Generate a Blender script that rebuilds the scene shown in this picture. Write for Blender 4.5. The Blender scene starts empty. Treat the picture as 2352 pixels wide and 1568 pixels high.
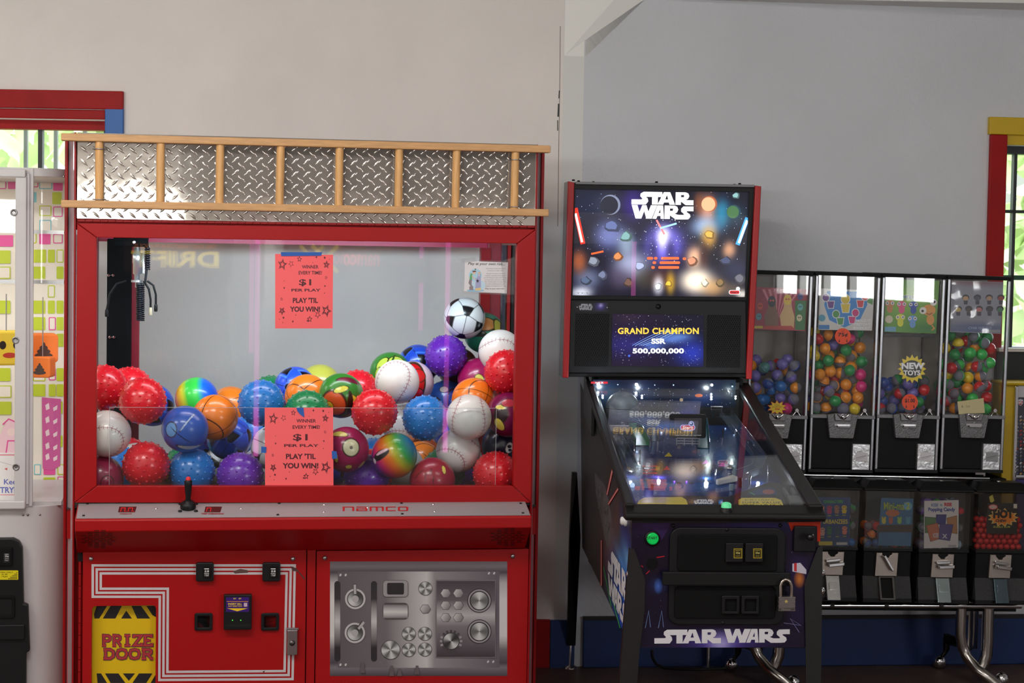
import bpy, math, random
import numpy as np
from mathutils import Vector, Matrix, Euler
random.seed(7)
SC = bpy.context.scene
COL = SC.collection
PI = math.pi

# ---------------------------------------------------------------- camera
FPX, CX, CY = 4200.0, 1176.0, 784.0
TH, RO = math.atan(201/4200), .0165
CAM = Vector((0, 0, 1.6))
_f = Vector((0, math.cos(TH), -math.sin(TH))); _u = Vector((0, math.sin(TH), math.cos(TH))); _r = Vector((1, 0, 0))
RT = _r*math.cos(RO) + _u*math.sin(RO); UP = _u*math.cos(RO) - _r*math.sin(RO)
cd = bpy.data.cameras.new('camera'); cam = bpy.data.objects.new('camera', cd); COL.objects.link(cam)
cam.matrix_world = Matrix(((RT.x, UP.x, -_f.x, 0), (RT.y, UP.y, -_f.y, 0), (RT.z, UP.z, -_f.z, 1.6), (0, 0, 0, 1)))
cd.sensor_width = 36; cd.lens = FPX/2352*36; cd.clip_start = .05; cd.clip_end = 200
cd.dof.use_dof = True; cd.dof.focus_distance = 5.95; cd.dof.aperture_fstop = 11
SC.camera = cam
def ray(x, y): return _f*FPX + RT*(x-CX) - UP*(y-CY)
def atY(x, y, Y): d = ray(x, y); return CAM + d*(Y/d.y)
def atZ(x, y, Z): d = ray(x, y); return CAM + d*((Z-1.6)/d.z)

# ---------------------------------------------------------------- colour management, world, daylight
vs = SC.view_settings
vs.view_transform = 'Standard'; vs.look = 'None'; vs.gamma = 1; vs.use_curve_mapping = False
vs.exposure = 0.02
W = bpy.data.worlds.new('World'); SC.world = W; W.use_nodes = True
nt = W.node_tree; bg = nt.nodes['Background']
bg.inputs['Color'].default_value = (.86, .95, 1, 1); bg.inputs['Strength'].default_value = 4.6
SC.cycles.max_bounces = 10; SC.cycles.transparent_max_bounces = 24; SC.cycles.glossy_bounces = 5; SC.cycles.diffuse_bounces = 4
SC.cycles.sample_clamp_indirect = 6; SC.cycles.caustics_reflective = False; SC.cycles.caustics_refractive = False

def area(name, loc, target, sx, sy, power, col=(1, 1, 1), spread=180):
    l = bpy.data.lights.new(name, 'AREA'); l.shape = 'RECTANGLE'; l.size = sx; l.size_y = sy
    l.energy = power; l.color = col; l.spread = math.radians(spread)
    o = bpy.data.objects.new(name, l); COL.objects.link(o); o.location = loc
    o.rotation_euler = (Vector(target)-Vector(loc)).to_track_quat('-Z', 'Y').to_euler(); return o
# daylight through the windows behind the photographer and in the right-hand side wall; added ceiling fill lights, out of view
WINX = [(-5.0, -2.2), (-1.9, .52)]
WINZ = (1.15, 2.02)
for k, (a, b) in enumerate(WINX):
    area('daylight', ((a+b)/2, -4.9, sum(WINZ)/2), ((a+b)/2, 5, sum(WINZ)/2), b-a, WINZ[1]-WINZ[0], (250, 230)[k], (.95, 1, .92))
EWY = (-3.6, -.3)
area('daylight', (5.5, sum(EWY)/2, 1.65), (0, sum(EWY)/2, 1.70), EWY[1]-EWY[0], .9, 150, (1, 1, .98))
FILL_PANELS = [(-3.2, 3.4, 50), (-1.1, 3.4, 50), (1.4, 3.4, 22), (-3.2, .6, 20), (-1.1, .6, 20), (1.4, .6, 12)]
for x, y, p in FILL_PANELS: area('ceiling_fill', (x, y, 3.17), (x, y, 0), 1.2, .6, p, (1, .97, .93))

# ---------------------------------------------------------------- materials
def lin(c):
    return tuple(((v/255)/12.92 if v/255 <= .04045 else ((v/255+.055)/1.055)**2.4) for v in c[:3])
MATS = {}
def mat(name, rgb, rough=.5, metal=0., bump=None, var=None, emit=0, alpha=1, coat=0, spec=.5, sss=0):
    if name in MATS: return MATS[name]
    m = bpy.data.materials.new(name); m.use_nodes = True; MATS[name] = m
    t = m.node_tree; b = t.nodes['Principled BSDF']; N = t.nodes.new; L = t.links.new
    c = lin(rgb) + (1,)
    b.inputs['Base Color'].default_value = c; b.inputs['Roughness'].default_value = rough; b.inputs['Metallic'].default_value = metal
    b.inputs['Coat Weight'].default_value = coat; b.inputs['Coat Roughness'].default_value = .12; b.inputs['Specular IOR Level'].default_value = spec
    tc = N('ShaderNodeTexCoord')
    if var:
        sc, amt = var
        n = N('ShaderNodeTexNoise'); n.inputs['Scale'].default_value = sc; n.inputs['Detail'].default_value = 5
        L(tc.outputs['Object'], n.inputs['Vector'])
        r = N('ShaderNodeValToRGB'); r.color_ramp.elements[0].position = .3; r.color_ramp.elements[1].position = .7
        r.color_ramp.elements[0].color = tuple(v*(1-amt) for v in c[:3])+(1,); r.color_ramp.elements[1].color = tuple(min(1, v*(1+amt)) for v in c[:3])+(1,)
        L(n.outputs['Fac'], r.inputs['Fac']); L(r.outputs['Color'], b.inputs['Base Color'])
    if bump:
        sc, st = bump
        n = N('ShaderNodeTexNoise'); n.inputs['Scale'].default_value = sc; n.inputs['Detail'].default_value = 3
        L(tc.outputs['Object'], n.inputs['Vector'])
        bp = N('ShaderNodeBump'); bp.inputs['Strength'].default_value = st; bp.inputs['Distance'].default_value = .003
        L(n.outputs['Fac'], bp.inputs['Height']); L(bp.outputs['Normal'], b.inputs['Normal'])
    if emit:
        b.inputs['Emission Color'].default_value = c; b.inputs['Emission Strength'].default_value = emit
    if alpha < 1: b.inputs['Alpha'].default_value = alpha
    if sss: b.inputs['Subsurface Weight'].default_value = sss; b.inputs['Subsurface Radius'].default_value = (.02, .01, .01)
    return m
def printed(name, rough=.45, emit=0, coat=0):
    m = bpy.data.materials.new(name); m.use_nodes = True; t = m.node_tree; b = t.nodes['Principled BSDF']
    a = t.nodes.new('ShaderNodeAttribute'); a.attribute_name = 'Col'
    b.inputs['Roughness'].default_value = rough; b.inputs['Coat Weight'].default_value = coat
    t.links.new(a.outputs['Color'], b.inputs['Base Color'])
    if emit:
        b.inputs['Base Color'].default_value = (.01, .01, .01, 1)
        for l in list(b.inputs['Base Color'].links): t.links.remove(l)
        b.inputs['Base Color'].default_value = (.01, .01, .01, 1)
        t.links.new(a.outputs['Color'], b.inputs['Emission Color']); b.inputs['Emission Strength'].default_value = emit
    return m
def glass(name, tint=(255, 255, 255), ior=1.45, rough=.0, haze=0, hazecol=(200, 200, 200)):
    m = bpy.data.materials.new(name); m.use_nodes = True; t = m.node_tree; N = t.nodes.new; L = t.links.new
    t.nodes.remove(t.nodes['Principled BSDF']); out = t.nodes['Material Output']
    tr = N('ShaderNodeBsdfTransparent'); tr.inputs['Color'].default_value = lin(tint)+(1,)
    gl = N('ShaderNodeBsdfGlossy'); gl.inputs['Roughness'].default_value = rough
    ge = N('ShaderNodeNewGeometry'); mx = N('ShaderNodeMix'); mx.data_type = 'FLOAT'
    mx.inputs['A'].default_value = ior; mx.inputs['B'].default_value = 1/ior
    L(ge.outputs['Backfacing'], mx.inputs['Factor'])
    fr = N('ShaderNodeFresnel'); L(mx.outputs['Result'], fr.inputs['IOR'])
    s = N('ShaderNodeMixShader'); L(fr.outputs['Fac'], s.inputs['Fac'])
    src = tr
    if haze:
        df = N('ShaderNodeBsdfDiffuse'); df.inputs['Color'].default_value = lin(hazecol)+(1,)
        h = N('ShaderNodeMixShader'); h.inputs['Fac'].default_value = haze
        L(tr.outputs[0], h.inputs[1]); L(df.outputs[0], h.inputs[2]); src = h
    L(src.outputs[0], s.inputs[1]); L(gl.outputs[0], s.inputs[2]); L(s.outputs[0], out.inputs['Surface'])
    return m
PRINT = printed('printed_ink'); PRINTG = printed('printed_gloss', .22); SCREEN = printed('backlit_print', .3, 1.0); BALLP = printed('printed_vinyl', .28, 0, .25)
def wood(name, rgb):
    m = mat(name, rgb, .42); t = m.node_tree; b = t.nodes['Principled BSDF']; N = t.nodes.new; L = t.links.new
    tc = N('ShaderNodeTexCoord'); mp = N('ShaderNodeMapping'); mp.inputs['Scale'].default_value = (3, 30, 30)
    n = N('ShaderNodeTexNoise'); n.inputs['Scale'].default_value = 6; n.inputs['Detail'].default_value = 6
    r = N('ShaderNodeValToRGB'); c = lin(rgb)
    r.color_ramp.elements[0].position = .3; r.color_ramp.elements[1].position = .75
    r.color_ramp.elements[0].color = tuple(v*.82 for v in c)+(1,); r.color_ramp.elements[1].color = tuple(v*1.1 for v in c)+(1,)
    L(tc.outputs['Object'], mp.inputs['Vector']); L(mp.outputs['Vector'], n.inputs['Vector']); L(n.outputs['Fac'], r.inputs['Fac']); L(r.outputs['Color'], b.inputs['Base Color'])
    return m

RED = mat('red_enamel', (160, 9, 13), .42, spec=.28, bump=(420, .12)); REDT = mat('red_trim', (146, 8, 14), .35, spec=.3)
STEEL = mat('brushed_steel', (172, 168, 170), .28, 1, bump=(90, .05)); CHROME = mat('chrome', (225, 225, 228), .08, 1)
ALU = mat('aluminium', (158, 158, 164), .3, 1); BLK = mat('black_plastic', (15, 15, 17), .45, spec=.3); BLKM = mat('black_matte', (9, 9, 10), .8, spec=.2)
BLKC = mat('black_crackle', (16, 16, 18), .65, bump=(500, .5), spec=.3); DARK = mat('dark_gap', (8, 8, 9), .9); WOOD = wood('maple_wood', (206, 156, 104))
WHT = mat('white_metal', (198, 193, 193), .45); MIRROR = mat('mirror_strip', (224, 220, 228), .12, .6); GREYP = mat('grey_plastic', (128, 128, 132), .4)
GLASS = glass('clear_glass'); GLASSF = glass('front_glass', (252, 254, 253)); ACRY = glass('acrylic', (252, 253, 254), 1.42, .02, .012)

# ---------------------------------------------------------------- frames
WM = {}
class Fr:
    def __init__(s, M): s.M = M; s.I = M.inverted()
    def px(s, x, y, d=0):
        o = s.I @ CAM; v = s.I.to_3x3() @ ray(x, y); return o + v*((d-o.y)/v.y)
    def rect(s, x0, y0, x1, y1, d=0):
        xm, ym = (x0+x1)/2, (y0+y1)/2
        return s.px(x0, ym, d).x, s.px(x1, ym, d).x, s.px(xm, y1, d).z, s.px(xm, y0, d).z
    def w(s, p): return s.M @ Vector(p)
    def sub(s, loc=(0, 0, 0), rx=0, ry=0, rz=0):
        return Fr(s.M @ Matrix.Translation(loc) @ Matrix.Rotation(rz, 4, 'Z') @ Matrix.Rotation(ry, 4, 'Y') @ Matrix.Rotation(rx, 4, 'X'))
def frame(origin, yaw, ry=0): return Fr(Matrix.Translation(origin) @ Matrix.Rotation(yaw, 4, 'Z') @ Matrix.Rotation(ry, 4, 'Y'))
WORLD = Fr(Matrix.Identity(4))

# ---------------------------------------------------------------- things
def thing(name, label, cat, fr, group=None):
    o = bpy.data.objects.new(name, None); COL.objects.link(o); o.empty_display_size = .05
    M = fr.M if isinstance(fr, Fr) else fr
    o.matrix_world = M; WM[o] = M.copy(); o['label'] = label; o['category'] = cat
    if group: o['group'] = group
    return o
def tag(o, label, cat, group=None):
    o['label'] = label; o['category'] = cat
    if group: o['group'] = group
    return o
def structure(o): o['kind'] = 'structure'; return o

class MB:
    """collects shapes given in the local coordinates of a frame and links them as ONE mesh object"""
    def __init__(s, fr=WORLD): s.fr = fr; s.v = []; s.f = []; s.m = []; s.sm = []; s.X = None
    def add(s, vs, fs, mi=0, smooth=False):
        b = len(s.v)
        for p in vs:
            p = Vector(p); s.v.append(s.X @ p if s.X else p)
        for f in fs: s.f.append(tuple(b+i for i in f)); s.m.append(mi); s.sm.append(smooth)
        return s
    def box(s, x0, x1, y0, y1, z0, z1, mi=0):
        vs = [(x, y, z) for z in (z0, z1) for y in (y0, y1) for x in (x0, x1)]
        return s.add(vs, [(0, 1, 5, 4), (3, 2, 6, 7), (2, 0, 4, 6), (1, 3, 7, 5), (4, 5, 7, 6), (2, 3, 1, 0)], mi)
    def pbox(s, x0, y0, x1, y1, d0, d1, mi=0):
        a, b, c, e = s.fr.rect(x0, y0, x1, y1, d0); return s.box(a, b, d0, d1, c, e, mi)
    def rbox(s, x0, x1, y0, y1, z0, z1, r, mi=0, n=4):
        return s.prism(rrect(x0, z0, x1, z1, r, n), y0, y1, mi)
    def prbox(s, x0, y0, x1, y1, d0, d1, rpx, mi=0):
        a, b, c, e = s.fr.rect(x0, y0, x1, y1, d0); return s.rbox(a, b, d0, d1, c, e, rpx*(b-a)/(x1-x0), mi)
    def prism(s, pts, y0, y1, mi=0):
        """polygon in x,z extruded along y"""
        n = len(pts); A = sum(pts[i][0]*pts[(i+1) % n][1]-pts[(i+1) % n][0]*pts[i][1] for i in range(n))
        if A < 0: pts = pts[::-1]
        vs = [(p[0], y0, p[1]) for p in pts] + [(p[0], y1, p[1]) for p in pts]
        fs = [tuple(range(n)), tuple(range(2*n-1, n-1, -1))] + [(i, i+n, (i+1) % n+n, (i+1) % n) for i in range(n)]
        return s.add(vs, fs, mi)
    def pprism(s, pts, d0, d1, mi=0):
        q = [s.fr.px(x, y, d0) for x, y in pts]; return s.prism([(p.x, p.z) for p in q], d0, d1, mi)
    def ring(s, outer, inner, y0, y1, mi=0):
        n = len(outer)
        vs = [(p[0], y0, p[1]) for p in outer]+[(p[0], y0, p[1]) for p in inner]+[(p[0], y1, p[1]) for p in outer]+[(p[0], y1, p[1]) for p in inner]
        fs = []
        for i in range(n):
            j = (i+1) % n
            fs += [(i, j, n+j, n+i), (2*n+j, 2*n+i, 3*n+i, 3*n+j), (j, i, 2*n+i, 2*n+j), (n+i, n+j, 3*n+j, 3*n+i)]
        return s.add(vs, fs, mi)
    def lathe(s, prof, c=(0, 0, 0), axis='z', n=20, mi=0, smooth=True):
        """profile of (radius, height) turned about an axis through c"""
        vs = []; fs = []
        for r, h in prof:
            for k in range(n):
                a = 2*PI*k/n; q = (r*math.cos(a), r*math.sin(a), h)
                q = {'z': q, 'y': (q[0], h, q[1]), 'x': (h, q[0], q[1]), '-y': (q[0], -h, -q[1])}[axis]
                vs.append((c[0]+q[0], c[1]+q[1], c[2]+q[2]))
        for i in range(len(prof)-1):
            for k in range(n):
                f = (i*n+k, i*n+(k+1) % n, (i+1)*n+(k+1) % n, (i+1)*n+k); fs.append(f if axis != 'y' else f[::-1])
        s.add(vs, fs, mi, smooth)
        s.add(vs[:n], [tuple(range(n))[::-1]], mi); s.add(vs[-n:], [tuple(range(n))], mi)
        return s
    def tube(s, path, r, n=10, mi=0, caps=True, smooth=True):
        P = [Vector(p) for p in path]; rr = r if isinstance(r, (list, tuple)) else [r]*len(P)
        vs = []; fs = []; up = None
        for i, p in enumerate(P):
            t = (P[min(i+1, len(P)-1)]-P[max(i-1, 0)]).normalized()
            if up is None: up = Vector((0, 0, 1)) if abs(t.z) < .9 else Vector((1, 0, 0))
            a = t.cross(up); a = a.normalized() if a.length > 1e-6 else t.orthogonal().normalized(); b = a.cross(t).normalized(); up = b
            for k in range(n):
                w = 2*PI*k/n; vs.append(p + (a*math.cos(w) + b*math.sin(w))*rr[i])
        for i in range(len(P)-1):
            for k in range(n): fs.append((i*n+k, i*n+(k+1) % n, (i+1)*n+(k+1) % n, (i+1)*n+k))
        s.add(vs, fs, mi, smooth)
        if caps: s.add(vs[:n], [tuple(range(n))[::-1]], mi); s.add(vs[-n:], [tuple(range(n))], mi)
        return s
    def sphere(s, c, r, n=16, mi=0, sz=1, z0=-1, z1=1):
        a0, a1 = math.asin(z0), math.asin(z1); h = max(4, n//2)
        return s.lathe([(max(1e-5, r*math.cos(a0+(a1-a0)*i/h)), r*sz*math.sin(a0+(a1-a0)*i/h)) for i in range(h+1)], c, 'z', n, mi)
    def quad(s, a, b, c, d, mi=0): return s.add([a, b, c, d], [(0, 1, 2, 3)], mi)
    def build(s, name, mats, parent=None, bevel=0, kind=None, label=None):
        if not isinstance(mats, (list, tuple)): mats = [mats]
        T = s.fr.M
        if parent is not None: T = WM[parent].inverted() @ T
        me = bpy.data.meshes.new(name); me.from_pydata([T @ v for v in s.v], [], s.f)
        for m in mats: me.materials.append(m)
        me.polygons.foreach_set('material_index', s.m); me.polygons.foreach_set('use_smooth', s.sm); me.update()
        o = bpy.data.objects.new(name, me); COL.objects.link(o)
        if parent is not None: o.parent = parent; WM[o] = WM[parent]
        else: WM[o] = Matrix.Identity(4)
        if bevel:
            b = o.modifiers.new('bevel', 'BEVEL'); b.width = bevel; b.segments = 2; b.limit_method = 'ANGLE'; b.angle_limit = .6
        if kind: o['kind'] = kind
        if label: o['label'] = label
        return o
def rrect(x0, z0, x1, z1, r, n=4):
    pts = []
    for cx, cz, a0 in ((x1-r, z0+r, -PI/2), (x1-r, z1-r, 0), (x0+r, z1-r, PI/2), (x0+r, z0+r, PI)):
        for k in range(n+1): a = a0+PI/2*k/n; pts.append((cx+r*math.cos(a), cz+r*math.sin(a)))
    return pts

# ---------------------------------------------------------------- flat print on real surfaces
TXT = {}
def text2d(body, off=0., shear=0., space=1.):
    k = (body, off, shear, space)
    if k not in TXT:
        cu = bpy.data.curves.new('t', 'FONT'); cu.body = body; cu.offset = off; cu.shear = shear; cu.space_character = space; cu.resolution_u = 3
        o = bpy.data.objects.new('t', cu); me = bpy.data.meshes.new_from_object(o)
        v = [(p.co.x, p.co.y) for p in me.vertices]; f = [tuple(p.vertices) for p in me.polygons]
        bpy.data.objects.remove(o); bpy.data.curves.remove(cu); bpy.data.meshes.remove(me)
        xs = [p[0] for p in v]; ys = [p[1] for p in v]; x0, x1, y0, y1 = min(xs), max(xs), min(ys), max(ys)
        TXT[k] = ([((a-x0)/(x1-x0), (b-y0)/(y1-y0)) for a, b in v], f)
    return TXT[k]
class Dec:
    """coloured ink shapes on the plane y=d of a frame; points are given in photo pixels of that plane (or local x,z when loc=True)"""
    def __init__(s, fr, d=0, loc=False, step=.00004): s.fr = fr; s.d = d; s.loc = loc; s.k = 1; s.v = []; s.f = []; s.c = []; s.step = step; s.q = None
    def P(s, x, y):
        if s.q:   # unit square mapped onto a quad given in pixels
            (a, b, c, e) = s.q; X = [(1-y)*((1-x)*a[i]+x*b[i]) + y*((1-x)*e[i]+x*c[i]) for i in (0, 1)]; x, y = X
        dd = s.d - s.k*s.step
        if s.loc: return Vector((x, dd, y))
        return s.fr.px(x, y, dd)
    def poly(s, pts, col, lift=True):
        """col one sRGB colour or one per point"""
        b = len(s.v); q = [s.P(*p) for p in pts]
        n = len(q); A = sum(q[i].x*q[(i+1) % n].z-q[(i+1) % n].x*q[i].z for i in range(n))
        cs = list(col) if isinstance(col[0], (tuple, list)) else [col]*n
        if A < 0: q = q[::-1]; cs = cs[::-1]
        s.v += q; s.f.append(tuple(range(b, b+n))); s.c += [lin(c)+(1,) for c in cs]
        if lift: s.k += 1
        return s
    def tris(s, vs, fs, col):
        b = len(s.v); q = [s.P(*p) for p in vs]; s.v += q; c = lin(col)+(1,)
        for f in fs:
            A = sum(q[f[i]].x*q[f[(i+1) % len(f)]].z-q[f[(i+1) % len(f)]].x*q[f[i]].z for i in range(len(f)))
            f = f if A > 0 else f[::-1]
            s.f.append(tuple(b+i for i in f)); s.c += [c]*len(f)
        s.k += 1; return s
    def rect(s, x0, y0, x1, y1, col, col2=None, horiz=False):
        if col2 is None: return s.poly([(x0, y0), (x1, y0), (x1, y1), (x0, y1)], col)
        return s.poly([(x0, y0), (x1, y0), (x1, y1), (x0, y1)], [col, col2, col2, col] if horiz else [col, col, col2, col2])
    def grad(s, x0, y0, x1, y1, stops, horiz=False):
        for (t0, c0), (t1, c1) in zip(stops, stops[1:]):
            if horiz: s.poly([(x0+(x1-x0)*t0, y0), (x0+(x1-x0)*t1, y0), (x0+(x1-x0)*t1, y1), (x0+(x1-x0)*t0, y1)], [c0, c1, c1, c0], False)
            else: s.poly([(x0, y0+(y1-y0)*t0), (x1, y0+(y1-y0)*t0), (x1, y0+(y1-y0)*t1), (x0, y0+(y1-y0)*t1)], [c0, c0, c1, c1], False)
        s.k += 1; return s
    def rr(s, x0, y0, x1, y1, r, col): return s.poly(rrect(x0, y0, x1, y1, r, 5), col)
    def ell(s, cx, cy, rx, ry, col, n=20, a=0): 
        ca, sa = math.cos(a), math.sin(a)
        return s.poly([(cx+rx*math.cos(2*PI*k/n)*ca-ry*math.sin(2*PI*k/n)*sa, cy+rx*math.cos(2*PI*k/n)*sa+ry*math.sin(2*PI*k/n)*ca) for k in range(n)], col)
    def disc(s, cx, cy, r, fn, n=24):
        """fan of triangles coloured by angle (brushed metal print)"""
        for k in range(n):
            a, b = 2*PI*k/n, 2*PI*(k+1)/n
            s.poly([(cx, cy), (cx+r*math.cos(a), cy+r*math.sin(a)), (cx+r*math.cos(b), cy+r*math.sin(b))], [fn((a+b)/2), fn(a), fn(b)], False)
        s.k += 1; return s
    def line(s, pts, w, col, closed=False):
        P = [Vector(p) for p in pts]
        if len(P) > 2 and (P[0]-P[-1]).length < 1e-9: P = P[:-1]; closed = True
        n = len(P); h = w/2; Lq = []
        for i in range(n):
            a = P[i]-P[i-1] if (closed or i > 0) else P[1]-P[0]; b = P[(i+1) % n]-P[i] if (closed or i < n-1) else a
            a = a.normalized(); b = b.normalized(); na, nb = Vector((-a.y, a.x)), Vector((-b.y, b.x)); m = na+nb
            m = m.normalized() if m.length > 1e-6 else na; k = min(1/max(m.dot(na), .45), 2.2); Lq.append((P[i]+m*h*k, P[i]-m*h*k))
        for i in range(n if closed else n-1):
            j = (i+1) % n; s.poly([tuple(Lq[i][0]), tuple(Lq[j][0]), tuple(Lq[j][1]), tuple(Lq[i][1])], col, False)
        s.k += 1; return s
    def text(s, body, x0, y0, x1, y1, col, off=.02, shear=0, space=1., flipx=False, skew=0):
        """fills the box x0..x1, y0(top)..y1(bottom); skew = fall in y from left to right"""
        v, f = text2d(body, off, shear, space); up = s.loc
        q = []
        for a, b in v:
            if flipx: a = 1-a
            q.append((x0+(x1-x0)*a, (y0+(y1-y0)*b) if up else (y1+(y0-y1)*b + skew*a)))
        return s.tris(q, f, col)
    def star(s, cx, cy, r, col, w=0, rot=0, sy=1.25):
        pts = []
        for k in range(10):
            a = rot-PI/2+k*PI/5; rad = r if k % 2 == 0 else r*.45; pts.append((cx+rad*math.cos(a), cy+rad*sy*math.sin(a)))
        if w: return s.line(pts, w, col, True)
        for k in range(5): s.poly([(cx, cy), pts[(2*k-1) % 10], pts[2*k], pts[2*k+1]], col, False)
        s.k += 1; return s
    def build(s, name, m, parent=None, label=None):
        T = s.fr.M
        if parent is not None: T = WM[parent].inverted() @ T
        me = bpy.data.meshes.new(name); me.from_pydata([T @ v for v in s.v], [], s.f)
        a = me.color_attributes.new('Col', 'FLOAT_COLOR', 'CORNER')
        a.data.foreach_set('color', [x for c in s.c for x in c]); me.materials.append(m); me.update()
        o = bpy.data.objects.new(name, me); COL.objects.link(o)
        if parent is not None: o.parent = parent; WM[o] = WM[parent]
        else: WM[o] = Matrix.Identity(4)
        if label: o['label'] = label
        return o
# block lettering of the two-word title (unit square per word)
_S1 = [[(1180, 270), (1180, 325), (1135, 325), (1135, 410), (1075, 410), (1075, 325), (1010, 325), (1030, 345), (1035, 375), (1010, 410), (862, 410), (862, 355), (965, 355), (975, 345), (952, 318), (955, 290), (985, 270)],
  [(1197, 270), (1230, 270), (1230, 300), (1190, 410), (1132, 410)], [(1230, 270), (1262, 270), (1315, 410), (1257, 410), (1230, 300)], [(1205, 352), (1255, 352), (1262, 385), (1195, 385)],
  [(1320, 270), (1375, 270), (1375, 410), (1320, 410)], [(1375, 270), (1425, 270), (1450, 282), (1410, 300), (1375, 300)], [(1450, 282), (1462, 312), (1448, 342), (1405, 325), (1410, 300)],
  [(1448, 342), (1425, 354), (1375, 354), (1375, 325), (1405, 325)], [(1375, 354), (1425, 354), (1440, 358), (1505, 358), (1505, 412), (1425, 412), (1375, 372)]]
_S2 = [[(862, 415), (922, 415), (962, 555), (902, 555)], [(972, 415), (1015, 415), (962, 555), (918, 555)], [(972, 415), (1015, 415), (1058, 555), (1016, 555)], [(1062, 415), (1125, 415), (1070, 555), (1008, 555)],
  [(1130, 415), (1160, 415), (1160, 450), (1118, 555), (1078, 555)], [(1160, 415), (1188, 415), (1200, 555), (1165, 555), (1160, 450)], [(1120, 495), (1185, 495), (1190, 525), (1110, 525)],
  [(1205, 415), (1260, 415), (1260, 555), (1205, 555)], [(1260, 415), (1310, 415), (1335, 427), (1295, 445), (1260, 445)], [(1335, 427), (1347, 457), (1333, 487), (1290, 470), (1295, 445)],
  [(1333, 487), (1310, 499), (1260, 499), (1260, 470), (1290, 470)], [(1260, 499), (1310, 499), (1345, 512), (1345, 558), (1320, 558), (1260, 516)],
  [(1505, 420), (1505, 470), (1440, 470), (1432, 478), (1470, 505), (1475, 530), (1455, 555), (1420, 558), (1340, 558), (1340, 512), (1405, 512), (1410, 503), (1378, 475), (1378, 445), (1400, 422)]]
def word(dec, quad, which, col):
    polys, y0, y1 = (_S1, 270, 412) if which == 0 else (_S2, 415, 558)
    dec.q = quad
    for p in polys: dec.poly([((x-862)/643, (y-y0)/(y1-y0)) for x, y in p], col)
    dec.q = None; dec.k += 1
def box4(x0, y0, x1, y1): return ((x0, y0), (x1, y0), (x1, y1), (x0, y1))
# ---------------------------------------------------------------- room shell
WL = frame((0, 7.045, 0), 0.0)
WR = frame(atZ(1345, 1530, 0), .108)
M_WALL_L = mat('warm_white_stucco', (238, 230, 226), .8, bump=(60, .35), var=(3, .04))
M_WALL_R = mat('shaded_white_stucco', (212, 213, 219), .8, bump=(75, .9), var=(3, .03))  # same white paint as left; weaker light on the right put into cooler tone
M_POST = mat('white_paint', (228, 227, 225), .6, bump=(40, .2))
M_BLUE = mat('blue_paint', (12, 46, 104), .55, var=(6, .15)); M_BLUE2 = mat('bright_blue_paint', (34, 98, 176), .45)
M_REDP = mat('red_paint', (158, 14, 18), .55, var=(8, .12), spec=.25); M_YEL = mat('yellow_paint', (206, 170, 16), .5, bump=(60, .3))
M_FLOOR = mat('brown_floor_tile', (92, 72, 62), .5, var=(9, .2)); M_CEIL = mat('ceiling_paint', (210, 208, 204), .9)
def wall_with_hole(name, fr, x0, x1, z1, hole, m, th=.16):
    b = MB(fr); hx0, hx1, hz0, hz1 = hole
    b.box(x0, hx0, 0, th, 0, z1); b.box(hx1, x1, 0, th, 0, z1); b.box(hx0, hx1, 0, th, 0, hz0); b.box(hx0, hx1, 0, th, hz1, z1)
    return structure(b.build(name, m))
ZC = 3.2
XA = WL.px(1291.5, 300).x
wl_hole = (-3.4, WL.px(243, 290).x, 1.72, WL.px(100, 274).z)
wall_left = wall_with_hole('wall_left', WL, -5.6, XA, ZC, wl_hole, M_WALL_L)
wr_hole = (WR.px(2306, 420).x, WR.px(2306, 420).x+1.1, WR.px(2330, 798).z, WR.px(2330, 334).z)
wall_right = wall_with_hole('wall_right', WR, WR.px(1334, 700).x-.004, 5.2, ZC, wr_hole, M_WALL_R)
b = MB()
for k in range(3):   # wall behind the photographer, with its three windows
    pass
xs = [-5.6] + [v for p in WINX for v in p] + [5.4]
for i in range(0, len(xs), 2): b.box(xs[i], xs[i+1], -4.85, -4.7, 0, ZC)
b.box(-5.6, 5.4, -4.85, -4.7, 0, WINZ[0]); b.box(-5.6, 5.4, -4.85, -4.7, WINZ[1], ZC)
structure(b.build('wall_back', M_WALL_L))
for x, y, p in FILL_PANELS:  # frames around the added overhead fill lights
    t = thing('ceiling_fill', 'added ceiling fill light %s, %s' % ({-3.2: 'left of the crane', -1.1: 'over the crane', 1.4: 'over the pinball machine'}[x], 'nearer the wall in view' if y > 2 else 'nearer the photographer'), 'light', frame((x, y, ZC-.012), 0), 'added ceiling fill lights')
    MB(frame((x, y, ZC-.012), 0)).ring([(-.63, -.33), (.63, -.33), (.63, .33), (-.63, .33)], [(-.6, -.3), (.6, -.3), (.6, .3), (-.6, .3)], 0, .012).build('fill_panel_frame', M_POST, t).matrix_local = Matrix.Rotation(-PI/2, 4, 'X') @ Matrix.Translation((0, 0, 0))
structure(MB().box(-5.75, -5.6, -4.85, 7.3, 0, ZC).build('wall_west', M_WALL_L))
b = MB(); b.box(5.4, 5.55, -4.85, EWY[0], 0, ZC); b.box(5.4, 5.55, EWY[1], 8.0, 0, ZC); b.box(5.4, 5.55, EWY[0], EWY[1], 0, 1.25); b.box(5.4, 5.55, EWY[0], EWY[1], 2.15, ZC)
structure(b.build('wall_east', M_WALL_R))
w = structure(MB().box(5.42, 5.5, EWY[0], EWY[1], 1.21, 1.26).box(5.42, 5.5, EWY[0], EWY[1], 2.13, 2.18).build('window_6', M_POST))
for k in range(7): y = EWY[0]+(EWY[1]-EWY[0])*k/6; MB().box(5.42, 5.49, y-.03, y+.03, 1.25, 2.15).build('mullion', M_POST, w)
structure(MB().box(-5.75, 5.55, -4.85, 8.0, -.1, 0).build('floor', M_FLOOR))
structure(MB().box(-5.75, 5.55, -4.85, 8.0, ZC, ZC+.1).build('ceiling', M_CEIL))
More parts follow.
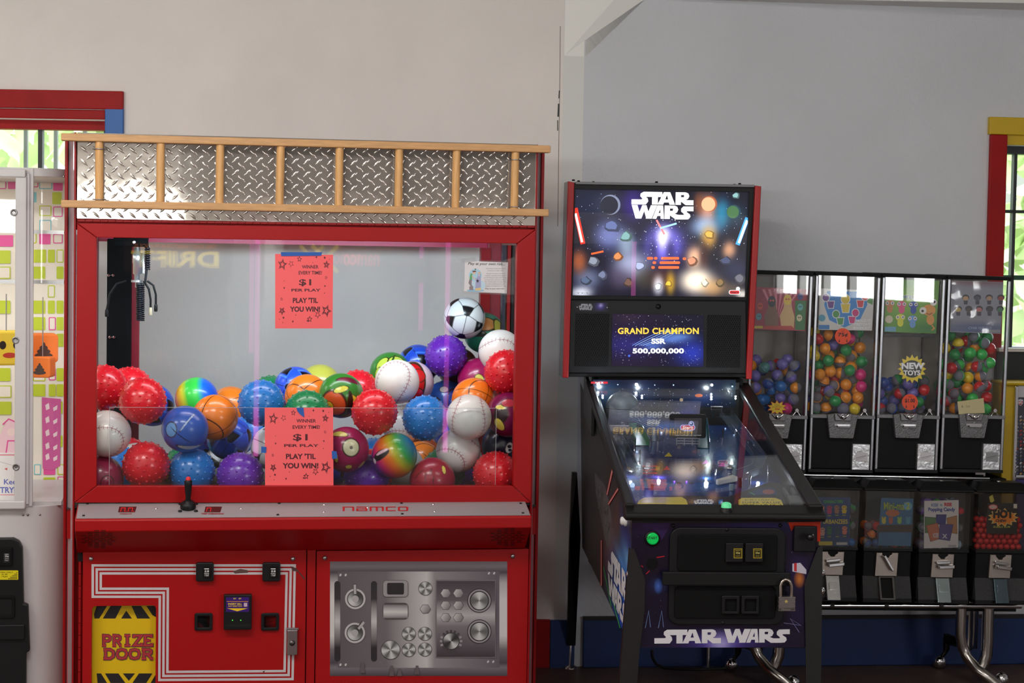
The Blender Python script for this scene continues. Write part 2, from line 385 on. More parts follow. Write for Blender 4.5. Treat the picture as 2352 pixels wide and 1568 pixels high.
for k, (x0, x1) in enumerate(WINX):
    w = MB().box(x0, x1, -4.84, -4.72, WINZ[0]-.03, WINZ[0]+.02).box(x0, x1, -4.84, -4.72, WINZ[1]-.02, WINZ[1]+.03).build('window_%d' % (k+3), M_POST); structure(w)
    n = 4
    for i in range(n+1): MB().box(x0+(x1-x0)*i/n-.03, x0+(x1-x0)*i/n+.03, -4.83, -4.74, WINZ[0], WINZ[1]).build('mullion', M_POST, w)
# header beam, haunch and jamb where the right bay steps back
zh = WR.px(2000, 12).z
A = WL.px(1296, 128); Bd = WL.px(1410, 0)-A; Bp = A + Bd*((zh-A.z)/Bd.z)
A2 = WR.px(1345, 130); B2 = A2 + (WR.px(1480, 0)-A2)*((zh-A2.z)/(WR.px(1480, 0)-A2).z)
fa, fb, fc = WL.w(A), WL.w(Bp), WL.w((A.x, 0, zh)); ga, gb, gc = WR.w(A2), WR.w(B2), WR.w((A2.x, 0, zh))
b = MB(); b.add([fa, fb, fc, ga, gb, gc], [(0, 1, 2), (5, 4, 3), (0, 3, 4, 1), (1, 4, 5, 2), (2, 5, 3, 0)])
structure(b.build('trim_2', mat('bright_white_paint', (246, 244, 240), .6, bump=(40, .2))))
b = MB(); xr = 5.4; yb = WR.w((5, 0, 0)).y
b.add([(A.x, 7.045, zh), (xr, 7.045, zh), (xr, yb+.1, zh), (A.x, 7.3, zh), (A.x, 7.045, ZC), (xr, 7.045, ZC), (xr, yb+.1, ZC), (A.x, 7.3, ZC)],
      [(0, 3, 2, 1), (4, 5, 6, 7), (0, 1, 5, 4), (1, 2, 6, 5), (2, 3, 7, 6), (3, 0, 4, 7)])
structure(b.build('trim_3', M_POST))
jf0, jf1 = WL.w((XA, 0, 0)), WL.w((XA, 0, zh)); jb0 = WR.w((WR.px(1334, 700).x, 0, 0)); jb1 = Vector((jb0.x, jb0.y, zh))
b = MB(); b.add([jf0, jb0, Vector((jb0.x, jb0.y+.1, 0)), Vector((XA, 7.2, 0)), jf1, jb1, Vector((jb0.x, jb0.y+.1, zh)), Vector((XA, 7.2, zh))],
      [(0, 1, 5, 4), (1, 2, 6, 5), (2, 3, 7, 6), (3, 0, 4, 7), (4, 5, 6, 7), (3, 2, 1, 0)])
structure(b.build('trim_4', M_POST))
d = Dec(WL, -.0005)   # the open joint between wall and jamb
d.line([(1287, 60), (1286, 180), (1284, 300), (1281, 520)], 1.3, (92, 78, 64)); d.line([(1285, 208), (1284, 226)], 3, (40, 34, 30)); d.line([(1283.5, 238), (1282, 268)], 4, (30, 26, 24)); d.line([(1281, 276), (1281, 300)], 2.4, (70, 56, 44))
c = d.build('joint_crack', PRINT, wall_left)
# blue and red base boards
b = MB(WR); x0 = WR.px(1338, 1470).x; zt = WR.px(2000, 1418).z
b.box(x0, 3.4, -.022, 0, 0, zt); base = structure(b.build('baseboard_right', M_BLUE, bevel=.003))
MB(WR).box(x0, 3.4, -.026, 0, zt, zt+.012).build('base_cap', mat('dark_cap', (40, 36, 36), .7), base)
b = MB(); p, q = WL.w((XA-.012, -.01, 0)), jb0+Vector((-.002, -.014, 0)); n = Vector((q.y-p.y, -(q.x-p.x), 0)).normalized()*.016
b.add([p+n, q+n, q, p]+[v+Vector((0, 0, zt)) for v in (p+n, q+n, q, p)], [(0, 1, 5, 4), (1, 2, 6, 5), (2, 3, 7, 6), (3, 0, 4, 7), (4, 5, 6, 7), (3, 2, 1, 0)])
structure(b.build('baseboard_jamb', M_BLUE))
structure(MB(WL).box(-5.6, XA-.014, -.022, 0, 0, zt).build('baseboard_left', M_REDP))
# left window
hx1, hz1 = wl_hole[1], wl_hole[3]
w1 = structure(MB(WL).box(wl_hole[0], hx1+.001, .05, .12, hz1-.035, hz1+.004).build('window_1', M_REDP))
def casing(fr, w, px, m, d0=-.022, d1=.001): return MB(fr).pbox(*px, d0, d1).build('casing', m, w, .003)
b = MB(WL); a = WL.rect(0, 208, 285, 250); b.box(-3.5, a[1], -.022, 0, a[2], a[3]); b.build('casing', M_REDP, w1, .003)
b = MB(WL); a = WL.rect(0, 251, 243, 273, .0); b.box(-3.4, a[1], -.008, .1, a[2], a[3]); b.build('stop_bead', M_REDP, w1, .004)
b = MB(WL); a = WL.rect(243, 249, 285, 400); b.box(a[0], a[1], -.02, 0, 1.70, a[3]); b.build('casing', M_BLUE2, w1, .003)
MB(WL).quad((wl_hole[0], .09, wl_hole[2]), (hx1, .09, wl_hole[2]), (hx1, .09, hz1), (wl_hole[0], .09, hz1)).build('pane', GLASS, w1)
bm, gm = mat('window_bar', (40, 42, 46), .5), mat('grille_bar', (120, 126, 128), .6)
MB(WL).pbox(87, 280, 97, 480, .07, .1).build('sash_bar', bm, w1)
b = MB(WL); a = WL.rect(0, 276, 243, 284, .07); b.box(-3.4, a[1], .07, .1, a[2], a[3]); b.build('sash_bar', bm, w1)
MB(WL).pbox(238, 276, 243, 480, .07, .1).build('sash_bar', bm, w1)
for x in (58, 127, 194): MB(WL).pbox(x-4, 288, x+4, 490, .4, .42).build('grille_bar', gm, w1)
# right window
w2 = structure(MB(WR).box(wr_hole[0], wr_hole[1], .05, .12, wr_hole[3]-.03, wr_hole[3]+.004).build('window_2', bm))
b = MB(WR); a = WR.rect(2268, 270, 2352, 310); b.box(a[0], wr_hole[1]+.1, -.026, 0, a[2], a[3]); b.build('casing', M_YEL, w2, .003)
b = MB(WR); a = WR.rect(2267, 310, 2305, 640); b.box(a[0], a[1], -.024, 0, WR.px(2290, 830).z, a[3]); b.build('casing', M_REDP, w2, .003)
b = MB(WR); a = WR.rect(2306, 309, 2352, 333); b.box(a[0], wr_hole[1], -.006, .05, a[2], a[3]); b.build('stop_bead', M_YEL, w2, .003)
h0 = wr_hole
MB(WR).quad((h0[0], .1, h0[2]), (h0[1], .1, h0[2]), (h0[1], .1, h0[3]), (h0[0], .1, h0[3])).build('pane', GLASS, w2)
MB(WR).pbox(2324, 334, 2331, 800, .06, .09).build('sash_bar', bm, w2)
for y0, y1, m in ((482, 489, bm), (632, 643, mat('green_bar', (20, 74, 54), .5))):
    b = MB(WR); a = WR.rect(2306, y0, 2352, y1, .06); b.box(h0[0], h0[1], .06, .1, a[2], a[3]); b.build('sash_bar', m, w2)
b = MB(WR); b.box(h0[0]-.02, h0[1]+.02, -.05, .06, h0[2]-.015, h0[2]); b.build('sill', M_POST, w2, .003)
b = MB(WR); b.box(h0[0]-.02, h0[1]+.02, -.03, 0, h0[2]-.17, h0[2]-.016); b.build('apron_board', mat('dark_green_paint', (14, 26, 22), .5), w2, .003)

# ---------------------------------------------------------------- outside
structure(MB().box(-40, 40, 8.4, 60, -.6, -.3).build('ground', mat('lawn', (120, 150, 70), .9, var=(.6, .3))))
M_LEAF = mat('leaves', (214, 226, 180), .7, var=(3, .25)); M_BARK = mat('bark', (96, 82, 66), .9)
def tree(x, y, h, r, label, seed):
    rng = random.Random(seed); t = thing('tree', label, 'tree', frame((x, y, -.3), 0), 'trees outside the windows')
    f = frame((x, y, -.3), 0)
    MB(f).tube([(0, 0, 0), (.1, 0, h*.35), (0, .1, h*.7)], [.2, .15, .06], 8).build('trunk', M_BARK, t)
    b = MB(f)
    for k in range(1500):
        u = Vector((rng.gauss(0, 1), rng.gauss(0, 1), rng.gauss(0, 1))).normalized()*r*rng.random()**.4
        c = Vector((0, 0, h*.62)) + Vector((u.x, u.y, u.z*1.1)); s = rng.uniform(.12, .26)
        a = Vector((rng.gauss(0, 1), rng.gauss(0, 1), rng.gauss(0, 1))).normalized(); e = a.orthogonal().normalized()
        b.quad(c-a*s, c-e*s*.5, c+a*s, c+e*s*.5)
    b.build('foliage', M_LEAF, t, kind='stuff')
tree(-3.4, 16, 6, 2.4, 'leafy green tree outside the left window, near its right edge', 1)
tree(-8.9, 18, 6.5, 2.6, 'leafy green tree outside the left window, farther left', 2)
tree(4.9, 15.5, 4.6, 1.9, 'leafy green tree behind the top of the right window', 3)
hs = frame((7.6, 24, -.3), 0)
hb = thing('building', 'pale building across the lawn seen low in the right window', 'building', hs)
MB(hs).box(-4, 6, 0, 3, 0, 2.5).build('wall', mat('pale_siding', (226, 224, 212), .8), hb)
MB(hs).prism([(-4.3, 2.5), (6.3, 2.5), (5.6, 3.5), (-3.6, 3.5)], -.3, 3.3).build('roof', mat('roof_grey', (150, 148, 146), .8), hb)
for x in (-2.6, -.2, 2.2): MB(hs).box(x, x+1.2, -.03, .02, .9, 1.9).build('window', mat('window_teal', (120, 176, 180), .2), hb)

# ---------------------------------------------------------------- row of arcade cabinets behind the photographer (they face the wall in view; lettered ones show as reflections, plain ones are added to block window light)
def arcade(x, body, mq, label, words, y=-2.0, w=.86):
    f = frame((x, y, 0), PI)   # front faces +y
    t = thing('arcade_cabinet', label, 'arcade game', f)
    prof = [(0, 0), (0, .75), (.16, .82), (.34, 1.31), (.12, 1.38), (.1, 1.70), (.8, 1.70), (.8, 0)]   # depth, height
    for sx in (-w/2, w/2-.03):
        g = Fr(f.M @ Matrix.Translation((sx, 0, 0)) @ Matrix.Rotation(PI/2, 4, 'Z'))
        MB(g).prism(prof, -.03, 0).build('side_panel', body, t)
    b = MB(f)
    for (d0, z0), (d1, z1) in zip(prof[:-1], prof[1:]):
        b.add([(-w/2+.03, d0+.01, z0), (w/2-.03, d0+.01, z0), (w/2-.03, d1+.01, z1), (-w/2+.03, d1+.01, z1)], [(0, 1, 2, 3)])
    b.build('body', BLKC, t)
    m = MB(f).box(-w/2+.04, w/2-.04, .07, .11, 1.41, 1.67).build('marquee', BLK, t)
    dd = Dec(f, .069, True); dd.rect(-w/2+.06, 1.43, w/2-.06, 1.65, mq[0])
    for (s, x0, z0, x1, z1, c) in words: dd.text(s, x0, z0-.14, x1, z1-.14, c, .03)
    if mq[1]: 
        dd.line([(.02, 1.44), (.22, 1.64)], .03, (255, 220, 60)); dd.line([(.02, 1.64), (.22, 1.44)], .03, (255, 220, 60))
    dd.build('marquee_print', mat_mq, m)
    s = Dec(Fr(f.M @ Matrix.Translation((0, .15, .86)) @ Matrix.Rotation(-.4, 4, 'X')), .0, True); s.rect(-w/2+.1, .05, w/2-.1, .42, (30, 34, 52)); s.build('screen', SCREEN, t)
mat_mq = printed('marquee_lit', .3, 5.0)
arcade(.12, BLKM, ((48, 30, 22), 0), 'black driving game cabinet with a dark lit marquee behind the photographer', [('THE FAST AND THE FURIOUS', -.3, 1.74, .3, 1.77, (220, 120, 40)), ('DRIFT', -.32, 1.6, .32, 1.72, (255, 222, 40))])
arcade(1.35, mat('maroon_cabinet', (60, 16, 24), .4), ((40, 20, 24), 1), 'maroon game cabinet with a crossed yellow mark on its marquee behind the photographer', [('namco', -.3, 1.63, -.02, 1.72, (240, 90, 100))])
arcade(-.745, mat('navy_blocker', (22, 26, 60), .4), ((30, 40, 70), 0), 'added navy light-blocking cabinet just left of the driving game behind the photographer', [])  # this and the plain cabinets below are added to block low window light
arcade(-1.62, mat('green_blocker', (18, 52, 44), .4), ((40, 60, 40), 0), 'added dark green light-blocking cabinet between the navy and the grey ones behind the photographer', [])
arcade(-2.5, mat('grey_blocker', (60, 60, 64), .4), ((50, 50, 56), 0), 'added grey light-blocking cabinet left of the dark green one behind the photographer', [])
arcade(-3.38, mat('brown_blocker', (60, 44, 32), .4), ((60, 50, 40), 0), 'added brown light-blocking cabinet at the left end of the row behind the photographer', [])
arcade(2.3, mat('plum_blocker', (50, 22, 56), .4), ((50, 30, 60), 0), 'added plum light-blocking cabinet at the right end of the row behind the photographer', [])
NEON = mat('pink_neon', (255, 110, 215), .3, emit=5)
for x, lab in ((.69, 'pink vertical light tube beside the driving game behind the photographer'), (2.14, 'pink vertical light tube at the right end of the games behind the photographer')):
    f = frame((x, -1.9, 0), 0); t = thing('light_tube', lab, 'light', f, 'pink light tubes')
    MB(f).lathe([(.08, 0), (.08, .02), (.03, .03), (.03, .09)], (0, 0, 0), 'z', 16).lathe([(.03, 1.72), (.03, 1.78)], (0, 0, 0), 'z', 16).build('base', BLK, t); MB(f).tube([(0, 0, .09), (0, 0, 1.72)], .019, 12).build('tube', NEON, t)
# ---------------------------------------------------------------- crane machine
CF = frame(Vector((*atY(705, 1150, 5.7).xy, 0)), .166)
crane = thing('crane_machine', 'big red crane game cabinet full of balls, with a diamond plate header', 'arcade game', CF)
HW, DEP, ZTOP = .712, .90, CF.px(700, 318).z
R = CF.rect
zl = CF.px(700, 1152).z     # door frame bottom / ledge top
# lower carcass, top box, posts
b = MB(CF); b.box(-.735, .735, .05, DEP, 0, .70); b.box(-.735, .735, .03, DEP, .70, .79); b.build('lower_cabinet', RED, crane)
b = MB(CF); b.box(-.712, .712, .015, DEP, 1.705, ZTOP-.012); b.build('top_box', mat('dark_red', (110, 16, 22), .45), crane)
for sx in (-1, 1):
    xo, xi = sx*.748, sx*.716
    b = MB(CF); b.box(min(xi, xi-sx*.006), max(xi, xi-sx*.006), -.006, .012, .02, ZTOP); b.build('edge_trim', REDT, crane, .002)
    b = MB(CF); b.box(min(xo, xo-sx*.010), max(xo, xo-sx*.010), .05, .075, .02, ZTOP); b.build('edge_trim', REDT, crane, .003)
    b = MB(CF); b.quad((sx*.7165, .012, .02), (sx*.738, .062, .02), (sx*.738, .062, ZTOP), (sx*.7165, .012, ZTOP)) if sx > 0 else b.quad((sx*.738, .062, .02), (sx*.7165, .012, .02), (sx*.7165, .012, ZTOP), (sx*.738, .062, ZTOP))
    b.build('corner_strip', MIRROR, crane)
    g = MB(CF); x = sx*.742; g.quad((x, .08, .79), (x, DEP-.04, .79), (x, DEP-.04, 1.64), (x, .08, 1.64)); g.build('side_glass', GLASS, crane)
    b = MB(CF); b.box(min(x, x-sx*.05), max(x, x-sx*.05), DEP-.05, DEP, .79, ZTOP); b.build('corner_post', mat('rear_post_red', (142, 20, 40), .4), crane, .003)
MB(CF).box(-.712, .712, .021, .04, 1.652, 1.715).build('header_panel', RED, crane)
# rear frame with the open back glazed
b = MB(CF); zb = CF.px(700, 562, .85).z
b.box(-.70, .70, .86, DEP, zb, 1.66); b.build('rear_rail', mat('rear_rail_tubelit', (190, 40, 84), .4), crane)  # red rail; the glow of the tube on it is put into the pink
g = MB(CF); g.quad((-.7, .88, .79), (.7, .88, .79), (.7, .88, zb), (-.7, .88, zb)); g.build('rear_glass', GLASS, crane)
b = MB(CF); a = R(302, 560, 320, 840, .84); b.box(a[0], a[1], .84, .88, .8, zb); b.build('rear_post', mat('rear_post_red2', (150, 20, 44), .4), crane, .002)
a = R(246, 560, 301, 840, .82); b = MB(CF); b.box(a[0], a[1], .80, .86, .8, 1.63); mast = b.build('mast', mat('mast_black', (5, 6, 9), .7, spec=.15), crane, .003)
for (x, y) in ((246, 632), (256, 632), (249, 774), (258, 774)): p = CF.px(x+4, y, .8); MB(CF).lathe([(.006, 0), (.006, .006), (.003, .008)], (p.x, .8, p.z), '-y', 10).build('bolt', CHROME, mast)
for x0, x1, m in ((1127, 1150, REDT), (1154, 1161, mat('rail_blue', (30, 34, 50), .4)), (1165, 1172, REDT), (1175, 1184, BLK)):
    a = R(x0, 560, x1, 800, .6); b = MB(CF); b.box(a[0], a[1], .60, .64, .8, 1.63) if x0 > 1150 else b.box(a[0], a[1], .84, .88, .8, zb); b.build('inner_post', m, crane)
# interior floor and lamp
MB(CF).box(-.735, .735, .03, DEP-.02, .785, .7945).build('prize_floor', mat('prize_floor', (52, 40, 40), .8), crane)
lamp_z = 1.70
lt = MB(CF); lt.tube([(-.55, .12, lamp_z-.02), (.55, .12, lamp_z-.02)], .013, 12); lt.build('lamp_tube', mat('tube_glow', (255, 236, 244), .3, emit=3), crane)
l = bpy.data.lights.new('crane_lamp', 'AREA'); l.shape = 'RECTANGLE'; l.size = 1.1; l.size_y = .05; l.energy = 5; l.color = (.6, .86, 1); l.spread = 2.3
lo = bpy.data.objects.new('crane_lamp', l); COL.objects.link(lo); lo.parent = crane; lo.location = (0, .13, lamp_z-.04); lo.rotation_euler = (1.05, 0, 0)
l2 = bpy.data.lights.new('crane_front_lamp', 'AREA'); l2.shape = 'RECTANGLE'; l2.size = 1.1; l2.size_y = .05; l2.energy = 3.4; l2.color = (1, .92, .97)
lo = bpy.data.objects.new('crane_front_lamp', l2); COL.objects.link(lo); lo.parent = crane; lo.location = (0, .09, 1.69); lo.rotation_euler = (.25, 0, 0)
# door frame: four mitred rails, glass, inner acrylic guard
O = [(178, 513), (1229, 527), (1218, 1153), (172, 1153)]; I = [(222, 545), (1187, 559), (1177.5, 1115), (222, 1115)]
for k in range(4):
    q = [O[k], O[(k+1) % 4], I[(k+1) % 4], I[k]]
    P = [CF.px(*p) for p in q]; c = sum(P, Vector())/4
    P = [(p.x, p.z) for p in P]
    # keep a hairline open at the mitres
    t = Vector(P[1])-Vector(P[0]); t.normalize(); e = .0007
    P = [tuple(Vector(P[0])+t*e), tuple(Vector(P[1])-t*e), tuple(Vector(P[2])-t*e), tuple(Vector(P[3])+t*e)]
    MB(CF).prism(P, -.012, .02).build('door_rail', RED, crane, .0018)
b = MB(CF); q = [CF.px(*p, .012) for p in I]; b.add([(p.x*1.01, .012, p.z) for p in q], [(0, 3, 2, 1)]); b.build('front_glass', GLASSF, crane)
b = MB(CF); q = [CF.px(*p, .03) for p in ((252, 934), (1140, 938), (1138, 1118), (252, 1118))]
b.prism([(p.x, p.z) for p in q], .026, .030); b.build('guard_panel', ACRY, crane); gp_ = bpy.context.scene.objects['guard_panel']
b = MB(CF); b.box(q[0].x, q[1].x, .0255, .0305, (q[0].z+q[1].z)/2-.0005, (q[0].z+q[1].z)/2+.0007); b.box(q[0].x-.0006, q[0].x+.0006, .0255, .0305, .85, q[0].z); b.box(q[1].x-.0006, q[1].x+.0006, .0255, .0305, .85, q[1].z); b.build('polished_edge', mat('acrylic_edge', (206, 208, 212), .2, alpha=.45), gp_)
b = MB(CF); n = 60   # piano hinge
for k in range(n):
    x0, x1 = 179+(1228-179)*k/n, 179+(1228-179)*(k+.94)/n; y = 507+14*(k+.5)/n
    p, q = CF.px(x0, y), CF.px(x1, y); b.tube([(p.x, -.006, p.z), (q.x, -.006, q.z)], .0045, 8)
b.build('hinge', mat('hinge_red', (140, 12, 18), .6), crane)
# diamond plate header
PL = mat('diamond_plate', (186, 177, 170), .07, .6)
t = PL.node_tree; N = t.nodes.new; n1 = N('ShaderNodeTexNoise'); n1.inputs['Scale'].default_value = 9; tcx = N('ShaderNodeTexCoord'); bp = N('ShaderNodeBump'); bp.inputs['Strength'].default_value = .06; bp.inputs['Distance'].default_value = .012
t.links.new(tcx.outputs['Object'], n1.inputs['Vector']); t.links.new(n1.outputs['Fac'], bp.inputs['Height']); t.links.new(bp.outputs['Normal'], t.nodes['Principled BSDF'].inputs['Normal'])
q = [CF.px(178, 322), CF.px(1231, 346), CF.px(1229, 519), CF.px(178, 503)]
xl, xr_, z0, z1 = q[0].x, q[1].x, (q[2].z+q[3].z)/2, ZTOP
plate = MB(CF).box(xl, xr_, .0, .014, z0, z1).build('header_plate', PL, crane)
b = MB(CF); pu, pv = .0365, .0395
rows = int((z1-z0)/(pv/2)); cols = int((xr_-xl)/pu)
for j in range(rows):
    for i in range(cols):
        cx = xl+pu*(i+.55+(0.5 if j % 2 else 0)); cz = z0+pv/2*(j+.6)
        if cx > xr_-.014 or cz > z1-.012: continue
        a = .75 if j % 2 else -.75
        ca, sa = math.cos(a), math.sin(a); L_, w_ = .0165, .0042
        pts = [(-L_, 0, 0), (-L_*.35, -w_, 0), (L_*.35, -w_, 0), (L_, 0, 0), (L_*.35, w_, 0), (-L_*.35, w_, 0), (-L_*.45, 0, .0022), (L_*.45, 0, .0022)]
        vs = [(cx+x*ca-z*sa, -h, cz+x*sa+z*ca) for x, z, h in pts]
        b.add(vs, [(0, 1, 6), (1, 2, 7, 6), (2, 3, 7), (3, 4, 7), (4, 5, 6, 7), (5, 0, 6)], 0, True)
b.build('tread_pattern', PL, plate, kind='stuff')
# ledge: stainless control panel, red nose, sloping speaker panel
ZF = CF.px(700, 1188, -.11).z; zf2 = CF.px(700, 1216, -.112).z; zbk = CF.px(700, 1264, .0).z
def cross(pts, x0, x1, m, name, par=crane, bev=0):
    g = Fr(CF.M @ Matrix.Translation((0, 0, 0)) @ Matrix.Rotation(PI/2, 4, 'Z'))   # local x = depth, local y = -x of machine
    return MB(g).prism(pts, -x1, -x0).build(name, m, par, bev)
xa, xb = CF.px(172, 1188, -.11).x, CF.px(1221, 1184, -.11).x
ledge = cross([(.01, zl-.002), (-.108, ZF), (-.112, ZF-.006), (-.112, zf2), (0, zbk), (.01, zbk)], xa, xb, RED, 'control_ledge', bev=.003)
ts = math.atan2(zl-ZF, .11)
KP = Fr(CF.M @ Matrix.Translation((0, -.11, ZF+.0015)) @ Matrix.Rotation(-(PI/2-ts), 4, 'X'))    # plane of the sloping steel panel: x along, z up the slope
cp = MB(KP).box(xa+.004, xb-.004, 0, .002, .003, .113).build('control_panel', mat('satin_steel', (170, 166, 168), .55, .55, bump=(90, .05)), crane)
d = Dec(KP, -.0004)
for x0, x1 in ((271, 314), (469, 510)): d.poly([(x0+3, 1163), (x1, 1163), (x1-4, 1176), (x0, 1176)], (74, 6, 8))
for k in range(2): # seven-segment zeros
    x = 277+k*17; d.line([(x, 1174.5), (x+2, 1166), (x+11, 1166), (x+9, 1174.5)], 1.2, (255, 40, 40)); d.ell(x+13, 1174, .8, .8, (255, 40, 40), 8)
d.line([(474, 1174.5), (476, 1166), (485, 1166), (483, 1174.5)], 1.2, (255, 40, 40))
d.text('CREDITS', 275, 1178, 303, 1181, (150, 20, 24), .02, .3); d.text('TIME REMAINING', 462, 1177.5, 515, 1181, (150, 20, 24), .02, .3)
# rounded maker lettering on the panel
c_ = (184, 26, 32); MY0, MY1 = 1163, 1173
def mk(*strokes):
    for (a0, b0, a1, b1) in strokes: d.poly([(787+a0, MY0+b0*10), (787+a1, MY0+b0*10), (787+a1, MY0+b1*10), (787+a0, MY0+b1*10)], c_, False)
V, T_ = 4.6, .17
mk((0, 0, V, 1), (V, 0, 24, T_), (22, .05, 22+V, 1))
mk((31, 0, 54, T_), (52, .05, 52+V, 1), (31, .42, 52, .42+T_), (31, 1-T_, 52, 1), (31, .42, 31+V, 1))
mk((62, 0, 62+V, 1), (66, 0, 92, T_), (76, 0, 76+V, 1), (90, .05, 90+V, 1))
mk((99, .06, 99+V, .94), (102, 0, 122, T_), (102, 1-T_, 122, 1))
mk((127, .06, 127+V, .94), (130, 0, 148, T_), (130, 1-T_, 148, 1), (146, .06, 146+V, .94))
d.k += 1
d.build('panel_print', PRINT, cp)
for x, y, bl in ((201, 1157, 1), (192, 1184, 1), (641, 1156, 1), (638, 1182, 1), (744, 1159, 0), (744, 1176, 0), (922, 1155.5, 1), (924, 1180, 1), (995, 1158, 0), (998, 1174.5, 0), (1196, 1156, 1), (1201, 1178, 1), (844, 1166, 0), (359, 1168, 0), (553, 1168, 0)):
    p = KP.px(x, y); MB(KP).lathe([(.0045, 0), (.004, .002), (.0015, .003)], (p.x, 0, p.z), '-y', 10).build('panel_screw', BLK if bl else CHROME, cp)
p = KP.px(432, 1166); b = MB(KP)
b.lathe([(.024, 0), (.024, .012), (.02, .018), (.012, .022), (.009, .026), (.009, .030)], (p.x, 0, p.z), '-y', 20)
for sx in (-1, 1):
    for sz in (-1, 1): b.lathe([(.006, 0), (.006, .003), (.003, .004)], (p.x+sx*.024, 0, p.z+sz*.026), '-y', 10)
b.build('joystick_boot', BLK, crane)
bw = KP.w((p.x, -.026, p.z)); bl = CF.I @ bw
b = MB(CF); h = CF.px(431, 1100, bl.y).z - bl.z
b.lathe([(.007, 0), (.008, h*.15), (.010, h*.4), (.0115, h*.75), (.0125, h*.9), (.010, h*.95)], tuple(bl), 'z', 18); stick = b.build('joystick', BLK, crane)
MB(CF).lathe([(.008, 0), (.008, .006), (.006, .010), (.001, .012)], (bl.x, bl.y, bl.z+h*.94), 'z', 14).build('fire_button', mat('red_button', (214, 40, 44), .3), stick)
# speaker slots in the sloping face
sl = math.atan2(.112, zf2-zbk)
SPK = Fr(CF.M @ Matrix.Translation((0, 0, zbk)) @ Matrix.Rotation(sl, 4, 'X'))
for cx, cy in ((226, 1238), (1166, 1233)):
    d = Dec(SPK, -.0004)
    for j in range(-5, 6):
        n = 5 if abs(j) < 3 else (4 if abs(j) < 4 else (3 if abs(j) < 5 else 2)); y = cy+j*4
        for i in range(n):
            x = cx+(i-(n-1)/2)*15+(4 if j % 2 else -4); d.line([(x-5.5, y), (x+5.5, y)], 1.5, (44, 6, 8))
    d.build('speaker_grille', PRINT, ledge)
# lower doors
zt0 = CF.px(450, 1266).z
ld = MB(CF); P = [CF.px(x, y) for x, y in ((207, 1267), (704, 1265))]; PR = [CF.px(x, y) for x, y in ((727, 1265), (1213, 1263))]
hx = [CF.px(211, 1450).x, CF.px(358, 1450).x]; hz = CF.px(285, 1390).z; xL0, xL1 = CF.px(190, 1400).x, CF.px(702, 1400).x
fo = rrect(xL0, .06, xL1, P[0].z, .004, 6); fi = rrect(hx[0], .15, hx[1], hz, .012, 6)
ld.ring(fo, fi, -.006, .018); door = ld.build('left_door', RED, crane, .0015)
xR0, xR1 = CF.px(726, 1400).x, CF.px(1212, 1400).x
rd = MB(CF).box(xR0, xR1, -.004, .018, .06, PR[0].z).build('right_door', RED, crane, .0015)
MB(CF).box(xL1+.003, xR0-.003, 0, .018, .06, P[0].z).build('centre_stile', RED, crane, .001)
b = MB(CF); zz = P[0].z-.03
while zz > .1: b.tube([(xL0-.009, -.002, zz), (xL0-.009, -.002, zz-.036)], .0045, 8); zz -= .038
b.build('hinge', REDT, crane)
b = MB(CF); a = R(178, 1262, 206, 1272); b.box(a[0], a[1], .005, .02, P[0].z-.03, zt0+.004); b.build('hinge_recess', DARK, crane)
for (x, y), m in (((209, 1283), door), ((673, 1283), door), ((746, 1281), rd), ((1178, 1277), rd)):
    p = CF.px(x, y, -.006); MB(CF).lathe([(.0075, 0), (.0068, .003), (.004, .005), (.001, .006)], (p.x, -.005, p.z), '-y', 14).build('rivet', STEEL, m)
d = Dec(CF, -.0062)   # triple white stripe
outl = [(213, 1297), (677, 1297.5), (672, 1560), (366, 1562), (366, 1371), (213, 1371)]
for k in range(3):
    e = 9.2*k+3
    d.line([(210+e, 1295+e), (680-e, 1295+e), (675-e, 1562-e), (363+e, 1564-e), (364+e, 1373-e), (210+e, 1373-e)], 5.6, (196, 188, 191), True)
d.poly([(534, 1312), (552, 1306), (569, 1309), (570, 1315), (540, 1317)], (92, 66, 62)); d.poly([(667, 1300), (680, 1304), (699, 1326), (700, 1333), (684, 1312), (672, 1311)], (78, 52, 48)); d.poly([(603, 1541), (609, 1540), (606, 1545)], (70, 50, 48))
d.build('stripe_print', PRINT, door)
# prize flap
pz = MB(CF); a = (hx[0]+.004, hx[1]-.0005)
flap = pz.box(hx[0]-.01, hx[1]+.01, .022, .03, .12, hz+.01).build('prize_flap', mat('flap_yellow', (214, 176, 8), .4), door)
d = Dec(CF, .0218); K = (24, 22, 24)
for s in (1,):
    d.poly([(222, 1391), (246, 1391), (228, 1420), (217, 1420), (216, 1410)], K); d.poly([(254, 1391), (280, 1391), (265, 1420), (236, 1420)], K); d.poly([(290, 1402), (303, 1420), (278, 1420)], K); d.poly([(302, 1391), (324, 1391), (345, 1420), (315, 1420)], K); d.poly([(336, 1391), (360, 1391), (360, 1418), (350, 1412)], K)
    d.poly([(222, 1546), (232, 1546), (246, 1568), (224, 1568)], K); d.poly([(241, 1546), (272, 1546), (288, 1568), (254, 1568)], K); d.poly([(282, 1546), (310, 1546), (296, 1563)], K); d.poly([(319, 1546), (350, 1546), (336, 1568), (304, 1568)], K); d.poly([(359, 1546), (360, 1568), (346, 1568)], K)
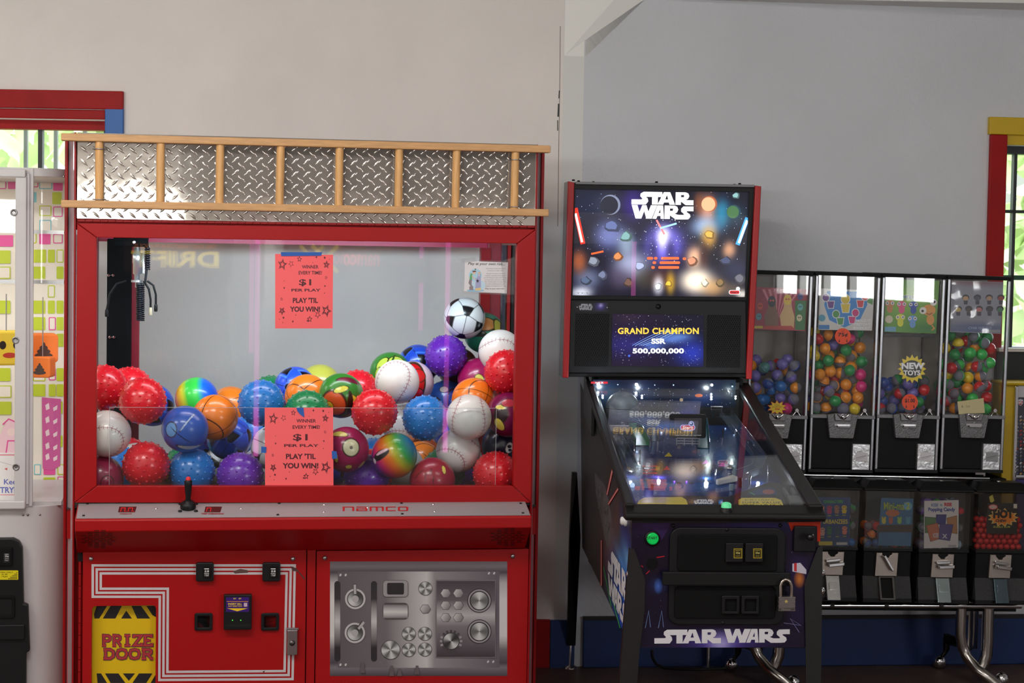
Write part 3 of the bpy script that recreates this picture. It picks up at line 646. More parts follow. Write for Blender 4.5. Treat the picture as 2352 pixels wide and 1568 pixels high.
def slab(wd, x0, x1, y0, y1):
    # slab-serif capitals drawn as strokes
    G = {'P': [[(.2, 0), (.2, 1)], [(.2, .06), (.7, .06), (.86, .18), (.86, .4), (.7, .54), (.2, .54)], [(0, .04), (.4, .04)], [(0, .96), (.46, .96)]],
         'R': [[(.2, 0), (.2, 1)], [(.2, .06), (.66, .06), (.82, .18), (.82, .38), (.66, .52), (.2, .52)], [(.5, .52), (.86, .94)], [(0, .04), (.4, .04)], [(0, .96), (.42, .96)], [(.7, .96), (1, .96)]],
         'I': [[(.5, 0), (.5, 1)], [(.18, .04), (.82, .04)], [(.18, .96), (.82, .96)]],
         'Z': [[(.1, .28), (.1, .06), (.88, .06), (.12, .94), (.92, .94), (.92, .7)]],
         'E': [[(.2, 0), (.2, 1)], [(0, .05), (.86, .05), (.86, .26)], [(0, .95), (.9, .95), (.9, .72)], [(.2, .5), (.6, .5)], [(.6, .38), (.6, .62)]],
         'D': [[(.2, 0), (.2, 1)], [(0, .05), (.6, .05), (.86, .26), (.86, .74), (.6, .95), (0, .95)]],
         'O': [[(.5, .05), (.2, .14), (.08, .5), (.2, .86), (.5, .95), (.8, .86), (.92, .5), (.8, .14), (.5, .05)]]}
    n = len(wd); cw = (x1-x0)/n
    for col, w in (((66, 40, 66), 8.2), ((166, 44, 50), 5.4)):
        for i, ch in enumerate(wd):
            X = x0+cw*i
            for st in G[ch]: d.line([(X+cw*(.04+.92*a), y0+(y1-y0)*bb) for a, bb in st], w, col)
        d.k += 1
slab('PRIZE', 233, 352, 1458, 1483); slab('DOOR', 236, 353, 1490, 1513)
d.build('flap_print', PRINT, flap)
# coin entries, returns, bill acceptor, lock
for x0, x1 in ((450, 491), (603, 644)):
    c = MB(CF).prbox(x0, 1292, x1, 1335, -.022, .0, 5).build('coin_entry', BLK, door, .003)
    MB(CF).pbox(x0+6, 1302, x0+12, 1328, -.0225, -.02).build('slot', DARK, c)
    m = MB(CF).prbox(x0+17, 1301, x0+36, 1328, -.0235, -.02, 2).build('price_window', mat('label_black', (10, 10, 12), .15), c)
    d = Dec(CF, -.0236); d.line([(x0+19, 1306), (x0+30, 1306)], 2, (230, 230, 230)); d.text('$1.00', x0+20, 1309, x0+30, 1315, (230, 230, 230), .03); d.line([(x0+19, 1317), (x0+30, 1317)], 1.2, (220, 220, 220)); d.text('1 PLAY', x0+20, 1319, x0+30, 1323, (220, 220, 220), .02); d.build('price_print', PRINT, c)
for x0, x1 in ((447, 488), (600, 641)):
    c = MB(CF); o_ = CF.rect(x0, 1408, x1, 1448, -.014); i_ = CF.rect(x0+7, 1415, x1-7, 1441, -.014)
    c.ring(rrect(o_[0], o_[2], o_[1], o_[3], .006), rrect(i_[0], i_[2], i_[1], i_[3], .003), -.014, 0); c = c.build('coin_return', BLK, door, .002)
    MB(CF).box(i_[0], i_[1], -.006, -.004, i_[2], i_[3]).build('return_flap', BLKM, c)
ba = MB(CF).prbox(514, 1366, 578, 1446, -.03, 0, 2).build('bill_acceptor', BLK, door, .003)
d = Dec(CF, -.0302); d.rect(519, 1371, 572, 1405, (58, 28, 110)); d.text('$1', 536, 1372.5, 542, 1376, (230, 200, 50), .03); d.text('$5', 548, 1372.5, 554, 1376, (230, 200, 50), .03); d.line([(521, 1381), (570, 1381)], 1.2, (220, 150, 40)); d.text('INSERT BILL', 524, 1384.5, 556, 1388.5, (230, 200, 50), .03); d.text('ANY DIRECTION', 524, 1390, 556, 1393, (230, 200, 50), .02); d.rect(560, 1384, 568, 1393, (200, 170, 190)); d.poly([(521, 1396.5), (569, 1396.5), (545, 1403.5)], (236, 196, 40)); d.build('acceptor_label', PRINTG, ba)
a = R(518, 1432, 574, 1440, -.03); MB(CF).box(a[0], a[1], -.0306, -.02, a[2], a[3]).build('bill_slot', DARK, ba)
for x in (534, 553): p = CF.px(x, 1424, -.03); MB(CF).lathe([(.0018, 0), (.001, .002)], (p.x, -.03, p.z), '-y', 8).build('indicator', mat('green_led', (70, 220, 60), .3, emit=1.5), ba)
lk = MB(CF).pbox(660, 1447, 683, 1504, -.022, -.004).build('door_lock', STEEL, door, .002)
p = CF.px(671, 1476, -.022); MB(CF).lathe([(.009, 0), (.009, .003), (.006, .003), (.006, .005), (.002, .005)], (p.x, -.022, p.z), '-y', 16).build('keyhole', mat('lock_face', (120, 116, 116), .3, 1), lk)
MB(CF).pbox(658, 1442, 686, 1447, -.016, -.004).build('lock_plate', STEEL, lk, .001)
# printed instrument panel on the right door
d = Dec(CF, -.0042); L1, L2, L3, L4 = (70, 62, 70), (110, 102, 108), (176, 170, 172), (206, 202, 202)
sk = lambda x: -.0125*(x-960)
def T(pts): return [(x, y+sk(x)) for x, y in pts]
Y0, Y1 = 1289, 1552
d.grad(758, Y0, 1165, Y0+25, [(0, L2), (.45, (120, 112, 118)), (1, L1)]); 
d.k -= 1; d.grad(758, Y0+25, 1165, Y1-30, [(0, L1), (.12, L3), (.3, L4), (.7, L4), (.85, L2), (1, L1)])
d.grad(758, Y1-30, 1165, Y1, [(0, L1), (.35, (116, 110, 116)), (1, (66, 58, 66))])
d.grad(776, 1312, 1147, 1533, [(0, (92, 84, 90)), (.3, (108, 102, 106)), (.55, (196, 192, 192)), (.6, (140, 134, 138)), (1, (96, 88, 96))], True)
bars = [(0, (40, 36, 40)), (.2, (52, 46, 50)), (.5, (196, 192, 192)), (.62, (150, 144, 146)), (.85, (40, 34, 38)), (1, (34, 30, 34))]
for x in (768, 852): d.rr(x, 1334, x+14, 1519, 6.9, (40, 36, 40)); d.grad(x+.5, 1341, x+13.5, 1512, bars)
for x, y in ((782, 1320), (794, 1320), (1123, 1316), (1135, 1316), (782, 1526), (794, 1526), (1121, 1519), (1133, 1519)): d.ell(x, y, 3.2, 3.2, (150, 144, 148), 12); d.line([(x-1.5, y+2.5), (x+1.5, y-2.5)], 1.6, (230, 226, 226))
con = lambda a: tuple(int(96+104*abs(math.sin(a))**2.2) for _ in range(3))
conx = lambda a: tuple(int(84+120*abs(math.cos(2*a+.4))**1.5) for _ in range(3))
for (x, y, kx, ky) in ((816, 1375, 815, 1350), (815, 1453, 836, 1433)):
    d.ell(x, y, 25, 25, (96, 90, 96), 32); d.ell(x, y, 23.5, 23.5, (188, 184, 186), 32); d.ell(x, y, 19, 19, (62, 56, 60), 28); d.disc(x, y, 17, lambda a: tuple(int(130+70*math.sin(a-.8)) for _ in range(3)))
    d.ell(x, y, 8, 8, (170, 166, 168), 18); d.line([(kx-(kx-x)*.1, ky-10 if kx < 820 else ky-6), (x+(kx-x)*.35, y+(ky-y)*.4)], 8, (70, 64, 68)); d.line([(kx, ky-8 if kx < 820 else ky-5), (x+(kx-x)*.4, y+(ky-y)*.45)], 5.6, (176, 172, 174))
d.rr(879, 1332, 938, 1371, 9, (64, 58, 62)); d.rr(880, 1333, 937, 1370, 8, (150, 146, 148)); d.rr(889, 1338, 928, 1365, 4, (38, 32, 36))
d.rr(879, 1384, 938, 1422, 9, (72, 66, 70)); d.grad(880.5, 1388, 936.5, 1419, [(0, (110, 104, 108)), (.55, (206, 202, 202)), (1, (120, 114, 118))])
def knob(x, y, r): d.ell(x, y, r+1, r+1, (58, 52, 56), 28); d.disc(x, y, r, conx)
knob(977, 1351, 15); knob(939, 1455, 15); knob(976, 1455, 15); knob(939, 1492, 15); knob(976, 1491, 15); knob(897, 1492, 21)
def hexa(x, y, r=12.5): d.poly([(x+r*math.cos(k*PI/3), y+r*math.sin(k*PI/3)*.92) for k in range(6)], (66, 60, 64)); d.poly([(x+(r-1)*math.cos(k*PI/3), y+(r-1)*.92*math.sin(k*PI/3)) for k in range(6)], [(120, 114, 118), (120, 114, 118), (160, 156, 158), (200, 196, 196), (190, 186, 186), (150, 146, 148)])
hexa(977, 1398)
d.rect(1001, 1331, 1139, 1510, (110, 104, 108)); d.grad(1003, 1334, 1137, 1508, [(0, (66, 58, 64)), (.25, (96, 88, 94)), (.45, (180, 174, 178)), (.6, (120, 112, 118)), (1, (58, 50, 56))])
for x in (1024, 1053):
    for y in (1362, 1390, 1418): hexa(x, y)
for y in (1379, 1450): d.ell(1101, y, 28, 28, (48, 42, 46), 36); d.ell(1101, y, 26, 26, (150, 144, 148), 36); d.ell(1101, y, 22.5, 22.5, (44, 40, 44), 32); d.disc(1101, y, 20, con)
for k in range(16):
    a = 2*PI*k/16; x, y = 1036+23*math.cos(a), 1472+23*math.sin(a); d.line([(1036+19*math.cos(a), 1472+19*math.sin(a)), (1036+26*math.cos(a), 1472+26*math.sin(a))], 5, (150, 146, 148) if abs(math.sin(a)) < .6 else (70, 64, 68))
d.ell(1036, 1472, 20, 20, (56, 50, 54), 28); d.disc(1036, 1472, 18, lambda a: tuple(int(120+80*math.cos(2*(a-.9))) for _ in range(3)))
for x, y0_, y1_ in ((833, 1520, 1545), (900, 1528, 1552), (918, 1535, 1552), (958, 1528, 1548)): d.poly([(x-3, y0_), (x+3, y0_), (x+5, y1_), (x-6, y1_)], (96, 86, 90))
d.build('instrument_print', PRINT, rd)
# gantry claw hanging in the left corner
def pz(x, y, dd): return CF.px(x, y, dd)
DC = .42
q0 = pz(262, 548, DC); q1 = pz(340, 567, DC)
MB(CF).box(q0.x, q1.x, DC-.05, DC+.05, q1.z, q0.z+.03).build('carriage', mat('carriage_black', (5, 5, 7), .8, spec=.1), crane, .004)
p = pz(308, 556, DC-.052); MB(CF).lathe([(.007, 0), (.007, .005), (.004, .006)], (p.x, -.0+DC-.05, p.z), '-y', 12).build('carriage_bolt', STEEL, crane)
ax = pz(315, 600, DC); s_ = lambda y: pz(315, y, DC).z
b = MB(CF); b.lathe([(.006, s_(660)), (.006, s_(648)), (.009, s_(647)), (.009, s_(630)), (.0135, s_(629)), (.0135, s_(605)), (.015, s_(604)), (.015, s_(581)), (.010, s_(580)), (.010, s_(567))], (ax.x, DC, 0), 'z', 18)
p2 = pz(329, 600, DC); b.lathe([(.008, s_(628)), (.008, s_(582)), (.006, s_(581))], (p2.x, DC+.01, 0), 'z', 14)
b.lathe([(.019, s_(648)), (.019, s_(643))], (ax.x, DC, 0), 'z', 16)
claw = b.build('claw_head', mat('claw_satin', (210, 212, 214), .32, .85), crane)
def coil(x, y0, y1, r, turns, wr): 
    c0 = pz(x, y0, DC); c1 = pz(x, y1, DC); n = turns*10
    return [(c0.x+(c1.x-c0.x)*k/n+r*math.cos(2*PI*k/10), DC+r*math.sin(2*PI*k/10)-.02, c0.z+(c1.z-c0.z)*k/n) for k in range(n+1)]
b = MB(CF); b.tube(coil(321, 650, 735, .0095, 20, 0), .0026, 6); b.tube(coil(327, 650, 735, .006, 18, 0), .0026, 6); b.tube(coil(339, 566, 618, .007, 10, 0), .0028, 6)
p, q = pz(337, 618, DC-.02), pz(333, 650, DC-.02); b.tube([tuple(p), tuple(q)], .004, 8)
b.build('coiled_cord', mat('cord_black', (16, 18, 28), .35), crane)
for pts in (((290, 645), (268, 652), (252, 676), (245, 712)), ((330, 645), (342, 664), (346, 688), (346, 708)), ((338, 645), (352, 655), (358, 676), (358, 700))):
    P = [pz(x, y, DC-.01) for x, y in pts]; k = MB(CF).tube([tuple(p) for p in P], .0035, 8).build('claw_finger', BLK, claw)
    e = P[-1]; MB(CF).lathe([(.005, -.022), (.006, -.016), (.0052, 0), (.003, .004)], (e.x, e.y, e.z), 'z', 10).build('finger_tip', BLK if pts[0][0] != 330 else mat('tip_cream', (206, 190, 160), .5), k)
# ladder wired across the header
lad = thing('ladder', 'light wooden ladder lying sideways across the diamond plate header', 'ladder', CF.sub((0, -.03, ZTOP)))
for y0, y1, y2, y3, xx0, xx1 in ((306, 322, 334, 351, 140, 1265), (459, 476, 480, 497, 140, 1261)):
    p0, p1 = CF.px(xx0, (y0+y1)/2, -.045), CF.px(xx1, (y2+y3)/2, -.045); hh = (CF.px(700, 320, -.045).z-CF.px(700, 337, -.045).z)/2
    f = CF.sub((p0.x, 0, p0.z)); L_ = p1.x-p0.x; dz = p1.z-p0.z
    b = MB(CF); b.add([(p0.x, y, p0.z+s*hh) for y in (-.045, -.012) for s in (-1, 1)]+[(p1.x, y, p1.z+s*hh) for y in (-.045, -.012) for s in (-1, 1)], [(0, 4, 5, 1), (3, 7, 6, 2), (1, 5, 7, 3), (2, 6, 4, 0), (0, 1, 3, 2), (4, 6, 7, 5)])
    b.build('rail', WOOD, lad, .003)
WOODV = wood('maple_rung', (222, 168, 106)); WOODV.node_tree.nodes['Mapping'].inputs['Scale'].default_value = (30, 30, 3)
for k, (x, xb2) in enumerate(((228, 228), (369, 368), (506, 504), (645, 642), (780, 778), (917, 915), (1049, 1046), (1184, 1181))):
    yt = 320+(x-228)*.0262; yb_ = 464+(x-228)*.018
    p, q = CF.px(x, yt, -.028), CF.px(xb2, yb_, -.028)
    MB(CF).tube([(p.x, -.028, p.z), (q.x, -.028, q.z)], .0125, 16).build('rung', WOODV, lad)
    if k in (0, 7):
        for y in (yt+22, yb_-6):
            c = CF.px(x, y, -.028); MB(CF).tube([(c.x+.0165*math.cos(a)*1.15, -.026+.017*math.sin(a), c.z) for a in [2*PI*i/16 for i in range(17)]], .0016, 6).build('wire_tie', STEEL, lad)
# ---------------------------------------------------------------- paper signs on the crane glass
TAPE = mat('blue_tape', (38, 92, 176), .6); CLEARTAPE = glass('clear_tape', (250, 250, 250), 1.3, .15, .06)
def flyer(q, label, tapes, dd):
    (tl, tr, br, bl) = q; o = CF.px((bl[0]+br[0])/2, bl[1], dd)
    t = thing('paper_sign', label, 'sign', CF.sub(o), 'coral price flyers on the crane')
    P = [CF.px(*p, dd) for p in q]
    MB(CF).prism([(p.x, p.z) for p in P], dd, dd+.0004).build('sheet', mat('coral_paper', (255, 104, 108), .7), t)
    d = Dec(CF, dd); d.q = None; K = (86, 30, 42)
    X = lambda a, b: tuple((1-b/200)*((1-a/160)*tl[i]+a/160*tr[i]) + b/200*((1-a/160)*bl[i]+a/160*br[i]) for i in (0, 1))
    def tx(s, a0, b0, a1, b1, off): p, r_ = X(a0, b0), X(a1, b1); d.text(s, p[0], p[1], r_[0], r_[1], K, off)
    tx('WINNER', 74, 29, 120, 38, .025); tx('EVERY TIME!', 65, 45, 129, 54, .025)
    tx('$1', 66, 67, 100, 86, .02); tx('PER PLAY', 45, 93, 126, 100, .03); tx("PLAY 'TIL", 49, 117, 119, 131, .035); tx('YOU WIN!', 41, 141, 125, 155, .04)
    for a, b_, r_, w, rot in ((20, 28, 13, .9, .15), (20, 28, 9, 1.8, .15), (44, 26, 7, .9, 3.3), (67, 13, 6, 1.3, .1), (142, 27, 8, 1.6, .1), (142, 27, 4, 1, .1), (141, 62, 3.5, .6, .2), (18, 121, 3.5, .6, .2), (19, 153, 8, 1.6, 3.1), (19, 153, 4, 1, 3.1), (142, 152, 14, .9, 2.9), (142, 152, 9.5, 2, 2.9), (118, 163, 7.5, 1.2, 3.05), (96, 175, 6.5, 1.5, 0)):
        p = X(a, b_); d.star(p[0], p[1], r_*.83, K, w*.8, rot)
    for a, b_, r_ in ((114, 7, 3), (137, 8, 3.5), (150, 12, 1.3), (104, 22, 1.3), (25, 72, 1.3), (25, 91, 2.6), (138, 85, 2.6), (137, 104, 1.5), (57, 164, 1.6), (49, 181, 2.6), (23, 171, 3.2), (12, 175, 1.4), (21, 184, 1.4), (90, 179, 2.6)):
        p = X(a, b_); d.star(p[0], p[1], r_*.85, K)
    d.build('flyer_print', PRINT, t)
    for tp in tapes:
        P = [CF.px(*p, dd-.0012) for p in tp]; MB(CF).prism([(p.x, p.z) for p in P], dd-.0022, dd-.0016).build('tape', TAPE, t)
flyer(((632, 583), (765, 585), (764, 754), (632, 754)), 'coral flyer at the top of the crane glass under one strip of blue tape', [((645, 579), (740, 579), (738, 587), (646, 588))], .0105)
flyer(((608, 936), (765, 936), (766, 1116), (609, 1116)), 'coral flyer low in the crane glass, held by three bits of blue tape', [((681, 936), (697, 936), (699, 958), (690, 952), (683, 944)), ((600, 1025), (612, 1026), (611, 1040), (600, 1039)), ((762, 1035), (773, 1036), (775, 1052), (763, 1054))], .0105)
o = CF.px(1115, 672, .009); t = thing('notice_card', 'small white play at your own risk card taped to the crane glass', 'sign', CF.sub(o))
Q = [(1068, 599), (1167, 602), (1164, 674), (1066, 670)]
P = [CF.px(*p, .009) for p in Q]; MB(CF).prism([(p.x, p.z) for p in P], .009, .0095).build('card', mat('white_card', (226, 222, 226), .5), t)
d = Dec(CF, .009); K = (40, 40, 46)
d.text('Play at your own risk...', 1075, 602, 1160, 610, K, .015, .25, 1, skew=1)
for k, (x0, x1, s) in enumerate(((1116, 1161, 'This machine is owned, operated and'), (1120, 1156, 'serviced by an outside vendor'), (1117, 1160, 'Although maintenance is performed'), (1114, 1161, 'routinely, occasionally technology and'), (1112, 1163, 'parts fail. Because we do not have access'), (1113, 1162, 'to money, prizes or the inner workings of'), (1113, 1162, 'them, Mountain Lakes is not responsible'), (1115, 1160, 'for machine malfunctions of any type'), (1112, 1162, 'including but not limited to loss of money'))):
    y = 615.2+k*4.75+(2 if k > 1 else 0); d.text(s, x0, y, x1, y+3.2, (100, 98, 106), .0)
d.text('Play at your own risk', 1115, 661, 1158, 665, K, .01)
d.ell(1092, 632, 15, 15, (176, 214, 232)); d.ell(1098, 655, 17, 12, (196, 222, 238)); d.ell(1092, 667, 20, 3, (150, 196, 226))
d.poly([(1098, 624), (1104, 624), (1105, 667), (1091, 667), (1093, 640), (1097, 636)], (168, 170, 210)); d.rect(1099, 629, 1102, 634, (214, 208, 206)); d.poly([(1092, 662), (1104, 660), (1105, 667), (1091, 667)], (228, 200, 140)); d.rect(1098, 625, 1104, 628, (232, 200, 140)); d.star(1097, 645, 4, (60, 40, 50))
d.poly([(1081, 628), (1085, 628), (1084, 642), (1078, 642)], (104, 172, 110)); d.ell(1089, 625.5, 3.6, 4, (226, 190, 170)); d.poly([(1085, 622), (1092, 621), (1094, 624), (1086, 625)], (110, 60, 56))
d.line([(1084, 633), (1089, 640), (1093, 639)], 2, (226, 190, 170)); d.poly([(1078, 642), (1084, 642), (1083, 652), (1085, 657), (1081, 657), (1076, 650)], (140, 130, 140)); d.rect(1078, 657, 1087, 666, (150, 136, 140)); d.ell(1092, 618, 1.4, 1.4, (30, 30, 40))
d.build('card_print', PRINT, t)
for q in (((1058, 594), (1092, 590), (1094, 600), (1060, 604)), ((1150, 600), (1187, 588), (1186, 676), (1160, 676)), ((1100, 596), (1172, 600), (1171, 604), (1100, 600)), ((1062, 668), (1165, 673), (1165, 678), (1062, 673))):
    P = [CF.px(*p, .0082) for p in q]; MB(CF).prism([(p.x, p.z) for p in P], .0076, .0080).build('tape', CLEARTAPE, t)

# ---------------------------------------------------------------- balls
RB = .0735
def sph(n=112):
    th = np.linspace(0, np.pi, n+1); ph = np.linspace(0, 2*np.pi, 2*n, endpoint=False)
    T, Ph = np.meshgrid(th, ph, indexing='ij'); v = np.stack([np.sin(T)*np.cos(Ph), np.sin(T)*np.sin(Ph), np.cos(T)], -1).reshape(-1, 3)
    i = np.arange(n)[:, None]; j = np.arange(2*n)[None]; m = 2*n
    f = np.stack([i*m+j, (i+1)*m+j, (i+1)*m+(j+1) % m, i*m+(j+1) % m], -1).reshape(-1, 4)
    return v, f
SV, SF = sph()
def lc(c): return np.array(lin(c))
def np_mesh(name, v, f, cols, m, smooth=True):
    me = bpy.data.meshes.new(name); me.vertices.add(len(v)); me.vertices.foreach_set('co', v.astype(np.float32).ravel())
    me.loops.add(f.size); me.loops.foreach_set('vertex_index', f.ravel().astype(np.int32)); k = f.shape[1]
    me.polygons.add(len(f)); me.polygons.foreach_set('loop_start', np.arange(0, f.size, k, dtype=np.int32))
    me.update(calc_edges=True); me.polygons.foreach_set('use_smooth', np.ones(len(f), bool))
    if cols is not None:
        a = me.color_attributes.new('Col', 'FLOAT_COLOR', 'POINT'); a.data.foreach_set('color', np.concatenate([cols, np.ones((len(v), 1))], 1).astype(np.float32).ravel())
    me.materials.append(m); me.update(); return me
def segd(d, A, B):
    """angular-ish distance of directions to segments"""
    best = np.full(len(d), 9.)
    for a, b in zip(A, B):
        ab = b-a; t = np.clip(((d-a)@ab)/max(ab@ab, 1e-9), 0, 1); e = np.linalg.norm(d-(a+t[:, None]*ab), axis=1); best = np.minimum(best, e)
    return best
def nrm(x): x = np.array(x, float); return x/np.linalg.norm(x, axis=-1, keepdims=True)
def paint(base): return np.tile(lc(base), (len(SV), 1))
def smooth_put(C, dist, w, col, e=.012):
    a = np.clip((w-dist)/e+.5, 0, 1)[:, None]; return C*(1-a)+lc(col)*a
def f_base():
    C = paint((236, 232, 228)); t = np.linspace(0, 2*np.pi, 121); a, b = .72, .28
    S = nrm(np.stack([a*np.cos(t)+b*np.cos(3*t), a*np.sin(t)-b*np.sin(3*t), 2*np.sqrt(a*b)*np.sin(2*t)], -1))
    C = smooth_put(C, segd(SV, S[:-1], S[1:]), .013, (150, 44, 60))
    A = []; B = []
    for k in range(0, 120, 2):
        p = S[k]; tg = nrm(S[k+1]-S[k]); n = np.cross(p, tg)
        for sg in (-1, 1): A.append(p+tg*.0); B.append(nrm(p+sg*n*.105+tg*.045))
    return smooth_put(C, segd(SV, A, B), .010, (150, 44, 60))
def f_basket():
    C = paint((244, 128, 34)); d = SV; K = (44, 24, 18)
    for e in (np.abs(d[:, 0]), np.abs(d[:, 2]), np.abs(np.abs(d[:, 1])-.62-.12*d[:, 2]**2)): C = smooth_put(C, e, .022, K)
    return C
_g = (1+5**.5)/2
ICO = nrm([(0, s, t*_g) for s in (-1, 1) for t in (-1, 1)]+[(s, t*_g, 0) for s in (-1, 1) for t in (-1, 1)]+[(t*_g, 0, s) for s in (-1, 1) for t in (-1, 1)])
DOD = nrm([p for p in ([(x, y, z) for x in (-1, 1) for y in (-1, 1) for z in (-1, 1)]+[(0, s/_g, t*_g) for s in (-1, 1) for t in (-1, 1)]+[(s/_g, t*_g, 0) for s in (-1, 1) for t in (-1, 1)]+[(t*_g, 0, s/_g) for s in (-1, 1) for t in (-1, 1)])])
def f_soccer(base, patch, seam, rim):
    C = paint(base); pv = np.sort(SV@ICO.T/2.327*2.267*1.0, 1)[:, ::-1]; hv = np.sort(SV@DOD.T, 1)[:, ::-1]
    top = np.sort(np.concatenate([SV@ICO.T*.985, SV@DOD.T], 1), 1)[:, ::-1]
    C = smooth_put(C, np.where(hv[:, 0] > pv[:, 0]*.99, (hv[:, 0]-hv[:, 1]), 1), .011, seam)
    pent = pv[:, 0]*1.012-hv[:, 0]
    if rim: C = smooth_put(C, -pent, .02, rim); C = smooth_put(C, -pent, .008, base)
    return smooth_put(C, -pent, -.006, patch)
def f_rain(axis, stops):
    ax = nrm(axis); t = np.clip((SV@ax+1)/2, 0, 1); xs = [s[0] for s in stops]
    return np.stack([np.interp(t, xs, [lc(s[1])[k] for s in stops]) for k in range(3)], -1)
def vd(dx, dy): return nrm((dx, -math.sqrt(max(.02, 1-dx*dx-dy*dy)), -dy))   # seen at (dx,dy) radii from the ball's centre, y down
def spot(C, dx, dy, rx, ry, col, rot=0, edge=None):
    c = vd(dx, dy); x = nrm(np.cross(np.array([0, 0, 1.]), c)) * -1; x = nrm(np.cross(c, np.array([0, 0, 1.]))); y = np.cross(x, c); x = -x if x[0] < 0 else x; y = np.cross(x, c); y = y if y[2] < 0 else -y
    u, v = SV@x, SV@y; fr = (SV@c) > 0; cr, sr = math.cos(rot), math.sin(rot)
    q = np.hypot((u*cr+v*sr)/rx, (-u*sr+v*cr)/ry); q = np.where(fr, q, 9)
    if edge: C = smooth_put(C, q, 1.16, edge, .06)
    return smooth_put(C, q, 1., col, .06)
YE = (232, 216, 96); MG = (168, 22, 88)
def f_mag(spots, base=MG):
    C = paint(base)
    for s in spots: C = spot(C, *s[:5], s[5] if len(s) > 5 else 0, (60, 40, 20))
    return C
PAT = {
 'bw': f_base, 'bk': f_basket, 'sb': lambda: f_soccer((40, 84, 214), (14, 14, 22), (14, 26, 70), (90, 150, 240)), 'sw': lambda: f_soccer((232, 232, 234), (16, 16, 20), (30, 30, 34), None),
 'rb1': lambda: f_rain((.95, -.25, .25), [(0, (240, 90, 30)), (.2, (236, 180, 40)), (.3, (226, 220, 50)), (.42, (60, 210, 70)), (.66, (60, 214, 80)), (.8, (30, 110, 226)), (1, (20, 80, 214))]),
 'rb2': lambda: spot(spot(spot(f_rain((.8, -.2, .55), [(0, (70, 20, 140)), (.12, (120, 26, 150)), (.26, (220, 34, 120)), (.4, (236, 90, 50)), (.52, (240, 130, 36)), (.66, (196, 190, 40)), (.8, (60, 170, 70)), (1, (30, 110, 170))]), -.62, -.1, .46, .2, (26, 22, 28), -.55), -.55, -.24, .34, .07, (236, 196, 206), -.5), -.86, .2, .12, .12, (232, 214, 224)),
 'fb': lambda: f_mag([(-.6, -.05, .26, .3, (110, 160, 220)), (.2, .75, .5, .12, (190, 200, 210)), (.1, -.4, .03, .5, (190, 210, 236), .7), (-.2, .2, .02, .5, (20, 30, 80), -.9)], (52, 92, 186)),
 'yg': lambda: f_mag([(.0, .1, .62, .34, (60, 140, 110)), (.1, .0, .16, .09, (180, 60, 50)), (.1, .5, .8, .12, (210, 200, 60))], (214, 208, 84)),
 'pg': lambda: f_mag([(-.34, .34, .52, .56, (214, 84, 40)), (-.5, .4, .18, .2, (236, 184, 50)), (.0, -.35, .32, .13, (220, 216, 80), -.3), (.6, .1, .32, .12, (226, 220, 60), .6), (.35, -.75, .5, .14, (110, 20, 50), .3), (.42, .3, .12, .5, (30, 30, 18), -.1)], (50, 130, 44)),
 'me1': lambda: f_mag([(.22, -.2, .34, .36, (226, 220, 180), .0), (.22, -.2, .06, .06, (120, 110, 100)), (-.3, -.75, .36, .14, YE), (-.45, .25, .1, .24, YE), (.12, .68, .14, .12, YE), (.68, .62, .12, .2, YE, .3)]),
 'me2': lambda: f_mag([(.05, -.05, .2, .24, YE, -.5), (-.55, .2, .12, .2, YE), (.7, .3, .14, .2, YE)]),
 'me3': lambda: f_mag([(-.35, -.1, .3, .34, (40, 12, 28)), (-.36, -.4, .24, .1, YE), (-.4, .38, .2, .3, YE, -.4), (0, -.6, .3, .2, (190, 50, 70))], (120, 16, 74)),
 'mm': lambda: f_mag([(.5, -.55, .09, .2, YE, .2), (-.3, -.2, .02, .2, (60, 10, 20)), (-.05, -.5, .02, .14, (60, 10, 20)), (.05, -.1, .02, .2, (60, 10, 20)), (-.6, -.35, .02, .3, (60, 10, 20), .7)], (162, 30, 52)),
 'mg': lambda: f_mag([(.3, .1, .26, .3, (146, 40, 72)), (.3, .1, .14, .17, (158, 46, 78)), (.3, .1, .07, .08, (136, 34, 66))], (148, 40, 74)),
 'lg': lambda: f_mag([(-.42, -.5, .2, .36, (206, 220, 84), .5), (.3, -.6, .4, .3, (204, 222, 88)), (.0, -.4, .05, .6, (30, 90, 30), .3), (-.6, .0, .16, .3, (190, 214, 70), .3)], (56, 140, 50)),
 'rw': lambda: f_mag([(.05, -.1, .5, .85, (204, 22, 28)), (.2, .5, .3, .3, (204, 22, 28)), (.3, -.4, .3, .3, (204, 22, 28))], (230, 196, 206)),
 'tl': lambda: f_mag([(.0, -.5, .56, .34, (226, 150, 84)), (-.2, .0, .28, .14, (24, 40, 34)), (.75, -.2, .3, .5, (206, 196, 80))], (44, 146, 116)),
 'be': lambda: f_mag([(-.1, -.62, .2, .16, (226, 220, 216)), (-.55, .2, .36, .4, (120, 130, 140)), (-.5, .25, .24, .3, (214, 150, 80)), (.4, -.1, .3, .5, (36, 60, 150))], (48, 88, 170)),
 'nv': lambda: f_mag([(.25, .0, .16, .24, (226, 226, 230), .3), (.25, -.06, .08, .07, (24, 28, 56)), (.28, .1, .07, .06, (24, 28, 56)), (.5, .5, .3, .05, (210, 210, 220), -.3)], (24, 28, 56)),
 'bn': lambda: paint((84, 42, 34)), 'og': lambda: paint((226, 96, 40)),
}
BM = {}
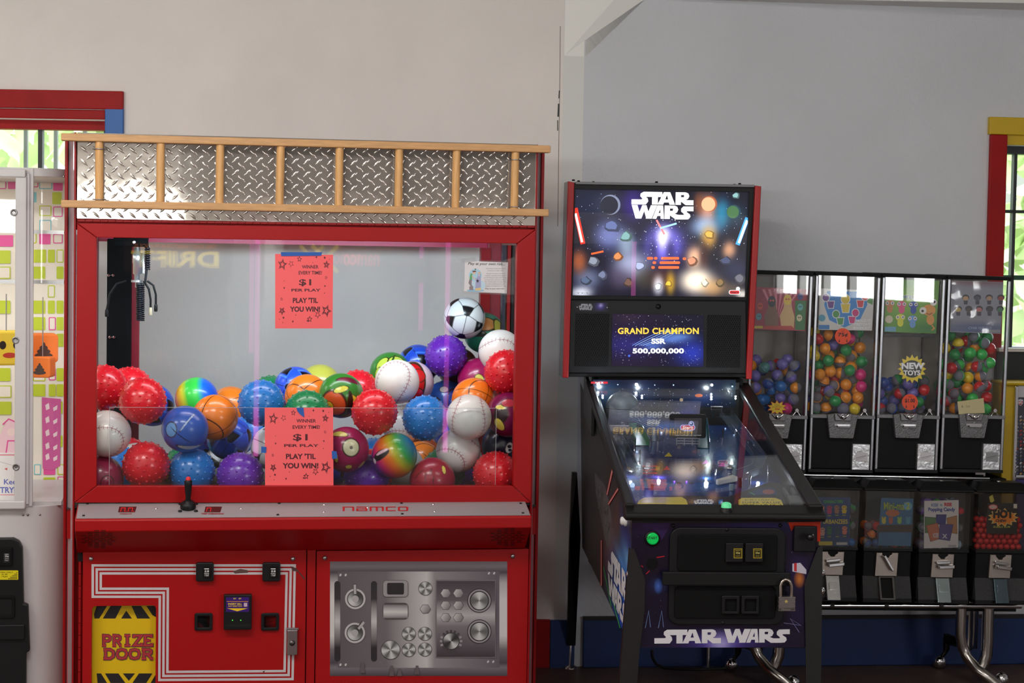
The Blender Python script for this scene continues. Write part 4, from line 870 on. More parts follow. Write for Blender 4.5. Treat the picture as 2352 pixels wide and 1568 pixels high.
def knobby(name, col):
    v, f = sph(40); V = [v*RB]; n = 130; B = MB(); base = len(v)
    me = None; vs = list((v*RB)); fs = [tuple(x) for x in f]
    for k in range(n):
        z = 1-2*(k+.5)/n; a = 2.39996*k; c = np.array([math.sqrt(1-z*z)*math.cos(a), math.sqrt(1-z*z)*math.sin(a), z]); x = nrm(np.cross(c, [0.31, .2, .93])); y = np.cross(c, x)
        b = len(vs)
        for r, h in ((.0042, -.0004), (.0030, .0018), (.0013, .0030)):
            for i in range(7): w = 2*PI*i/7; vs.append(c*(RB+h)+(x*math.cos(w)+y*math.sin(w))*r)
        vs.append(c*(RB+.0034))
        for q in range(2):
            for i in range(7): j = (i+1) % 7; fs.append((b+q*7+i, b+q*7+j, b+q*7+7+j, b+q*7+7+i))
        for i in range(7): fs.append((b+14+i, b+14+(i+1) % 7, b+21))
    me = bpy.data.meshes.new(name); me.from_pydata([tuple(p) for p in vs], [], fs)
    me.polygons.foreach_set('use_smooth', [True]*len(fs)); me.materials.append(mat(name+'_vinyl', col, .3, coat=.35)); me.update(); return me
KN = {'kr': ('knobby_red', (226, 26, 42)), 'kb': ('knobby_blue', (34, 122, 206)), 'kp': ('knobby_purple', (108, 42, 178)), 'kg': ('knobby_green', (20, 130, 76))}
def ball_mesh(k):
    if k not in BM:
        BM[k] = knobby(*KN[k]) if k in KN else np_mesh('ball_'+k, SV*RB, SF, PAT[k](), BALLP)
    return BM[k]
ROT = {}
NAMES = {'kr': 'red knobby ball', 'kb': 'blue knobby ball', 'kp': 'purple knobby ball', 'kg': 'green knobby ball', 'bw': 'white baseball pattern ball', 'bk': 'orange basketball pattern ball', 'sb': 'blue football pattern ball', 'sw': 'white and black football pattern ball'}
BALLS = [l.split('|') for l in '''kr|-.639 .321 1.146|red knobby ball at the far left edge, behind the two other red ones
kr|-.564 .447 1.132|red knobby ball peeping over the front red one at the left
kr|-.511 .118 1.120|large red knobby ball at front left, above the baseball pattern ball
bw|-.618 .109 1.017|white baseball pattern ball against the left edge of the glass
kr|-.499 .109 .918|red knobby ball at the bottom left, between white and blue balls
mg|-.641 .135 .874|dull magenta ball with a swirl in the bottom left corner
kb|-.358 .152 .893|blue knobby ball at the bottom just behind the joystick
kp|-.205 .108 .884|purple knobby ball at the bottom left of the lower flyer
sb|-.496 .746 1.053|blue football pattern ball mostly hidden behind the front red ball
fb|-.379 .108 1.032|blue patterned ball with white outlines left of the basketball
rb1|-.346 .634 1.086|rainbow ball fading from orange through green to blue, at the back
bk|-.285 .219 1.059|orange basketball pattern ball whole in view at front left
bk|-.229 .716 1.049|orange basketball pattern ball half hidden behind another and the blue one
sb|-.238 .334 .981|blue football pattern ball under the left orange basketball
kb|-.141 .130 1.113|large blue knobby ball just above the lower flyer at its left
sw|-.097 .247 .957|white and black football pattern ball cut by the lower flyer
kg|-.090 .747 1.085|green knobby ball at the back, only its top showing
sb|-.010 .628 1.125|blue football pattern ball at the back above the middle basketball
yg|.083 .747 1.126|yellow and green printed ball at the back of the middle
bk|.015 .339 1.118|orange basketball pattern ball in the middle behind the green knobby one
kg|.004 .108 1.082|green knobby ball right above the lower flyer
pg|.119 .225 1.130|green and orange printed ball with yellow streaks in the middle
kr|.201 .559 1.119|red knobby ball behind the green and orange printed ball
kr|.219 .116 1.086|red knobby ball whole in view right of the lower flyer
me1|.130 .120 .965|magenta ball with a big pale eye beside the lower flyer
kp|.204 .202 .867|dark purple knobby ball at the bottom right of the lower flyer
rb2|.284 .108 .947|rainbow ball from purple to green with a black almond mark
lg|.325 .677 1.175|leaf green printed ball behind the upper baseball pattern ball
bw|.309 .292 1.171|white baseball pattern ball in the middle of the right slope
rw|.389 .547 1.151|pink and red printed ball tucked behind the white baseball pattern one
sb|.430 .750 1.199|blue football pattern ball left of the high purple knobby one
kp|.514 .624 1.239|purple knobby ball high on the slope under the white football
sw|.580 .642 1.372|white and black football pattern ball on top of the pile
bn|.575 .765 1.190|brown ball just under the topmost football
tl|.666 .745 1.316|teal and orange printed ball right of the topmost football
bw|.661 .342 1.272|white baseball pattern ball at the upper right edge
me2|.628 .613 1.160|magenta ball with two yellow eyes below the purple knobby one
kr|.662 .208 1.211|red knobby ball halfway up the right edge of the glass
bk|.561 .256 1.115|orange basketball pattern ball on the right, above a white ball
be|.528 .716 1.074|blue ball with a pale eye deep in the right of the pile
bw|.369 .658 .994|white baseball pattern ball glimpsed behind the right blue knobby one
kb|.390 .173 1.062|blue knobby ball in the right half, beside the white ball
bw|.524 .108 1.071|white baseball pattern ball at front right, below the basketball
bw|.505 .207 .952|white baseball pattern ball under the front right one
me3|.661 .154 1.075|dark magenta ball with yellow teeth at the right edge
nv|.663 .248 .964|navy ball with a white curled mark at the right edge
kr|.616 .118 .885|red knobby ball in the bottom right corner
mm|.408 .108 .867|dull red ball with drip lines at the bottom right
og|.458 .746 .892|orange ball in the shadow behind the right rainbow ball'''.split('\n')]
FIX = {3: (1.35, .3, 1.2), 28: (.2, .35, .55), 35: (1.2, .5, 1.1), 42: (.1, .2, -.75), 43: (1.3, 0, .4), 11: (.75, .1, -.5), 19: (.3, .7, -.4), 38: (-.35, .5, .55), 32: (.35, .2, .1), 15: (.2, .4, .9), 13: (.6, .5, .2), 17: (.1, .2, .7), 30: (.4, .1, .3)}
rng = random.Random(11)
for i, (k, p, lab) in enumerate(BALLS):
    o = bpy.data.objects.new('ball', ball_mesh(k)); COL.objects.link(o)
    loc = CF.w(tuple(float(v) for v in p.split()))
    if k in NAMES:
        e = FIX.get(i, (rng.uniform(0, 6), rng.uniform(0, 6), rng.uniform(0, 6))); r = Euler(e).to_matrix().to_4x4()
    else:
        ang = math.atan2(loc.x-CAM.x, loc.y-CAM.y); r = Matrix.Rotation(-ang, 4, 'Z')
    o.matrix_world = Matrix.Translation(loc) @ r
    tag(o, lab, 'ball', 'vinyl balls in the crane')
for i, p in enumerate(sorted([(-.481, .255, .869), (.349, .468, .869), (-.126, .428, .869), (.276, .699, .869), (-.25, .509, .869), (-.578, .71, .869), (-.033, .586, .869), (-.545, .545, .869), (.072, .355, .869), (.539, .494, .869), (.124, .708, .869), (-.332, .639, .869), (.104, .522, .869), (.475, .351, .869), (-.384, .425, .869), (.508, .441, 1.005), (.019, .207, .869), (-.576, .385, .869), (.426, .595, .869), (-.299, .507, 1.009), (.235, .346, .869), (-.194, .721, .869), (-.147, .522, .981), (.578, .64, .869)])):
    k = ('kr', 'kb', 'bw', 'bk', 'kg', 'sb', 'kp', 'sw')[i % 8]
    o = bpy.data.objects.new('ball', ball_mesh(k)); COL.objects.link(o)
    o.matrix_world = Matrix.Translation(CF.w(p)) @ Euler((i*1.3, i*.7, i)).to_matrix().to_4x4()
    tag(o, NAMES[k]+' buried at pile bottom, %s of crane' % ('left third', 'middle', 'right third')[i//8], 'ball', 'balls buried under the crane pile')
# ---------------------------------------------------------------- pinball machine
PF = frame(Vector((*atY(1655, 1200, 5.45).xy, 0)), .066)
pin = thing('pinball_machine', 'black pinball machine with a lit space backglass, lettered down its front', 'pinball machine', PF)
GA = math.radians(13.45)
GF = PF.sub((0, 0, .858), rx=-(PI/2-GA))
PP = PF.sub((0, 0, .785), rx=-(PI/2-math.radians(10.6)))
AP = PF.sub((0, 0, .832), rx=-(PI/2-GA))
CX0, CX1 = -.266, .300
SD = Fr(PF.M @ Matrix.Translation((CX0, 0, 0)) @ Matrix.Rotation(-PI/2, 4, 'Z'))
def xprism(fr, pts, x0, x1, m, name, par, bev=0):
    g = Fr(fr.M @ Matrix.Rotation(PI/2, 4, 'Z')); return MB(g).prism(pts, -x1, -x0).build(name, m, par, bev)
def glow(dec, x, y, rx, ry, cin, cout, n=20):
    for k in range(n):
        a, b = 2*PI*k/n, 2*PI*(k+1)/n
        dec.poly([(x, y), (x+rx*math.cos(a), y+ry*math.sin(a)), (x+rx*math.cos(b), y+ry*math.sin(b))], [cin, cout, cout], False)
    dec.k += 1
def field(dec, quad, nx, ny, base, blobs, pw=2):
    """a printed colour field: soft patches of ink blended over a base, on a grid of cells"""
    dec.q = quad
    def c(u, v):
        X = [(1-v)*((1-u)*quad[0][i]+u*quad[1][i])+v*((1-u)*quad[3][i]+u*quad[2][i]) for i in (0, 1)]
        r = list(base)
        for (x, y, rx, ry, col, w) in blobs:
            e = ((X[0]-x)/rx)**2+((X[1]-y)/ry)**2; a = w*math.exp(-e**(pw/2))
            r = [p*(1-a)+q*a for p, q in zip(r, col)]
        return tuple(r)
    for j in range(ny):
        for i in range(nx):
            p = [(i/nx, j/ny), ((i+1)/nx, j/ny), ((i+1)/nx, (j+1)/ny), (i/nx, (j+1)/ny)]
            dec.poly(p, [c(*q) for q in p], False)
    dec.q = None; dec.k += 1
def stars(dec, x0, y0, x1, y1, n, seed, r=(.4, 1.1), cols=((255, 255, 255), (190, 210, 255))):
    rg = random.Random(seed)
    for k in range(n):
        x, y, s = rg.uniform(x0, x1), rg.uniform(y0, y1), rg.uniform(*r); dec.poly([(x-s, y), (x, y-s), (x+s, y), (x, y+s)], rg.choice(cols), False)
    dec.k += 1
# cabinet: two side panels, front panel, floor, back
zft = .838; zfb = PF.px(1655, 1487).z; q = SD.px(1338, 1262); drear = 1.38
zrb = SD.px(1335, 1250).z
prof = [(0, zfb), (0, zft), (1.2, zft+1.2*math.tan(GA)), (drear, zft+1.2*math.tan(GA)), (drear, zrb), (-SD.px(1335, 1250).x, zrb)]
if prof[5][0] > drear: prof = prof[:4]+[(drear, zrb)]
CABM = mat('cabinet_black', (22, 20, 19), .5, spec=.3)
sideL = xprism(PF, prof, CX0, CX0+.018, CABM, 'side_panel', pin)
sideR = xprism(PF, prof, CX1-.018, CX1, CABM, 'side_panel', pin)
front = MB(PF).box(CX0+.001, CX1-.001, -.002, .016, zfb, zft-.004).build('front_panel', CABM, pin, .002)
MB(PF).box(CX0+.02, CX1-.02, .02, drear-.02, zfb+.03, zfb+.045).build('cabinet_floor', BLKM, pin)
# left side art (generic space scene)
d = Dec(SD, 0); n = 24
x_at = lambda dd: -dd
P3 = lambda dd, z: (lambda w: w)(SD.w((-dd, 0, z)))
def topx(pts, c): d.poly(pts, c)
top = lambda t: (1333+(1451-1333)*t, 878+(1200-878)*t)      # along the rail, photo pixels
bot = lambda t: (1337+(1446-1337)*t, 1256+(1480-1256)*t)
cols = lambda t, s: None
import colorsys
def sidecol(t, s):
    base = (38, 33, 30)
    px = (1335+115*t, None)
    b = [(.62, .62, .16, .30, (190, 96, 26), .9), (.55, .75, .2, .2, (140, 50, 24), .8), (.9, .2, .2, .14, (40, 30, 90), .9), (.95, .66, .34, .36, (30, 96, 206), 1.), (.84, .92, .3, .3, (24, 76, 176), 1.), (.96, .38, .12, .1, (130, 196, 240), .85), (.8, .5, .1, .06, (110, 180, 236), .6), (.44, .3, .05, .14, (60, 66, 88), .7), (.72, .25, .06, .2, (120, 60, 26), .6)]
    r = base
    for (a, c, ra, rc, col, w) in b:
        e = w*math.exp(-((t-a)/ra)**2-((s-c)/rc)**2); r = tuple(p*(1-e)+q*e for p, q in zip(r, col))
    return r
nx, ny = 30, 24
for i in range(nx):
    for j in range(ny):
        cs = []; ps = []
        for (ti, sj) in ((i, j), (i+1, j), (i+1, j+1), (i, j+1)):
            t, s = ti/nx, sj/ny; A_, B_ = top(t), bot(t); ps.append((A_[0]*(1-s)+B_[0]*s, A_[1]*(1-s)+B_[1]*s)); cs.append(sidecol(t, s))
        d.poly(ps, cs, False)
d.k += 1
d.poly([(1366, 1085), (1376, 1098), (1388, 1112), (1396, 1140), (1403, 1178), (1402, 1240), (1396, 1262), (1388, 1230), (1378, 1180), (1368, 1130)], (112, 106, 106))
rg = random.Random(4)
for k in range(40):
    t = rg.random(); x = 1368+33*t; y = 1100+90*t+rg.uniform(-20, 40); d.line([(x, y), (x+rg.uniform(-3, 3), y+rg.uniform(3, 10))], .9, rg.choice(((50, 46, 48), (160, 156, 156), (84, 78, 80))))
for a, b_ in (((1408, 1072), (1394, 1136)), ((1422, 1118), (1397, 1158)), ((1381, 1240), (1381, 1345))):
    d.line([a, b_], 4.5, (196, 30, 20)); d.line([a, b_], 1.6, (255, 200, 190))
d.line([(1386, 1300), (1404, 1392)], 2, (60, 170, 90)); d.line([(1408, 1380), (1424, 1442)], 2, (60, 170, 90))
word(d, ((1398, 1252), (1440, 1322), (1439, 1387), (1396, 1309)), 0, (226, 226, 230)); word(d, ((1396, 1313), (1439, 1394), (1436, 1444), (1397, 1360)), 1, (226, 226, 230))
d.build('side_art', PRINT, sideL)
p = SD.px(1439, 1196); MB(SD).lathe([(.017, 0), (.017, .006), (.013, .008), (.013, .016), (.008, .019)], (p.x, 0, p.z), '-y', 18).build('flipper_button', mat('white_button', (232, 230, 228), .3), sideL)
xprism(PF, [(1.02, .96), (1.3, 1.02), (1.3, 1.17), (1.02, 1.10)], CX0-.016, CX0-.004, mat('hinge_plate', (44, 42, 42), .4), 'hinge_plate', pin, .003)
# rails, lockdown bar, glass
LM = mat('lockdown_black', (24, 23, 23), .42, bump=(400, .1), spec=.35)
MB(GF).box(-.289, -.262, -.008, .022, -.01, 1.21).build('side_rail', LM, pin, .006)
MB(GF).box(.263, .309, -.008, .022, -.01, 1.21).build('side_rail', LM, pin, .006)
z0, z1, z2 = PF.px(1655, 1197, -.035).z, PF.px(1655, 1178, -.035).z, PF.px(1655, 1161, .02).z
xprism(PF, [(-.03, z0), (-.036, z0+.01), (-.036, z1-.006), (-.028, z1), (.018, z2+.004), (.03, z2), (.03, z0)], -.291, .312, LM, 'lockdown_bar', pin, .003)
MB(GF).quad((-.262, 0, .02), (.263, 0, .02), (.263, 0, 1.21), (-.262, 0, 1.21)).quad((-.262, .004, .02), (.263, .004, .02), (.263, .004, 1.21), (-.262, .004, 1.21)).build('playfield_glass', GLASS, pin)
c = PF.px(1668, 1176, -.012); b = MB(PF); b.lathe([(.020, -.006), (.0185, .012), (.016, .014)], tuple(c), 'z', 20); lb = b.build('button_base', BLK, pin)
b = MB(PF); b.lathe([(.0155, .014), (.0150, .024), (.011, .029), (.003, .031)], tuple(c), 'z', 20); b.build('launch_button', mat('green_lens', (90, 200, 140), .2, emit=.45), lb)
# playfield
pf = MB(PP).box(-.262, .263, 0, .012, .02, 1.14).build('playfield', mat('playfield_board', (20, 34, 62), .3, coat=.4), pin)
d = Dec(PP, 0)
field(d, ((1352, 900), (1690, 905), (1880, 1150), (1440, 1150)), 60, 44, (18, 44, 104), [
  (1560, 1030, 44, 20, (60, 60, 110), .7), (1540, 1070, 26, 16, (90, 50, 70), .7), (1490, 1075, 34, 16, (120, 40, 40), .8), (1470, 1040, 22, 14, (120, 60, 150), .8), (1530, 985, 40, 16, (40, 90, 190), .7), (1590, 1120, 80, 10, (50, 120, 220), .8),
  (1618, 1020, 20, 40, (30, 140, 170), .9), (1655, 1050, 22, 24, (40, 110, 200), .85), (1470, 1000, 18, 26, (30, 96, 60), .85), (1560, 1115, 90, 14, (40, 96, 170), .9), (1650, 1100, 40, 14, (36, 90, 160), .8), (1450, 1105, 24, 12, (200, 210, 220), .5), (1600, 930, 70, 22, (26, 56, 110), .8), (1680, 1010, 16, 24, (190, 200, 210), .5), (1740, 1090, 40, 16, (60, 80, 110), .6), (1520, 1095, 60, 4, (90, 50, 190), .7)])
for y in (1070, 1078, 1086): d.line([(1476, y), (1510, y)], 4, (196, 60, 50))
for x, y, c in ((1621, 1061, (236, 80, 220)), (1659, 1067, (236, 80, 220)), (1619, 1070, (60, 62, 70)), (1654, 1076, (60, 62, 70)), (1531, 1075, (220, 50, 40)), (1535, 1044, (226, 200, 40)), (1678, 1098, (226, 200, 40))):
    d.poly([(x-9, y+4), (x+9, y+4), (x+1, y-6)], c)
for x in (1560, 1588): d.ell(x, 1109, 6, 2, (30, 34, 60))
stars(d, 1480, 905, 1660, 1130, 60, 5, (.4, .9), ((255, 255, 255), (160, 200, 255), (255, 180, 120)))
d.line([(1505, 915), (1548, 950)], 1.2, (80, 210, 80)); d.line([(1460, 945), (1475, 955)], 1.2, (80, 210, 80))
d.build('playfield_print', printed('playfield_ink', .2, 0, .5), pf)
# back panel with spotlights
BPd = 1.12
bp_ = MB(PF).box(-.262, .263, BPd, BPd+.012, .98, 1.15).build('back_panel', BLK, pin)
d = Dec(PF, BPd); field(d, box4(1362, 872, 1690, 935), 30, 10, (14, 22, 40), [(1385, 905, 40, 26, (40, 70, 100), .8), (1480, 905, 40, 22, (30, 54, 90), .7), (1600, 915, 60, 18, (30, 60, 120), .8), (1690, 900, 30, 30, (40, 70, 80), .6)])
stars(d, 1400, 890, 1680, 935, 60, 8, (.4, 1.2)); d.ell(1605, 908, 9, 4, (230, 120, 80)); d.ell(1565, 918, 4, 4, (240, 210, 170)); d.rect(1357, 876, 1396, 881, (170, 30, 36)); d.text('X X X', 1366, 876.5, 1386, 880.5, (230, 230, 230), .03)
d.build('back_panel_print', PRINTG, bp_)
LED = mat('white_led', (236, 244, 255), .2, emit=6); LED2 = mat('dim_led', (190, 220, 255), .2, emit=.9)
for x, y, s, m in ((1374, 882, .0058, LED), (1462, 883, .0058, LED), (1635, 884, .0048, LED), (1682, 887, .003, LED2), (1419, 883, .002, LED2), (1504, 884, .002, LED2), (1547, 884, .0025, LED2)):
    p = PF.px(x, y, BPd-.012); MB(PF).sphere(tuple(p), s, 12).build('spotlight', m, pin)
for k, (x, y, dd, pw, col) in enumerate(((1385, 895, 1.06, .55, (.75, .9, 1)), (1475, 897, 1.06, .5, (.75, .9, 1)), (1635, 897, 1.06, .5, (.8, .95, 1)), (1690, 905, 1.05, .35, (.8, .95, 1)), (1622, 1095, .5, .22, (.9, .95, 1)), (1513, 1090, .5, .18, (.9, .93, 1)), (1740, 1100, .45, .16, (.9, .95, 1)), (1835, 1120, .25, .2, (.85, .97, 1)), (1450, 1080, .5, .16, (.9, .9, 1)))):
    l = bpy.data.lights.new('playfield_lamp', 'POINT'); l.energy = pw*.55; l.shadow_soft_size = .003; l.color = col
    o = bpy.data.objects.new('playfield_lamp', l); COL.objects.link(o); o.parent = pin; o.location = PF.px(x, y, dd)
# toys and fittings on the playfield: base points are photo pixels on the board
def on(x, y): return PF.I @ PP.w(PP.px(x, y))
def up(px_, y, dd): return PF.px(px_, y, dd)
GRY = mat('toy_grey', (122, 134, 146), .45, var=(40, .25), bump=(120, .5))
c = PF.px(1430, 937, .98); r = .0595
toy = MB(PF).sphere(tuple(c), r, 32, 0, .98, -.8, -.02).sphere((c.x, c.y, c.z+.0012), r, 32, 0, .98, .0, .9999).build('grey_globe', GRY, pin)
MB(PF).lathe([(r*.975, -.002), (r*.975, .002)], tuple(c), 'z', 32).build('groove', DARK, toy)
b = MB(PF); s = on(1430, 985); b.lathe([(.02, 0), (.02, c.z-r*.8-s.z)], (c.x, c.y, s.z), 'z', 14); b.build('globe_stand', CHROME, pin)
ms = MB(PF).prbox(1538, 951, 1622, 1006, .80, .815, 5).build('mini_display', BLK, pin, .002)
d = Dec(PF, .7995); d.rect(1549, 960, 1612, 996, (44, 40, 44)); d.rr(1562, 975, 1597, 988, 6, (170, 180, 240)); d.rr(1564, 976.5, 1595, 986.5, 4.6, (190, 22, 30)); d.ell(1588, 973, 6.2, 6.2, (190, 200, 250)); d.ell(1588, 973, 4.6, 4.6, (60, 74, 120)); d.ell(1587, 971.5, 2, 2, (220, 230, 255)); d.text('Stern', 1567, 977.5, 1592, 985.5, (255, 225, 210), .03, .2); d.rect(1570, 988.6, 1588, 990, (160, 170, 230)); d.text('TARGETS INCREASE SHOT MULTIPLIER', 1550, 998, 1611, 1000.5, (190, 190, 190), .0)
d.build('display_print', printed('mini_screen', .3, 1.1), ms)
b = MB(PF)
for y in (1006, 1012, 1018): p, q = PF.px(1554, y, .79), PF.px(1607, y+1, .79); b.tube([tuple(p), tuple(q)], .0018, 6)
for x in (1554, 1572, 1590, 1607): p, q = PF.px(x, 1006, .79), PF.px(x, 1022, .79); b.tube([tuple(p), tuple(q)], .0018, 6)
b.build('wire_gate', ALU, pin)
CLR = glass('ramp_plastic', (238, 246, 250), 1.6, .03, .07, (190, 215, 235))
def ramp(name, pts, w, h, m):
    P = [PP.px(x, y) for x, y in pts]; L_ = [(p.x, -hh, p.z) for p, (x, y), hh in zip(P, pts, h)]
    b = MB(PP)
    for (a, bb) in zip(L_, L_[1:]):
        t = Vector((bb[0]-a[0], 0, bb[2]-a[2])).normalized(); n = Vector((t.z, 0, -t.x))*w
        A0, A1, B0, B1 = Vector(a)-n, Vector(a)+n, Vector(bb)-n, Vector(bb)+n; u = Vector((0, -.022, 0))
        b.add([A0, A1, B1, B0], [(0, 1, 2, 3)]); b.add([A0, B0, B0+u, A0+u], [(0, 1, 2, 3)]); b.add([A1, B1, B1+u, A1+u], [(0, 1, 2, 3)])
    o = b.build(name, m, pin)
    for sg in (-1, 1):
        b = MB(PP); pts2 = []
        for i, a in enumerate(L_):
            q = L_[min(i+1, len(L_)-1)]; r_ = L_[max(i-1, 0)]; t = Vector((q[0]-r_[0], 0, q[2]-r_[2])).normalized(); n = Vector((t.z, 0, -t.x))*w*sg; pts2.append(Vector(a)+n+Vector((0, -.022, 0)))
        b.tube(pts2, .0017, 5); b.build('ramp_edge', CHROME, o)
ramp('clear_ramp', [(1645, 955), (1672, 985), (1700, 1020), (1728, 1055), (1748, 1080), (1738, 1098), (1700, 1110)], .02, [.035, .035, .033, .03, .026, .022, .018], CLR)
ramp('clear_ramp', [(1398, 1000), (1418, 1035), (1438, 1070), (1452, 1096)], .018, [.03, .028, .026, .02], CLR)
ramp('green_ramp', [(1447, 990), (1462, 1006), (1476, 1024)], .024, [.03, .016, .003], mat('green_lane', (30, 120, 66), .25))
ramp('teal_ramp', [(1598, 962), (1612, 990), (1616, 1030)], .02, [.028, .016, .003], mat('teal_lane', (44, 110, 124), .3))
def bump_cap(x, y, r, h):
    s = on(x, y); b = MB(PF); b.lathe([(r*.55, 0), (r*.55, h), (r, h), (r*.9, h+.004), (.002, h+.012)], tuple(s), 'z', 16); b.build('bumper', CHROME, pin)
for x, y, r, h in ((1409, 1003, .014, .02), (1428, 1010, .014, .02), (1484, 1085, .013, .012), (1675, 1088, .015, .018), (1690, 1000, .01, .012)): bump_cap(x, y, r, h)
for x, y, h, r in ((1404, 1030, .03, .004), (1440, 1040, .035, .006), (1456, 1035, .03, .004), (1494, 1010, .06, .002), (1526, 1008, .06, .002), (1502, 1012, .05, .008), (1489, 1120, .028, .014), (1498, 1126, .02, .005), (1512, 1012, .04, .004), (1644, 1090, .02, .004), (1700, 1118, .03, .006), (1722, 1112, .03, .004), (1764, 1092, .035, .003), (1680, 1126, .02, .008), (1660, 1004, .03, .003), (1470, 1050, .025, .003)):
    s = on(x, y); MB(PF).tube([tuple(s), (s.x, s.y, s.z+h)], r, 10).build('post', CHROME if r < .0045 else (mat('post_clear', (170, 190, 210), .1, .3) if r > .007 else BLK), pin)
s = on(1502, 1012); MB(PF).sphere((s.x, s.y, s.z+.056), .011, 12).build('turret', BLKC, pin)
b = MB(PF); p = [PF.px(x, y, .92) for x, y in ((1633, 933), (1659, 933), (1653, 957), (1638, 957), (1633, 933))]; b.tube([tuple(v) for v in p], .0016, 6); b.build('wire_cup', CHROME, pin)
b = MB(PF); p, q = PF.px(1400, 976, .9), PF.px(1446, 991, .9); b.box(p.x, q.x, .9, .94, q.z, p.z); b.build('target_bank', ALU, pin, .002)
for x, y, w_, c in ((1622, 1113, .0075, LED), (1513, 1107, .006, LED), (1741, 1112, .006, LED), (1475, 988, .005, LED), (1482, 951, .006, LED2), (1484, 935, .005, LED2), (1463, 1039, .004, LED2), (1549, 1107, .003, mat('violet_led', (120, 70, 255), .3, emit=4)), (1577, 1107, .003, mat('violet_led', (120, 70, 255), .3, emit=4)), (1553, 937, .004, mat('pink_led', (255, 60, 190), .3, emit=3)), (1519, 995, .004, LED2), (1545, 945, .0045, LED2), (1666, 985, .003, LED2), (1686, 1000, .003, LED2), (1418, 1090, .01, LED2), (1452, 1118, .009, LED2)):
    s = on(x, y); MB(PF).sphere((s.x, s.y, s.z+w_*.6), w_, 10).build('lamp', c, pin)
fl = on(1690, 1112); f2 = on(1645, 1117)
b = MB(PP); p, q = PP.px(1688, 1106), PP.px(1646, 1116); t = Vector((q.x-p.x, 0, q.z-p.z)); n = Vector((t.z, 0, -t.x)).normalized()
b.add([Vector((p.x, y, p.z))+n*.012 for y in (-.022, -.004)]+[Vector((p.x, y, p.z))-n*.012 for y in (-.022, -.004)]+[Vector((q.x, y, q.z))+n*.006 for y in (-.022, -.004)]+[Vector((q.x, y, q.z))-n*.006 for y in (-.022, -.004)],
      [(0, 4, 6, 2), (1, 3, 7, 5), (0, 1, 5, 4), (2, 6, 7, 3), (0, 2, 3, 1), (4, 5, 7, 6)]); b.build('flipper', mat('flipper_white', (220, 220, 214), .4), pin, .003)
# apron with its cards
ap = MB(AP); q = [AP.px(x, y) for x, y in ((1440, 1166), (1885, 1166), (1836, 1118), (1770, 1106), (1672, 1140), (1500, 1137))]; ap = ap.prism([(p.x, p.z) for p in q], 0, .004).build('apron', mat('apron_black', (30, 31, 34), .3), pin)
d = Dec(AP, 0); Y = (206, 190, 66); K = (30, 30, 30)
d.poly([(1462, 1164), (1466, 1150), (1480, 1142), (1566, 1141), (1576, 1147), (1582, 1164)], Y)
for k in range(5): d.line([(1488, 1144.5+k*3.2), (1530, 1144.5+k*3.2)], .8, (120, 108, 40))
d.rect(1592, 1146, 1640, 1164, (28, 60, 110)); word(d, box4(1594, 1146.5, 1639, 1151.5), 0, (220, 226, 232)); word(d, box4(1594, 1152, 1639, 1157), 1, (220, 226, 232)); d.rect(1598, 1158.5, 1632, 1164, Y)
d.poly([(1697, 1164), (1696, 1148), (1704, 1143), (1780, 1143), (1794, 1148), (1801, 1164)], Y)
d.text('$1.00 = 1 PLAY x1', 1711, 1146, 1778, 1149.5, K, .01); d.text('SUPER VALUE', 1704, 1151.5, 1792, 1156, K, .02, 0, 1.2); d.text('$2.00 = 1 PLAY x3', 1707, 1157.5, 1795, 1163.5, K, .03)
d.poly([(1712, 1136), (1744, 1121), (1780, 1121), (1786, 1136)], (30, 60, 110)); d.ell(1765, 1129, 14, 5.5, (150, 84, 80)); d.line([(1722, 1130), (1734, 1136)], 2, (70, 170, 90))
d.build('apron_cards', printed('card_ink', .4), ap)
b = MB(AP); 
for x0, x1, y0, y1 in ((1801, 1808, 1129, 1146), (1818, 1826, 1129, 1144), (1811, 1840, 1148, 1163)): a = AP.rect(x0, y0, x1, y1); b.box(a[0], a[1], -.016, 0, a[2], a[3])
b.build('ball_gate', mat('gate_grey', (84, 90, 92), .4), ap, .002)
# head
HD = 1.165
hb = MB(PF); p0 = [(1318, 422), (1736, 430), (1716, 866), (1306, 862)]
hb.pprism(p0, HD+.012, HD+.155); head = hb.build('head', BLK, pin)
GRS = mat('head_side', (92, 90, 92), .25)
for red, side in (([(1305, 416), (1319.5, 419), (1306, 868), (1292.5, 867)], 1), ([(1735, 426), (1748.5, 428), (1727, 871), (1714, 870)], 0)):
    o = MB(PF).pprism(red, HD-.016, HD+.01).build('edge_trim', mat('head_red', (176, 26, 30), .4), pin, .003)
    MB(PF).pprism(red, HD+.011, HD+.165).build('head_side', GRS, pin)
d = Dec(PF, HD+.012-.0001)
fr_ = MB(PF); O4 = [PF.px(*p, HD) for p in ((1319.5, 424), (1735, 432), (1714, 690), (1311, 688))]; I4 = [PF.px(*p, HD) for p in ((1322, 434), (1721, 441), (1711.5, 682), (1315.5, 678))]
fr_.ring([(p.x, p.z) for p in O4][::-1], [(p.x, p.z) for p in I4][::-1], HD, HD+.012); fr_.build('glass_frame', BLK, pin, .002)
MB(PF).pprism([(1322, 417), (1733, 424), (1733, 430), (1322, 423)], HD-.004, HD+.2).build('head_top', GREYP, pin, .002)
for x, y in ((1317, 413.5), (1329, 416), (1363, 418), (1508, 418), (1687, 424), (1699, 422)): p = PF.px(x, y, HD+.02); MB(PF).lathe([(.006, -.003), (.005, .002), (.002, .003)], tuple(p), 'z', 10).build('top_bolt', BLK, head)
MB(PF).quad(*[tuple(p) for p in (PF.px(1322, 434, HD+.005), PF.px(1315.5, 678, HD+.005), PF.px(1711.5, 682, HD+.005), PF.px(1721, 441, HD+.005))]).build('backglass_pane', GLASS, pin)
d = Dec(PF, HD+.0100)
